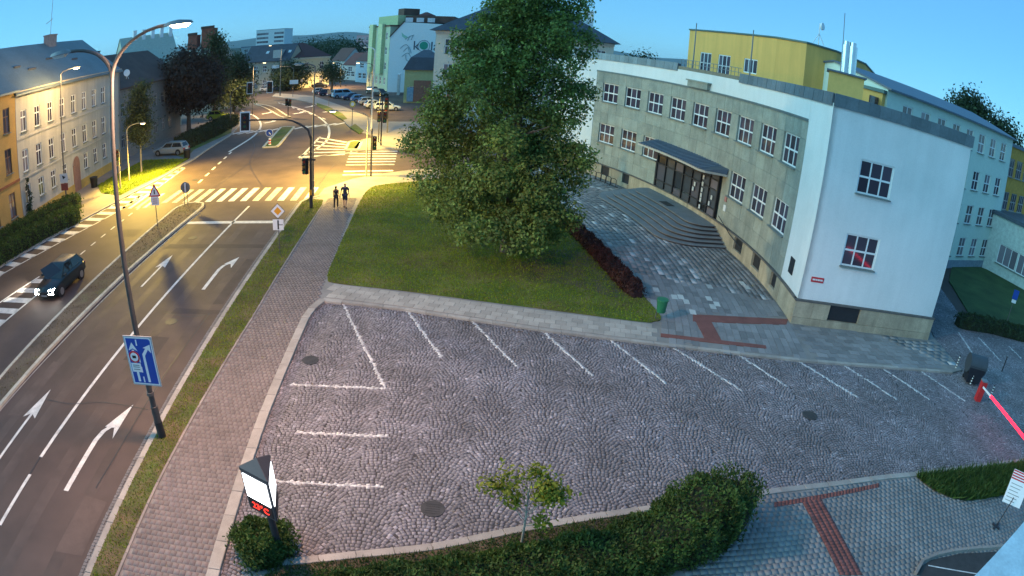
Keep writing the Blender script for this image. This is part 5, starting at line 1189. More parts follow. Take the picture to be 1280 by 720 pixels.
def head(mbp, mbl, P, ang, L=.75, wd=.28):
    c, s = math.cos(ang), math.sin(ang)
    def q(x, y, z): return (P[0] + x * c - y * s, P[1] + x * s + y * c, P[2] + z)
    ringv = []
    for x, k, zt2 in ((-.1, .35, .05), (.1, .8, .1), (L * .5, 1, .12), (L * .9, .8, .08), (L, .3, .03)):
        ringv += [q(x, -wd / 2 * k, 0), q(x, -wd / 2 * k * .7, zt2), q(x, wd / 2 * k * .7, zt2), q(x, wd / 2 * k, 0)]
    mbp.add(ringv, [(i * 4 + j, i * 4 + (j + 1) % 4, i * 4 + 4 + (j + 1) % 4, i * 4 + 4 + j) for i in range(4) for j in range(4)] + [(3, 2, 1, 0), (16, 17, 18, 19)])
    mbl.add([q(.12, -wd * .36, -.012), q(.12, wd * .36, -.012), q(L * .88, wd * .3, -.012), q(L * .88, -wd * .3, -.012), q(.2, -wd * .2, -.09), q(.2, wd * .2, -.09), q(L * .75, wd * .2, -.09), q(L * .75, -wd * .2, -.09)], [(0, 3, 7, 4), (3, 2, 6, 7), (2, 1, 5, 6), (1, 0, 4, 5), (4, 7, 6, 5)])
    return q(L * .5, 0, -.12)
def street_lamp(label, base, z1, arms, lit=None, power=0, colr=WARM, r=(.09, .05), zb=.1, group=None, pole=None, aim=(0, 0, -1), name='street_lamp', spot=150, glow=None):
    """arms: list of (angle, reach, rise, start z)"""
    t = thing(name, label, 'street lamp', (*base, zb), group=group)
    mb = MB(); mb.tube([(*base, zb), (*base, zb + 1.2), (*base, zb + 1.21), (*base, z1)], [r[0] * 1.3, r[0] * 1.3, r[0], r[1]], 10); po = part('pole', mb, pole or GALV, t, True)
    for i, (an_, reach, rise, zs) in enumerate(arms):
        cx, sy = math.cos(an_), math.sin(an_); mb = MB()
        pts = [(base[0], base[1], zs)] + [(base[0] + cx * reach * (1 - math.cos(a)), base[1] + sy * reach * (1 - math.cos(a)), zs + rise * math.sin(a)) for a in np.linspace(.15, math.pi / 2, 9)]
        mb.tube(pts, [r[1] * 1.05] * 5 + [r[1] * .8] * (len(pts) - 5), 8); part('arm', mb, pole or GALV, t, True)
        e = pts[-1]; mh, ml = MB(), MB(); lp = head(mh, ml, (e[0], e[1], e[2] - .03), an_)
        on = lit is not None and i in lit
        ho = part('lamp_head', mh, GREYM, t, True); part('lens', ml, (glow or GLOW) if on else LENS, ho)
        if on and power: lamp_light(t, (lp[0], lp[1], lp[2] - .05), power, colr, aim=aim, spot=spot)
    return t
perp = ROAD_ANG - math.pi / 2
b0 = RF(14.2, -8.5)
ml_ = street_lamp('tall double-armed street lamp carrying the blue lane sign', b0, 11.25, [(perp, 1.75, 1.2, 11.15), (perp + math.pi, 1.6, .95, 11.15)], (0,), 6200, PINK, (.10, .06), zb=.12, spot=168, pole=M('lamp_pole_dark', (.075, .072, .07), .55, .15, 2, 20, metal=.3))
part('sleeve', MB().tube([(*b0, .12), (*b0, .75)], .145, 12), DARKM, ml_, True)
part('band', MB().tube([(*b0, 1.75), (*b0, 1.85)], .135, 12), GALV, ml_, True)
b2 = RF(42.2, -31.0); 
street_lamp('lit street lamp by the pale apartment house with small plates on its pole', b2, 11.6, [(perp + .3, 1.2, .35, 11.5)], (0,), 2200, WARM, (.08, .045), glow=GLOWS, spot=180)
b3 = G(162, 228); street_lamp('lit crossing lamp on the grass patch beside the young street tree', b3, 5.1, [(perp - .25, 1.9, .65, 5.0)], (0,), 17000, LEDY, (.06, .04), pole=M('cream_pole', (.40, .36, .27), .6, .08), aim=(.5, -.12, -.87), glow=GLOWS, spot=150)
b4 = G(458, 222); street_lamp('lit crossing lamp with curved arm near the strolling couple', b4, 5.3, [(perp + math.pi + .12, 2.6, .6, 5.2)], (0,), 13000, LEDY, (.06, .04), pole=M('cream_pole', (.55, .50, .38)), aim=(-.12, .1, -1), glow=GLOWS, spot=158)
b5 = G(391.5, 247); street_lamp('unlit tall grey street lamp next to the signal mast', b5, 9.9, [(perp + math.pi, .9, .3, 9.8)], None, 0, WARM, (.08, .045))
b6 = G(350, 120.5); street_lamp('lit street lamp with long arm by the parked cars across the junction', b6, 11.2, [(perp + math.pi, 2.4, .9, 11.0)], (0,), 9000, WARM, (.12, .07), glow=GLOWS)
b7 = G(464, 163); street_lamp('tall pale lamp post on the far pavement by the car park', b7, 10.6, [(perp + 2.6, 1.2, .5, 10.5)], None, 0, WARM, (.11, .07), pole=M('white_pole', (.62, .62, .60), .5, .05))
b8 = (-47, 148); street_lamp('lit street lamp in front of the far cottages', b8, 6.3, [(perp + math.pi, 1.6, .4, 6.2)], (0,), 9000, WARM, (.1, .06), glow=GLOWS)
b9 = G(288, 160); street_lamp('street lamp at the bend beside the yellow-green car', (-45, 92), 8.6, [(perp + .2, 1.5, .4, 8.5)], (0,), 9000, WARM, (.08, .05), glow=GLOWS)
b10 = (-24, 92); street_lamp('street lamp between the curved road and the car park', b10, 8.0, [(perp + math.pi, 2.0, .5, 7.9)], (0,), 6500, LEDY, (.08, .05), glow=GLOWS)
b11 = G(440, 155); street_lamp('short lamp by the hatched island', (-16.2, 66), 6.0, [(perp + math.pi - .3, 1.0, .4, 5.9)], (0,), 8000, LEDY, (.06, .045), glow=GLOWS)

def plate(mb, P, ang, w_, h_, th=.02, m=0):        # upright board facing local -y
    c, s = math.cos(ang), math.sin(ang)
    mb.obox(P[:2], ang, w_, th, P[2] - h_ / 2, P[2] + h_ / 2, m); return mb
def flat(mb, P, ang, pts, off=.012, m=0):           # polygon in the board's plane, pts (x, z)
    c, s = math.cos(ang), math.sin(ang); mb.add([(P[0] + x * c + off * s, P[1] + x * s - off * c, P[2] + z) for x, z in pts], [tuple(range(len(pts)))], m); return mb
# blue lane sign on the lamp
sp = (b0[0] - math.cos(perp) * -.08 + math.sin(perp) * .17, b0[1] + math.sin(perp) * .08 - math.cos(perp) * .17, 3.02)
sg = thing('lane_sign', 'blue lane-direction board with white arrows on the double-armed lamp', 'road sign', (sp[0], sp[1], 2.2))
bo = part('board', plate(MB(), sp, perp, 1.06, 1.66), M('sign_back', (.42, .42, .42), .5, 0), sg)
part('border', flat(flat(MB(), sp, perp, [(-.49, -.79), (.49, -.79), (.49, .72), (.42, .79), (-.49, .79)], .013), sp, perp, [(-.001, 0), (.001, 0), (0, .001)], .0131), SIGNW, sg)
part('face', flat(MB(), sp, perp, [(-.45, -.75), (.45, -.75), (.45, .7), (.4, .75), (-.45, .75)], .016), SIGNB, sg)
part('straight_arrow', MB().add([], []) if False else flat(flat(MB(), sp, perp, [(-.29, -.7), (-.2, -.7), (-.2, .38), (-.29, .38)], .02), sp, perp, [(-.42, .34), (-.245, .62), (-.07, .34), (-.245, .42)], .0204), SIGNW, sg)
part('bend_arrow', flat(flat(flat(MB(), sp, perp, [(.08, -.7), (.17, -.7), (.17, .22), (.08, .25)], .02), sp, perp, [(.08, .25), (.17, .2), (.33, .42), (.26, .48)], .0202), sp, perp, [(.14, .46), (.42, .58), (.42, .3), (.31, .42)], .0205), SIGNW, sg)
for i, z in enumerate((-.62, -.28, .06, .62)): part('lane_dash', flat(MB(), sp, perp, [(-.09, z - .1), (-.04, z - .1), (-.04, z + .1), (-.09, z + .1)], .0203), SIGNW, sg)
mb = MB(); cN = (math.sin(perp), -math.cos(perp), 0); cp_ = Vector((sp[0], sp[1], sp[2] + .14)) + Vector((math.cos(perp), math.sin(perp), 0)) * -.245
mb.disc(cp_ + Vector(cN) * .024, .2, cN, 22, th=.006); rd_ = part('ban_ring', mb, SIGNR, sg); mb = MB(); mb.disc(cp_ + Vector(cN) * .029, .145, cN, 22, th=.006); part('ban_face', mb, SIGNW, rd_)
mb = MB(); mb.obox((cp_.x + cN[0] * .034, cp_.y + cN[1] * .034), perp, .14, .004, cp_.z - .04, cp_.z + .05); part('lorry_symbol', mb, M('ink', (.03, .03, .03)), rd_)
mb = MB(); q = cp_ + Vector(cN) * .022; plate(mb, (q.x, q.y, q.z - .36), perp, .36, .3, .006); pp_ = part('text_plate', mb, SIGNW, sg)
mb = MB(); q = cp_ + Vector(cN) * .028
for z in (-.28, -.34, -.42): mb.obox((q.x, q.y), perp, .24, .004, q.z + z - .014, q.z + z + .014)
part('text_lines', mb, M('faint_ink', (.25, .27, .25)), pp_)
# priority sign with layout plate
pb = G(350, 318, .13); t = thing('priority_sign', 'orange and white diamond priority sign with white layout plate on the verge', 'road sign', (*pb, .13))
part('post', MB().tube([(*pb, .13), (*pb, 3.0)], .03, 8), GALV, t, True)
fc = (pb[0] + math.sin(perp) * .05, pb[1] - math.cos(perp) * .05)
mb = MB()
def diamond(r_, off): return [(fc[0] + math.cos(perp) * x + math.sin(perp) * off, fc[1] + math.sin(perp) * x - math.cos(perp) * off, 2.62 + z) for x, z in ((0, -r_), (r_, 0), (0, r_), (-r_, 0))]
a_, b_ = diamond(.43, -.01), diamond(.43, .01); mb.add(a_ + b_, [(3, 2, 1, 0), (4, 5, 6, 7), (0, 1, 5, 4), (1, 2, 6, 5), (2, 3, 7, 6), (3, 0, 4, 7)]); dm_ = part('diamond', mb, M('sign_rim', (.08, .08, .08)), t)
part('diamond_face', MB().add(diamond(.40, .014), [(0, 1, 2, 3)]), SIGNW, dm_); part('diamond_centre', MB().add(diamond(.23, .018), [(0, 1, 2, 3)]), SIGNO, dm_)
q = (fc[0], fc[1], 1.85); lp_ = part('layout_plate', plate(MB(), q, perp, .62, .6), SIGNW, t)
mb = MB(); flat(mb, q, perp, [(-.045, -.26), (.045, -.26), (.045, .26), (-.045, .26)], .014); flat(mb, q, perp, [(.045, -.02), (.27, -.02), (.27, .02), (.045, .02)], .0142); part('layout_lines', mb, M('ink', (.03, .03, .03)), lp_)
# warning triangle on the median
tb = G(197, 283, .1); t = thing('warning_sign', 'red-rimmed warning triangle with white plate on the median strip', 'road sign', (*tb, .1)); part('post', MB().tube([(*tb, .1), (*tb, 2.7)], .03, 8), GALV, t, True)
f2 = (tb[0] + math.sin(perp) * .05, tb[1] - math.cos(perp) * .05, 2.55)
mb = MB(); flat(mb, f2, perp, [(-.52, -.35), (.52, -.35), (0, .55)], 0); o_ = [(-.52, -.35), (.52, -.35), (0, .55)]; mb.add([(f2[0] + math.cos(perp) * x - math.sin(perp) * .02, f2[1] + math.sin(perp) * x + math.cos(perp) * .02, f2[2] + z) for x, z in o_], [(2, 1, 0)]); tr1 = part('triangle', mb, SIGNR, t)
part('triangle_face', flat(MB(), f2, perp, [(-.36, -.26), (.36, -.26), (0, .37)], .004), SIGNW, tr1); part('symbol', flat(MB(), f2, perp, [(-.05, -.18), (.05, -.18), (.05, .12), (-.05, .12)], .008), M('ink', (.03, .03, .03)), tr1)
q = (f2[0], f2[1], 1.9); pl2 = part('text_plate', plate(MB(), q, perp, .68, .6), SIGNW, t)
mb = MB()
for z in (-.14, 0, .14): flat(mb, q, perp, [(-.2, z - .03), (.2, z - .03), (.2, z + .03), (-.2, z + .03)], .014 + z * .001)
part('text_lines', mb, M('faint_red', (.5, .25, .22)), pl2)
# back of a round sign at the island tip
rb_ = G(233, 258, .1); t = thing('round_sign', 'grey back of a round sign on two posts at the island tip', 'road sign', (*rb_, .1))
for d in (-.14, .14): part('post', MB().tube([(rb_[0] + math.cos(perp) * d, rb_[1] + math.sin(perp) * d, .1), (rb_[0] + math.cos(perp) * d, rb_[1] + math.sin(perp) * d, 1.7)], .03, 6), GALV, t, True)
part('disc', MB().disc((rb_[0] - math.sin(perp) * .04, rb_[1] + math.cos(perp) * .04, 1.55), .42, (math.sin(perp), -math.cos(perp), 0), 24, th=.03), GREYM, t)
part('bracket', MB().obox((rb_[0] + math.sin(perp) * .0, rb_[1]), perp, .12, .05, 1.2, 1.9), SIGNW, t)
# keep-right disc on the junction island
kb_ = G(337, 181, .1); t = thing('keep_right_sign', 'blue keep-right disc above a striped bollard on the junction island', 'road sign', (*kb_, .1))
bl_ = part('bollard', MB().tube([(*kb_, .1), (*kb_, .9)], [.2, .12], 10), SIGNW, t, True)
for i, z in enumerate((.25, .55)): part('stripe', MB().tube([(*kb_, z), (*kb_, z + .16)], [.205 - z * .08, .195 - z * .08], 10), SIGNR, bl_)
dk = part('disc', MB().disc((kb_[0], kb_[1] - .05, 1.5), .45, (.3, -.95, 0), 24, th=.03), SIGNW, t); part('disc_face', MB().disc((kb_[0] + .006, kb_[1] - .069, 1.5), .4, (.3, -.95, 0), 24, th=.01), SIGNB, dk)
mb = MB(); mb.beam((kb_[0] - .22, kb_[1] - .1, 1.68), (kb_[0] + .2, kb_[1] - .06, 1.32), .02, .12); part('arrow', mb, SIGNW, dk)

# traffic signals
def signal_head(parent, P, ang, board=True, white=True, name='signal_head', s=1.0, lampon=None):
    """three-lens head; ang is the direction the lenses face"""
    c, q = math.cos(ang), math.sin(ang); a2 = ang + math.pi / 2; ob = ROOT[parent.name]
    ho = part(name, MB().obox(P[:2], a2, .3 * s, .24 * s, P[2] - .48 * s, P[2] + .48 * s), BLACK, parent)
    if board:
        bp_ = (P[0] - c * .02, P[1] - q * .02)
        part('back_board', MB().obox(bp_, a2, .78 * s, .03, P[2] - .72 * s, P[2] + .72 * s), SIGNW if white else BLACK, ho)
        for sg_ in (-1, 1): part('board_panel', MB().obox((bp_[0] + math.cos(a2) * .31 * s * sg_ * .0 - c * .0, bp_[1]), a2, .62 * s, .04, P[2] - .62 * s, P[2] + .62 * s), BLACK, ho) if sg_ > 0 else None
    for i, (z, cl) in enumerate(((.3, (.16, .02, .02)), (0, (.14, .09, .02)), (-.3, (.02, .12, .06)))):
        part('lens', MB().disc((P[0] + c * .125 * s, P[1] + q * .125 * s, P[2] + z * s), .1 * s, (c, q, 0), 14, th=.02), M('lens%d' % i, cl, .2, 0), ho)
        part('visor', MB().tube([(P[0] + c * .12 * s, P[1] + q * .12 * s, P[2] + (z + .1) * s), (P[0] + c * .3 * s, P[1] + q * .3 * s, P[2] + (z + .09) * s)], [.05 * s, .04 * s], 6), BLACK, ho)
    return ho
mbse = G(389, 260, .13); to_cam = ROAD_ANG + math.pi
t = thing('signal_mast', 'dark curved signal mast reaching over the road beside the grass verge', 'traffic signal', (*mbse, .13))
part('pole', MB().tube([(*mbse, .13), (*mbse, 1.2), (*mbse, 1.21), (*mbse, 5.2)], [.13, .13, .1, .08], 10), DARKM, t, True)
arm = [(mbse[0], mbse[1], 5.0)] + [(mbse[0] - math.cos(perp) * 4.75 * f, mbse[1] - math.sin(perp) * 4.75 * f, 5.2 + 1.15 * math.sqrt(min(1, f * 3.0)) + .1 * f) for f in (.04, .1, .18, .28, .4, .6, .8, 1.0)]
part('arm', MB().tube(arm, [.08] * 4 + [.06] * 5, 8), DARKM, t, True)
e = arm[-1]; signal_head(t, (e[0] - .1, e[1], e[2] - .1), to_cam + .05, True, True, s=1.0)
signal_head(t, (mbse[0] - .38, mbse[1] - .05, 3.1), ROAD_ANG + 2.6, False, s=1.15); part('bracket', MB().beam((mbse[0] - .3, mbse[1], 3.55), (mbse[0] + .35, mbse[1], 3.55), .1, .1), BLACK, t)
part('push_box', MB().obox((mbse[0] + .02, mbse[1] - .14), perp, .16, .14, 1.1, 1.45), SIGNO, t)
def signal_post(label, base, h, heads, mast=None, pole=DARKM, group=None):
    t = thing('signal_post', label, 'traffic signal', (*base, .1), group=group); part('pole', MB().tube([(*base, .1), (*base, h)], [.09, .07], 8), pole, t, True)
    for (dx, dy, z, an_, bd, s) in heads: signal_head(t, (base[0] + dx, base[1] + dy, z), an_, bd, True, s=s)
    return t
m3 = G(288, 161); t = signal_post('signal mast with two framed heads over the far-left lanes', m3, 5.0, [(3.0, .4, 5.75, to_cam, True, 1.2), (6.0, .9, 5.75, to_cam, True, 1.2)], pole=GALV)
part('arm', MB().tube([(*m3, 4.8), (m3[0] + .4, m3[1], 5.5), (m3[0] + 1.4, m3[1] + .2, 6.0), (m3[0] + 6.1, m3[1] + .9, 6.3)], [.08, .07, .06, .05], 8), GALV, t, True)
signal_post('signal post in the middle of the curved island', G(360, 147), 2.6, [(-.25, -.1, 2.5, to_cam - .3, False, 1.2), (.3, 0, 2.4, to_cam + .6, False, 1.2)])
signal_post('tall dark signal post on the far corner pavement', G(476, 183), 5.6, [(.35, -.1, 3.3, -1.2, False, 1.3), (-.3, 0, 3.3, to_cam, False, 1.2)])
signal_post('signal post behind the dark one on the far corner', G(484, 167), 4.4, [(-.2, -.15, 4.0, -1.6, False, 1.5), (-.2, -.15, 2.6, -1.6, False, 1.4)], pole=GALV)
signal_post('pedestrian signal post with black box by the crossing lamp', (b4[0] + .35, b4[1] + .15), 4.2, [(.25, -.1, 3.0, to_cam + .4, False, 1.2)], pole=GALV)
signal_post('pedestrian signal post at the grass patch corner', G(151, 238), 3.6, [(0, -.15, 3.3, to_cam + .5, False, 1.0)], pole=M('cream_pole', (.55, .5, .38)))
# plates on the lamp by the pale house
pq = (b2[0] + math.sin(perp) * .12, b2[1] - math.cos(perp) * .12); t = thing('plate_sign', 'white and red plates on the lamp pole above the hedge', 'road sign', (*pq, 1.6))
part('white_plate', plate(MB(), (*pq, 2.75), perp, .95, .8), SIGNW, t); part('symbol', flat(MB(), (*pq, 2.8), perp, [(-.1, -.15), (.25, .05), (.05, .1), (-.2, .2)], .014), M('ink', (.03, .03, .03)), t); part('red_plate', plate(MB(), (*pq, 2.0), perp, .85, .6), M('faded_red', (.35, .08, .05)), t)
for (px, py, h_, lab, kind_) in ((366, 121.5, 6.6, 'sign gantry post with pale panel by the far pavement', 'g'), (440, 156, 3.2, 'post with round yellow-rimmed sign by the car park', 'r'), (411, 132.5, 3.0, 'small sign post beside the curved road', 's'), (377, 113, 3.0, 'sign post before the dark tree', 's'), (320, 124, 3.2, 'sign post at the bend', 's'), (461, 118, 6.0, 'slim post in front of the green tenement', 'n')):
    c = G(px, py, .1); t = thing('sign_post', lab, 'road sign', (*c, .1)); part('post', MB().tube([(*c, .1), (*c, h_)], .05, 6), GALV, t, True)
    if kind_ == 'g':
        part('arm', MB().tube([(*c, 6.4), (c[0] - .8, c[1], 6.9), (c[0] - 4.4, c[1], 7.0)], .05, 6), GALV, t); part('panel', MB().obox((c[0] - 4.4, c[1]), .2, 1.6, .08, 6.7, 7.3), SIGNW, t); part('panel', MB().obox((c[0] + .2, c[1] - .1), .2, 1.9, .08, 3.0, 3.9), SIGNW, t)
    elif kind_ == 'r':
        d_o = part('disc', MB().disc((c[0], c[1] - .06, 3.0), .42, (0, -1, 0), 18, th=.04), M('sign_yellow', (.7, .5, .08)), t); part('disc_face', MB().disc((c[0], c[1] - .085, 3.0), .25, (0, -1, 0), 18, th=.02), SIGNW, d_o)
    elif kind_ == 's': part('plate', MB().obox((c[0], c[1] - .06), 0, .7, .03, h_ - .7, h_), GREYM, t)
    else: part('cap', MB().obox(c, 0, .3, .3, h_ + .002, h_ + .2), GREYM, t)

# lit triangular advertising column with thermometer
tri = [G(297, 581, 3.1), G(334.5, 601, 3.1), G(337, 566, 3.1)]; cx_ = (sum(p[0] for p in tri) / 3, sum(p[1] for p in tri) / 3)
ad = thing('advertising_column', 'lit three-sided advertising display with red thermometer on a dark post', 'sign', (*cx_, .1))
def sh(p, k): return (cx_[0] + (p[0] - cx_[0]) * k, cx_[1] + (p[1] - cx_[1]) * k)
def rounded(k, r=.06):
    out = []
    for i in range(3):
        p, a, b = sh(tri[i], k), sh(tri[i - 1], k), sh(tri[(i + 1) % 3], k)
        for f, o in ((.12, a), (.045, a), (.045, b), (.12, b)): out.append((p[0] + (o[0] - p[0]) * f, p[1] + (o[1] - p[1]) * f))
        out[-3], out[-2] = (out[-3][0] * .85 + p[0] * .15, out[-3][1] * .85 + p[1] * .15), (out[-2][0] * .85 + p[0] * .15, out[-2][1] * .85 + p[1] * .15)
    return out
HOUS = M('display_housing', (.055, .052, .058), .45, .08)
part('post', MB().tube([(*cx_, .05), (*cx_, 1.85)], [.1, .085], 12), DARKM, ad, True)
part('housing', MB().prism(rounded(.985), 1.82, 3.0, 0, True), HOUS, ad)
rf = rounded(1.03); mb = MB(); n_ = len(rf); ap = (cx_[0], cx_[1], 3.33)
mb.add([(x, y, 2.98) for x, y in rf] + [(x, y, 3.06) for x, y in rf] + [ap], [(i, (i + 1) % n_, n_ + (i + 1) % n_, n_ + i) for i in range(n_)] + [(n_ + i, n_ + (i + 1) % n_, 2 * n_) for i in range(n_)] + [tuple(range(n_ - 1, -1, -1))]); part('cap', mb, HOUS, ad)
LITW = M('lit_panel', (.9, .9, .9), .4, 0, emit=3.2, ecol=(.95, .97, 1.0)); LED = M('red_led', (.8, .02, .02), .4, 0, emit=1.3, ecol=(1, .04, .02))
for i in range(3):
    a, b = sh(tri[i], .99), sh(tri[(i + 1) % 3], .99); L = math.hypot(b[0] - a[0], b[1] - a[1]); an_ = math.atan2(b[1] - a[1], b[0] - a[0]); m_ = ((a[0] + b[0]) / 2, (a[1] + b[1]) / 2)
    part('light_panel', MB().obox(m_, an_, L * .80, .03, 2.24, 2.92), LITW, ad); nb = part('display_strip', MB().obox(m_, an_, L * .80, .026, 1.87, 2.2), BLACK, ad)
    if i != 1:
        nrm = (math.sin(an_), -math.cos(an_)); o = piece('digits', text_mesh('23°C', .25, LED, 'digits'), nb, (m_[0] + nrm[0] * .02, m_[1] + nrm[1] * .02, 2.02), an_, rx=math.pi / 2)

# bins, bollards, barrier
def bin_(label, c, col_, h=1.0, w_=.3, post=True, z=.12, name='litter_bin'):
    t = thing(name, label, 'bin', (*c, z))
    if post: part('post', MB().tube([(c[0] - .2, c[1], z), (c[0] - .2, c[1], z + h)], .025, 6), GALV, t)
    mb = MB(); mb.tube([(*c, z + h * (.4 if post else 0)), (*c, z + h * .95)], [w_ * .5, w_ * .62], 12); bo_ = part('body', mb, col_, t, True)
    part('rim', MB().tube([(*c, z + h * .951), (*c, z + h)], [w_ * .68, w_ * .66], 12), col_, bo_); return t
bin_('small green litter bin on a post at the lawn corner', G(824, 400, .12), M('bin_green', (.02, .16, .07), .5, .1), 1.05, .42)
bin_('dark litter bin on the pavement by the grass patch', G(118, 234, .1), BLACK, 1.0, .7, False, .1)
bin_('dark rounded bin behind the silver estate car', G(234, 198, .1), BLACK, 1.0, .7, False, .1)
bc = G(1212, 478); t = thing('waste_container', 'dark wheeled waste container by the parking barrier', 'bin', (*bc, .03), R_(-25)); mb = MB()
mb.add([(-.42, -.4, .12), (.42, -.4, .12), (.42, .4, .12), (-.42, .4, .12), (-.55, -.5, 1.05), (.55, -.5, 1.05), (.55, .5, 1.05), (-.55, .5, 1.05)], [(3, 2, 1, 0), (0, 1, 5, 4), (1, 2, 6, 5), (2, 3, 7, 6), (3, 0, 4, 7), (4, 5, 6, 7)]); part('body', mb, M('container_dark', (.018, .02, .028), .45, .1), t, local=True)
lid = MB(); lid.tube([(-.58, 0, 1.02), (.58, 0, 1.02)], .5, 20); part('lid', lid, M('container_lid', (.05, .06, .07), .45, .1), t, True, True)
for x in (-.4, .4): part('wheel', MB().tube([(x - .04, .38, .1), (x + .04, .38, .1)], .1, 10), RUBBER, t, True, True)
q = G(1221, 501, 0); t = thing('barrier_post', 'red boxy barrier drive post at the car park entry', 'barrier', (*q, .03), R_(-20)); part('cabinet', MB().box(-.17, .17, -.15, .15, 0, 1.05), REDM, t, local=True); part('cap', MB().box(-.19, .19, -.17, .17, 1.052, 1.12), GREYM, t, local=True); part('pivot', MB().box(.17, .28, -.1, .1, .8, 1.0), GREYM, t, local=True)
e0_ = (*G(1229, 484, .95), .95); e1_ = G(1276, 541, 1.0); e1_ = (e0_[0] + (e1_[0] - e0_[0]) * 1.5, e0_[1] + (e1_[1] - e0_[1]) * 1.5, 1.0)
t = thing('barrier_gate', 'glowing red barrier pole slanting from the red drive post', 'barrier', (q[0] + .25, q[1] - .05, .9)); part('pole', MB().beam(e0_, e1_, .05, .09), SIGNW, t)
LEDB = M('barrier_led', (.8, .03, .05), .4, 0, emit=5, ecol=(1, .006, .02)); A_ = Vector(e0_); B_ = Vector(e1_)
part('led_strip', MB().beam(A_ * .86 + B_ * .14 + Vector((-.012, -.012, .05)), B_ + Vector((-.012, -.012, .05)), .07, .02), LEDB, t)
part('led_strip', MB().beam(A_ * .86 + B_ * .14 + Vector((-.05, -.02, 0)), B_ + Vector((-.05, -.02, 0)), .02, .09), LEDB, t)
part('end_rest', MB().tube([(e1_[0], e1_[1], 0.02), (e1_[0], e1_[1], .95)], .04, 8), GREYM, t)
DOT = M('reflector_white', (.8, .8, .75), .4, 0)
for k, (px, py, lab) in enumerate(((1194, 462, 'reflector-dotted marker post at the pavement end'), (1212, 482, 'reflector-dotted marker post beside the waste container'), (1236, 500, 'reflector-dotted marker post behind the barrier pole'))):
    c = G(px, py); t = thing('marker_post', lab, 'bollard', (*c, .02), group='marker posts'); part('post', MB().tube([(*c, .02), (*c, .85)], .035, 8), DARKM, t, True)
    for j in range(5): part('band', MB().tube([(*c, .1 + j * .15), (*c, .17 + j * .15)], .042, 8), DOT, t)
c = G(1252, 465); t = thing('marker_post', 'plain dark post near the drive beside the annex', 'bollard', (*c, .02)); part('post', MB().tube([(*c, .02), (*c, 1.0)], .04, 8), DARKM, t); part('cap', MB().tube([(*c, 1.0), (*c, 1.05)], .05, 8), GREYM, t)
c = G(1258, 404); t = thing('parking_sign', 'blue parking sign on a post in the dark annex lawn', 'road sign', (*c, .1)); part('post', MB().tube([(*c, .1), (*c, 2.6)], .03, 6), GALV, t); part('plate', MB().obox((c[0], c[1] - .05), -.6, .5, .03, 1.9, 2.6), SIGNB, t); part('plate', MB().obox((c[0], c[1] - .05), -.6, .42, .03, 1.62, 1.86), SIGNW, t)
# bicycle rack by the plinth
c0 = PO(31.5, AR - 1.0); t = thing('bicycle_rack', 'low metal bicycle rack along the plinth left of the steps', 'rack', (*c0, .12))
for i in range(5):
    p = PO(31.8 - i * .95, AR - .9); mb = MB(); mb.tube([(*p, .12), (p[0], p[1], .75), (p[0] - .12, p[1] + .06, .85), (p[0] - .45, p[1] + .25, .85), (p[0] - .5, p[1] + .3, .12)], .03, 6); part('hoop', mb, DARKM, t)
part('rail', MB().tube([(*PO(32.2, AR - .9), .16), (*PO(27.6, AR - .9), .16)], .03, 6), DARKM, t)

# near right: A-board sign, curved kerb, ledge of the camera's own building
c = G(1243, 661); t = thing('notice_board', 'tilted notice board with red stripes on a small stand', 'sign', (*c, .1)); part('stand', MB().tube([(*c, .1), (c[0] + .22, c[1] + .1, 1.3)], .02, 6), DARKM, t); part('foot', MB().obox(c, .4, .5, .1, .1, .16), DARKM, t); part('foot', MB().obox(c, .4 + math.pi / 2, .4, .1, .1, .155), DARKM, t)
bn = Vector((-.55, -.6, .58)).normalized(); ctr = Vector((c[0] + .55, c[1] + .35, 1.45)); ux = Vector((.74, -.67, 0)); uz = ux.cross(-bn)
def bq(mb, x0, x1, z0, z1, off): mb.quad(*[ctr + ux * x + uz * z + bn * off for x, z in ((x0, z0), (x1, z0), (x1, z1), (x0, z1))]); return mb
mb = MB(); bq(mb, -.45, .45, -.6, .6, 0); bq(mb, .45, -.45, -.6, .6, -.02); bo_ = part('board', mb, SIGNW, t)
mb = MB()
for i in range(4): bq(mb, -.45, .45, .26 + i * .09, .31 + i * .09, .004)
part('stripes', mb, SIGNR, bo_); mb = MB()
for i in range(6): bq(mb, -.36, .1 + .06 * (i % 3), -.5 + i * .12, -.475 + i * .12, .004)
part('text_lines', mb, M('faint_ink', (.25, .27, .25)), bo_)
near_pave = near_edge[3:] + [(27, 4), (2, 4), (-8, 3.4), (-7.2, 7.2), (-4.2, 7.2), (1.5, 8.9)]
near_pave = [(p[0], p[1] - .13) for p in near_edge[3:]] + [(28, 3), (-6.6, 3), (-6.6, 7.6)] + [(p[0], p[1] - .13) for p in near_edge[:3]]
np_o = struct('pavement', MB().prism(near_pave, -.02, .09), CONC)
ps_poly = [(p[0], p[1] - .15) for p in near_edge[:6]] + [(6.6, 11.9)] + [(p[0] * .97, p[1] * .97) for p in hsp[::-4]] + [(-5.6, 7.8)]
struct('planting_strip', MB().prism(ps_poly, .02, .115), SOIL); blades('ground_cover', ps_poly, 14000, .09, .018, LEAFH, S_('planting_strip'), 68, .11)
cwp = []
for i, y in enumerate(np.arange(4.2, 13.4, .21)):
    for x in np.arange(5.0 + (i % 2) * .11, 22.5, .215): cwp.append((x, y))
cwp = np.array(cwp); k = np_inside(cwp[:, 0], cwp[:, 1], near_pave); cwp = cwp[k]
redn = [[G(968, 628, .1), G(1099, 604, .1), G(1099, 609, .1), G(968, 634, .1)], [G(1003, 628, .1), G(1026, 623, .1), G(1078, 719, .1), G(1050, 719, .1)]]
n = len(cwp); tn = rng.uniform(.86, 1.14, n)
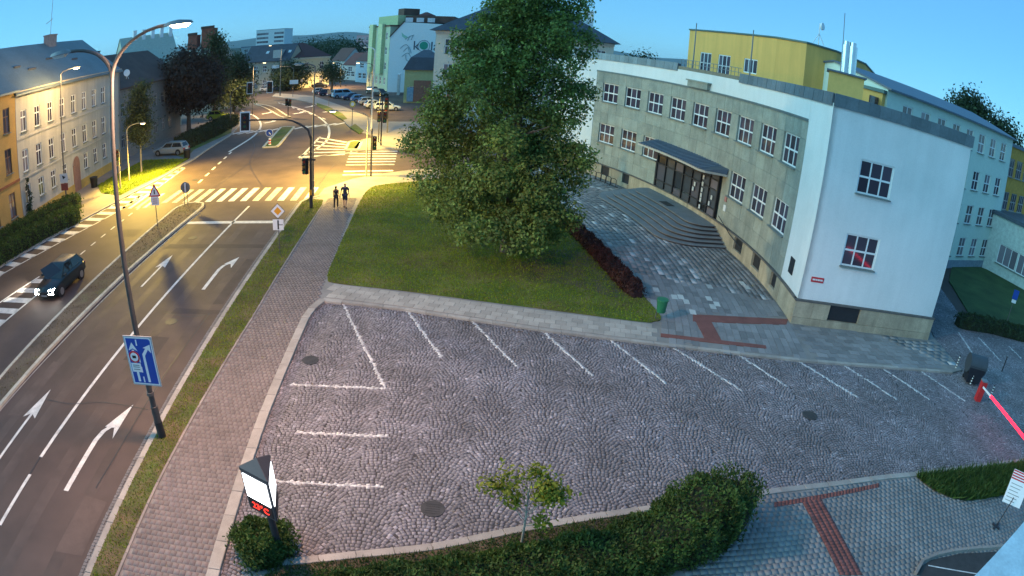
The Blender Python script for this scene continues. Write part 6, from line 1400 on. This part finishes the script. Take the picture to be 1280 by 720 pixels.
tag(link('plaza_pavers', box_field(cwp, np.zeros(n), np.full(n, .212), np.full(n, .207), np.full(n, .07), .1 + rng.uniform(-.0015, .002, n), tn, 'plaza_pavers', M('plaza_paver', (.20, .20, .195), .85, .14, .6, 25, .15, tone=True), .03), np_o), kind='stuff')
for bi, (q, nu, nv) in enumerate(((redn[0], 32, 3), (redn[1], 4, 26))):
    rb_o = struct('red_paving_band', MB().prism(q, .06, .106 + bi * .005), M('red_joint', (.09, .04, .035), .9, .2))
    C_, A_, LX_, LY_ = [], [], [], []
    Q = [Vector((*p, 0)) for p in q]
    for i in range(nu):
        for j in range(nv):
            u0, v0 = (i + .5) / nu, (j + .5) / nv; f = lambda u, v: (Q[0] * (1 - u) + Q[1] * u) * (1 - v) + (Q[3] * (1 - u) + Q[2] * u) * v
            c = f(u0, v0); du = f(u0 + .5 / nu, v0) - f(u0 - .5 / nu, v0); dv = f(u0, v0 + .5 / nv) - f(u0, v0 - .5 / nv)
            C_.append((c.x, c.y)); A_.append(math.atan2(du.y, du.x)); LX_.append(du.length - .01); LY_.append(dv.length - .01)
    m = len(C_); tag(link('red_pavers', box_field(np.array(C_), np.array(A_), np.array(LX_), np.array(LY_), np.full(m, .09), .111 + bi * .005 + rng.uniform(-.001, .002, m), rng.uniform(.8, 1.2, m), 'red_pavers', M('red_paver_tone', (.20, .072, .06), .85, .16, 1.5, 25, .15, tone=True), .03), rb_o), kind='stuff')
kerb(spline([G(1143, 719, .1), G(1146, 708, .1), G(1163, 697, .1), G(1200, 689, .1), G(1260, 684, .1)], 4), KCONC, .12, .18, .8, .04)
poly('dark_apron', [G(1146, 719, .1), G(1148, 710, .1), G(1164, 700, .1), G(1200, 692, .1), G(1280, 687, .1), (16, 6)], M('apron_asphalt', (.05, .048, .046), .9, .2), z=.106, parent=np_o)
strip('white_pipe_line', [G(1160, 707, .1), G(1230, 719, .1)], .05, PAINT, .112, np_o)
t = thing('window_ledge', 'pale sheet-metal ledge jutting out above the notice board', 'ledge', (4.9, 2.3, 0))
lz = 8.2; p1_, p2_, p3_, p4_ = G(1212, 726, lz), G(1290, 640, lz), G(1400, 700, lz), G(1330, 790, lz)
part('sheet', MB().prism([p1_, p2_, p3_, p4_], lz - .05, lz, 0, True), M('ledge_sheet', (.55, .66, .68), .5, .12, 3, 20), t)
part('wall_block', MB().prism([(p1_[0] + .25, p1_[1] - .1), (p2_[0] + .25, p2_[1] - .12), p3_, p4_], .05, lz - .06), STUCCO, t)

# ================================================================== cars
CG = M('car_glass', (.012, .014, .018), .04, 0, spec=.6); RIM = M('alloy_rim', (.45, .45, .46), .3, .05, metal=.8); TAIL = M('tail_lamp', (.35, .02, .02), .25, 0); HEADL = M('head_lamp', (.6, .6, .62), .1, 0); TRIM = M('car_trim', (.02, .02, .022), .6, 0)
HEADON = M('head_lamp_lit', (1, 1, .95), .2, 0, emit=90, ecol=(1, .97, .85)); TAILON = M('tail_lamp_lit', (.9, .1, .05), .2, 0, emit=6, ecol=(1, .22, .1))
_cars = {}
def car(label, P, head_ang, colr, kind='hatch', lit=None, group=None, z=.01, power=0):
    L, Wd, Hh = {'hatch': (4.0, 1.72, 1.47), 'estate': (4.55, 1.76, 1.47), 'sedan': (4.5, 1.78, 1.44), 'suv': (4.45, 1.84, 1.66), 'van': (4.9, 1.9, 1.9)}[kind]
    t = thing('car', label, 'car', (P[0], P[1], z), head_ang, group)
    ck = (kind, tuple(colr), lit)
    if ck in _cars:
        for ch in _cars[ck].children:
            if ch.type == 'MESH': copy_tree(ch, t)
        return t
    _cars[ck] = t
    paint = M('car_paint_%02d%02d%02d' % tuple(int(c * 99) for c in colr), colr, .3, .02, spec=.4, coat=.35, metal=.1)
    hl, w2 = L / 2, Wd / 2; belt = .60 * Hh + .03
    st = [(-hl, .45, belt - .22, .80), (-hl + .06, .30, belt - .06, .90), (-hl + .5, .2, belt, .98), (-.3, .18, belt, 1.0), (hl - 1.55, .18, belt - .0, 1.0), (hl - 1.0, .2, belt - .07, .98), (hl - .4, .22, belt - .16, .94), (hl - .1, .3, belt - .26, .86), (hl, .42, belt - .36, .76)]
    vs = []; m = 10
    for x, zl, zt2, k in st:
        W_ = w2 * k; vs += [(x, -W_ * .86, zl), (x, -W_, zl + .14), (x, -W_ * 1.0, (zl + zt2) / 2 + .05), (x, -W_ * .97, zt2 - .07), (x, -W_ * .84, zt2), (x, W_ * .84, zt2), (x, W_ * .97, zt2 - .07), (x, W_, (zl + zt2) / 2 + .05), (x, W_, zl + .14), (x, W_ * .86, zl)]
    fs = [(i * m + j, (i + 1) * m + j, (i + 1) * m + (j + 1) % m, i * m + (j + 1) % m) for i in range(len(st) - 1) for j in range(m)] + [tuple(range(m)), tuple(range(len(vs) - 1, len(vs) - m - 1, -1))]
    bd = part('body', MB().add(vs, [f[::-1] for f in fs]), paint, t, True, True)
    rb = {'hatch': -hl + .1, 'estate': -hl + .08, 'sedan': -hl + .75, 'suv': -hl + .1, 'van': -hl + .05}[kind]; rt = rb + {'hatch': .5, 'estate': .35, 'sedan': .7, 'suv': .4, 'van': .15}[kind]
    fb = hl - 1.12 if kind != 'van' else hl - .75; ft = fb - .78
    wb, wt_ = w2 * .86, w2 * .66
    B0 = [(rb, -wb, belt - .02), (fb, -wb, belt - .05), (fb, wb, belt - .05), (rb, wb, belt - .02)]; T0 = [(rt, -wt_, Hh - .03), (ft, -wt_, Hh - .03), (ft, wt_, Hh - .03), (rt, wt_, Hh - .03)]
    mb = MB(); mb.add(B0 + T0 + [(rt + .25, -wt_ * .75, Hh), (ft - .2, -wt_ * .75, Hh), (ft - .2, wt_ * .75, Hh), (rt + .25, wt_ * .75, Hh)], [(0, 1, 5, 4), (1, 2, 6, 5), (2, 3, 7, 6), (3, 0, 4, 7), (4, 5, 9, 8), (5, 6, 10, 9), (6, 7, 11, 10), (7, 4, 8, 11), (8, 9, 10, 11)])
    part('cabin', mb, paint, t, True, True)
    def bil(q, u0, u1, v0, v1, off):
        a, b, c, d = [Vector(p) for p in q]; nn = (b - a).cross(d - a).normalized() * off
        f = lambda u, v: (a * (1 - u) + b * u) * (1 - v) + (d * (1 - u) + c * u) * v + nn
        return [f(u0, v0), f(u1, v0), f(u1, v1), f(u0, v1)]
    for nm, q, u in (('windscreen', (B0[1], B0[2], T0[2], T0[1]), ((.05, .95),)), ('rear_window', (B0[3], B0[0], T0[0], T0[3]), ((.08, .92),)), ('side_window', (B0[0], B0[1], T0[1], T0[0]), ((.06, .5), (.54, .93))), ('side_window', (B0[2], B0[3], T0[3], T0[2]), ((.07, .46), (.5, .94)))):
        for u0, u1 in u: part(nm, MB().add(bil(q, u0, u1, .12, .9, .012), [(0, 1, 2, 3)]), CG, t, local=True)
    if kind in ('estate', 'suv'):
        for s in (-1, 1): part('roof_rail', MB().tube([(rt + .2, s * wt_ * .92, Hh + .02), (ft - .15, s * wt_ * .92, Hh + .02)], .02, 5), GREYM, t, local=True)
    r_ = .31 if kind not in ('suv', 'van') else .35
    for x in (-hl + .78, hl - .82):
        for s in (-1, 1):
            y = s * (w2 - .1); wh = part('wheel', MB().tube([(x, y - .11, r_), (x, y - .09, r_), (x, y + .09, r_), (x, y + .11, r_)], [r_ * .9, r_, r_, r_ * .9], 18), RUBBER, t, True, True)
            part('rim', MB().disc((x, y + s * .112, r_), r_ * .64, (0, s, 0), 14, th=.012), RIM, wh, local=True)
            part('arch', MB().disc((x, s * (w2 - .028), r_ + .03), r_ * 1.2, (0, s, 0), 18, th=.05), TRIM, bd, local=True)
    for s in (-1, 1):
        y0, y1 = sorted((s * w2 * .40, s * w2 * .86)); hm = MB(); hm.add([(hl - .3, y0, belt - .5), (hl - .3, y1, belt - .5), (hl - .3, y1, belt - .24), (hl - .3, y0, belt - .27), (hl + .012 - (.07 if s < 0 else 0) * 0, y0 + .03, belt - .48), (hl - .0, y1 - .03, belt - .48), (hl - .1, y1 - .04, belt - .25), (hl - .06, y0 + .04, belt - .25)], [(4, 5, 6, 7), (3, 7, 6, 2), (0, 4, 7, 3), (1, 2, 6, 5), (0, 1, 5, 4)])
        part('headlight', hm, HEADON if lit == 'front' else HEADL, t, local=True)
        part('tail_light', MB().box(-hl - .015, -hl + .12, min(s * w2 * .5, s * w2 * .86), max(s * w2 * .5, s * w2 * .86), belt - .3, belt - .1), TAILON if lit == 'rear' else TAIL, t, local=True)
        part('mirror', MB().box(fb - .32, fb - .14, min(s * w2 * .95, s * w2 * 1.14), max(s * w2 * .95, s * w2 * 1.14), belt + .02, belt + .15), paint, t, local=True)
    part('number_plate', MB().box(hl - .03, hl + .015, -.22, .22, .30, .39), M('plate_grey', (.25, .25, .25)), t, local=True); part('grille', MB().box(hl - .1, hl + .012, -w2 * .5, w2 * .5, .56, belt - .42), TRIM, t, local=True)
    part('number_plate', MB().box(-hl - .012, -hl + .04, -.26, .26, .55, .66), SIGNW, t, local=True); part('bumper', MB().box(-hl - .02, -hl + .2, -w2 * .78, w2 * .78, .34, .5), TRIM, t, local=True)
    return t
cm = RF(26.1, -20.55); ch_ = ROAD_ANG + math.pi
dc = car('dark teal hatchback driving with lit headlights', cm, ch_, (.006, .016, .022), 'hatch', 'front')
for s in (-.55, .55):
    hp_ = (cm[0] + math.cos(ch_) * 2.1 - math.sin(ch_) * s, cm[1] + math.sin(ch_) * 2.1 + math.cos(ch_) * s, .7); lamp_light(dc, hp_, 260, (1, .93, .75), .08, 75, (math.cos(ch_), math.sin(ch_), -.16), 'headlight_beam')
    bp_ = ROOT[dc.name]; lo = dc.children[-1]; lo.parent = None; lo.location = hp_; lo.parent = dc; lo.matrix_parent_inverse = (Matrix.Translation(dc.location) @ Matrix.Rotation(ch_, 4, 'Z')).inverted()
car('silver estate car parked between the purple tree and the grass patch', G(214, 193, .1), perp + math.pi - .12, (.42, .42, .40), 'estate', z=.115)
car('yellow-green small car parked behind the left hedge', G(273, 150), perp + .1, (.28, .34, .03), 'hatch', z=.115)
car('car with glowing red tail lights at the bend', G(302, 124.5), ROAD_ANG + .55, (.12, .05, .05), 'hatch', 'rear')
car('white car in front of the grey row house', G(334, 114), perp + .1, (.6, .6, .6), 'hatch'); car('dark blue car in front of the grey row house', G(348, 113.5), perp + .15, (.03, .05, .12), 'sedan'); car('dark car at the kerb by the cream corner house', G(400, 109.5), perp, (.02, .02, .025), 'sedan')
row_ = [((401, 117.5), (.40, .46, .48), 'hatch', 'silver-blue car at the far end of the parked row'), ((409, 119.5), (.05, .04, .07), 'hatch', 'dark purple car in the parked row'), ((420, 121), (.06, .10, .2), 'hatch', 'navy car in the parked row'), ((429, 122.5), (.25, .45, .6), 'van', 'pale blue van in the parked row'), ((441, 124.5), (.03, .05, .12), 'sedan', 'dark blue saloon in the parked row'), ((451, 127.5), (.08, .2, .4), 'hatch', 'bright blue hatchback in the parked row'), ((461, 131), (.4, .42, .45), 'hatch', 'light grey hatchback in the parked row'), ((469, 135), (.55, .6, .65), 'hatch', 'white hatchback in the parked row'), ((484, 138), (.6, .68, .7), 'estate', 'white estate car at the near end of the parked row')]
for i, (px, cl, kd, lb) in enumerate(row_): car(lb, G(*px), perp + (.45 if i < 8 else .05) + random.uniform(-.05, .05), cl, kd, group='parked car row', z=.01)
car('dark green car waiting behind the parked row', G(467, 117.5), perp - .9, (.02, .04, .035), 'suv'); car('black off-road car beside the green tenement', G(475, 120.5), perp - .9, (.015, .015, .016), 'suv')

# ================================================================== people
def skinmesh(name, pts, edges, rad, mat, root=0, sub=1):
    me = bpy.data.meshes.new(name); me.from_pydata(pts, edges, []); o = bpy.data.objects.new(name, me); col.objects.link(o)
    sk = o.modifiers.new('skin', 'SKIN'); sk.use_smooth_shade = True; s_ = o.modifiers.new('sub', 'SUBSURF'); s_.levels = sub; s_.render_levels = sub
    if not me.skin_vertices: me.skin_vertices.new() if hasattr(me.skin_vertices, 'new') else None
    for i, v in enumerate(me.skin_vertices[0].data): r = rad[i]; v.radius = (r, r) if not hasattr(r, '__len__') else r; v.use_root = (i == root)
    dg = bpy.context.evaluated_depsgraph_get(); out = bpy.data.meshes.new_from_object(o.evaluated_get(dg)); bpy.data.objects.remove(o); out.name = name
    out.materials.clear(); out.materials.append(mat); return out
SKINM = M('skin', (.45, .27, .19), .6, .05); CLO = M('black_cloth', (.022, .02, .024), .9, .1); CLN = M('navy_cloth', (.03, .034, .065), .9, .1); HAIR = M('dark_hair', (.02, .013, .01), .6, .1); SHOE = M('shoe', (.03, .03, .03), .6, .1); SHOEW = M('pale_shoe', (.5, .48, .45), .6, .1)
def person(label, P, rz, h, female, arm_l, arm_r, stride):
    """h metres tall, facing +y locally; arms: (elbow, wrist) offsets from the shoulder"""
    t = thing('person', label, 'person', (P[0], P[1], .125), rz, 'couple walking hand in hand'); k = h / 1.75
    V, E, Rr = [], [], []
    def v(x, y, z, r, p=None):
        V.append((x * k, y * k, z * k)); Rr.append((r * k, r * k) if not hasattr(r, '__len__') else (r[0] * k, r[1] * k))
        if p is not None: E.append((p, len(V) - 1))
        return len(V) - 1
    sw = .17 if female else .205; hw = .095
    pel = v(0, 0, .95, (.14, .10)); ab = v(0, .01, 1.12, (.115, .09), pel); chs = v(0, .0, 1.30, (.15, .105), ab); nk0 = v(0, -.005, 1.47, (.07, .06), chs); nk = v(0, .005, 1.53, .052, nk0); hd0 = v(0, .015, 1.62, (.07, .085), nk); hd1 = v(0, .01, 1.70, (.07, .085), hd0)
    nose = v(0, .105, 1.61, .016, hd0)
    for s in (-1, 1): v(s * .078, .0, 1.62, .018, hd0)
    leg = []
    for s in (-1, 1):
        f = stride * s; hip = v(s * hw, 0, .90, .092, pel); kn = v(s * hw * 1.02, f * .5 + .02, .49, .058, hip); cf = v(s * hw, f * .75 - .02, .34, .055, kn); an_ = v(s * hw, f - .03, .09, .038, cf); ft = v(s * hw * 1.15, f + .11, .035, (.042, .03), an_); leg.append((hip, kn, cf, an_, ft))
    arms_ = []
    for s, (el, wr) in ((-1, arm_l), (1, arm_r)):
        sh_ = v(s * sw, 0, 1.42, .058, chs); e_ = v(s * sw + el[0], el[1], 1.42 + el[2], .042, sh_); w_ = v(s * sw + wr[0], wr[1], 1.42 + wr[2], .028, e_)
        dv = Vector((wr[0] - el[0], wr[1] - el[1], wr[2] - el[2])).normalized(); pm = Vector((s * sw + wr[0], wr[1], 1.42 + wr[2])) + dv * .07; pa = v(*pm, (.036, .02), w_)
        sd_ = Vector((0, 1, 0))
        for j, (o_, ln) in enumerate(((-.03, .07), (-.01, .085), (.01, .08), (.03, .06))):
            b_ = pm + sd_ * o_ + dv * .035; f1 = v(*b_, .0095, pa); f2 = v(*(b_ + dv * ln * .55 - Vector((s * .008, 0, 0))), .0085, f1); v(*(b_ + dv * ln * .9 - Vector((s * .03, 0, 0))), .007, f2)
        th_ = v(*(pm + sd_ * .035 - dv * .02), .011, pa); v(*(pm + sd_ * .06 + dv * .03), .009, th_)
        arms_.append((sh_, e_, w_))
    body = link('body', skinmesh('body', V, E, Rr, SKINM, pel), t)
    def cloth(name, idx, grow, mat, extra=()):
        ids = list(dict.fromkeys(idx)); mp_ = {a: i for i, a in enumerate(ids)}; pts = [V[a] for a in ids]; ed = [(mp_[a], mp_[b]) for a, b in E if a in mp_ and b in mp_]; rr = [(Rr[a][0] + grow * k, Rr[a][1] + grow * k) for a in ids]
        for (a, f, b, r_) in extra:
            pts.append(tuple(V[a][c] * (1 - f) + V[b][c] * f for c in range(3))); rr.append((r_ * k, r_ * k)); ed.append((mp_[a], len(pts) - 1))
        return link(name, skinmesh(name, pts, ed, rr, mat, 0), t)
    top_i = [pel, ab, chs, nk0] + [a[0] for a in arms_]
    cloth('top', top_i, .02, CLO if female else CLN, [(pel, -.45, ab, .15)] if female else [(pel, -.5, ab, .165)] + [(a[0], .7, a[1], .07) for a in arms_])
    if female:
        cloth('trousers', [pel] + [i for l in leg for i in l[:4]], .016, CLO)
    else:
        cloth('shorts', [pel] + [l[0] for l in leg], .022, CLN, [(l[0], .95, l[1], .092) for l in leg])
    for l in leg: link('shoe', skinmesh('shoe', [V[l[3]], (V[l[4]][0], V[l[4]][1] - .13 * k, .03 * k), V[l[4]], (V[l[4]][0], V[l[4]][1] + .06 * k, .03 * k)], [(0, 1), (1, 2), (2, 3)], [.04 * k, .045 * k, .045 * k, .03 * k], SHOEW if female else SHOE), t)
    hp = [(0, -.012 * k, 1.69 * k), (0, -.03 * k, 1.62 * k)] + ([(0, -.07 * k, 1.5 * k), (0, -.09 * k, 1.33 * k)] if female else []); link('hair', skinmesh('hair', hp, [(i, i + 1) for i in range(len(hp) - 1)], [.086 * k, .084 * k] + ([.07 * k, .05 * k] if female else []), HAIR), t)
    for s in (-1, 1): part('eye', MB().disc((s * .03 * k, .098 * k, 1.645 * k), .009 * k, (0, 1, 0), 8, th=.006), BLACK, body, local=True)
    part('mouth', MB().box(-.022 * k, .022 * k, .095 * k, .101 * k, 1.565 * k, 1.573 * k), M('lips', (.35, .12, .1)), body, local=True)
    return t
pw, pm_ = G(420, 260.5, .12), G(431.2, 260, .12); hd_ = math.atan2(pm_[1] - pw[1], pm_[0] - pw[0])
person('woman with long dark hair, black top and black trousers, seen from behind', pw, .05, 1.64, True, ((-.04, .02, -.28), (-.03, .1, -.52)), ((.05, -.02, -.28), (.1, .02, -.53)), .17)
person('man in a navy T-shirt and dark shorts, seen from behind', pm_, .05, 1.80, False, ((-.06, -.02, -.3), (-.11, .02, -.56)), ((.06, -.03, -.3), (.07, .05, -.56)), -.14)

# ================================================================== hills on the horizon
def hills(name, dist, pxs, zs, mat, depth=900):
    mb = MB(); pts = []
    for px, z in zip(pxs, zs): c = far_pt(px, dist); pts.append((c, z))
    n_ = len(pts); vs = []
    for (c, z) in pts:
        k2 = (dist + depth) / dist; vs += [(c[0] * .9, c[1] * .9, -5), (c[0], c[1], z), (c[0] * k2, c[1] * k2, -5)]
    fs = [(i * 3 + j, (i + 1) * 3 + j, (i + 1) * 3 + j + 1, i * 3 + j + 1) for i in range(n_ - 1) for j in range(2)]
    return struct(name, mb.add(vs, fs), mat, True)
xs = np.linspace(-200, 900, 90)
zz = [95 + 45 * math.exp(-((x - 425) / 45) ** 2) + 18 * math.sin(x * .021 + 1) + 9 * math.sin(x * .06) for x in xs]
hills('hills', 6000, xs, zz, M('far_hills', (.06, .085, .07), .95, .1, .002, .01))
zz2 = [13 + 9 * math.exp(-((x - 425) / 22) ** 2) + 3 * math.sin(x * .05) for x in xs]
hills('wooded_ridge', 1500, xs, zz2, M('wood_ridge', (.03, .05, .03), .95, .3, .02, .3), 300)

# ------------------------------------------------------------------ the evening air
hz = MB().box(-9600, 9600, -420, 9600, -1.2, 185).mesh('haze', bpy.data.materials.new('evening_haze'))
hm_ = hz.materials[0]; hm_.use_nodes = True; hm_.node_tree.nodes.clear()
ho_ = hm_.node_tree.nodes.new('ShaderNodeOutputMaterial'); hv_ = hm_.node_tree.nodes.new('ShaderNodeVolumePrincipled')
hv_.inputs['Color'].default_value = (.8, .92, 1.0, 1); hv_.inputs['Density'].default_value = 7e-5; hv_.inputs['Anisotropy'].default_value = .0
hm_.node_tree.links.new(hv_.outputs[0], ho_.inputs['Volume'])
tag(link('haze', hz), kind='stuff')
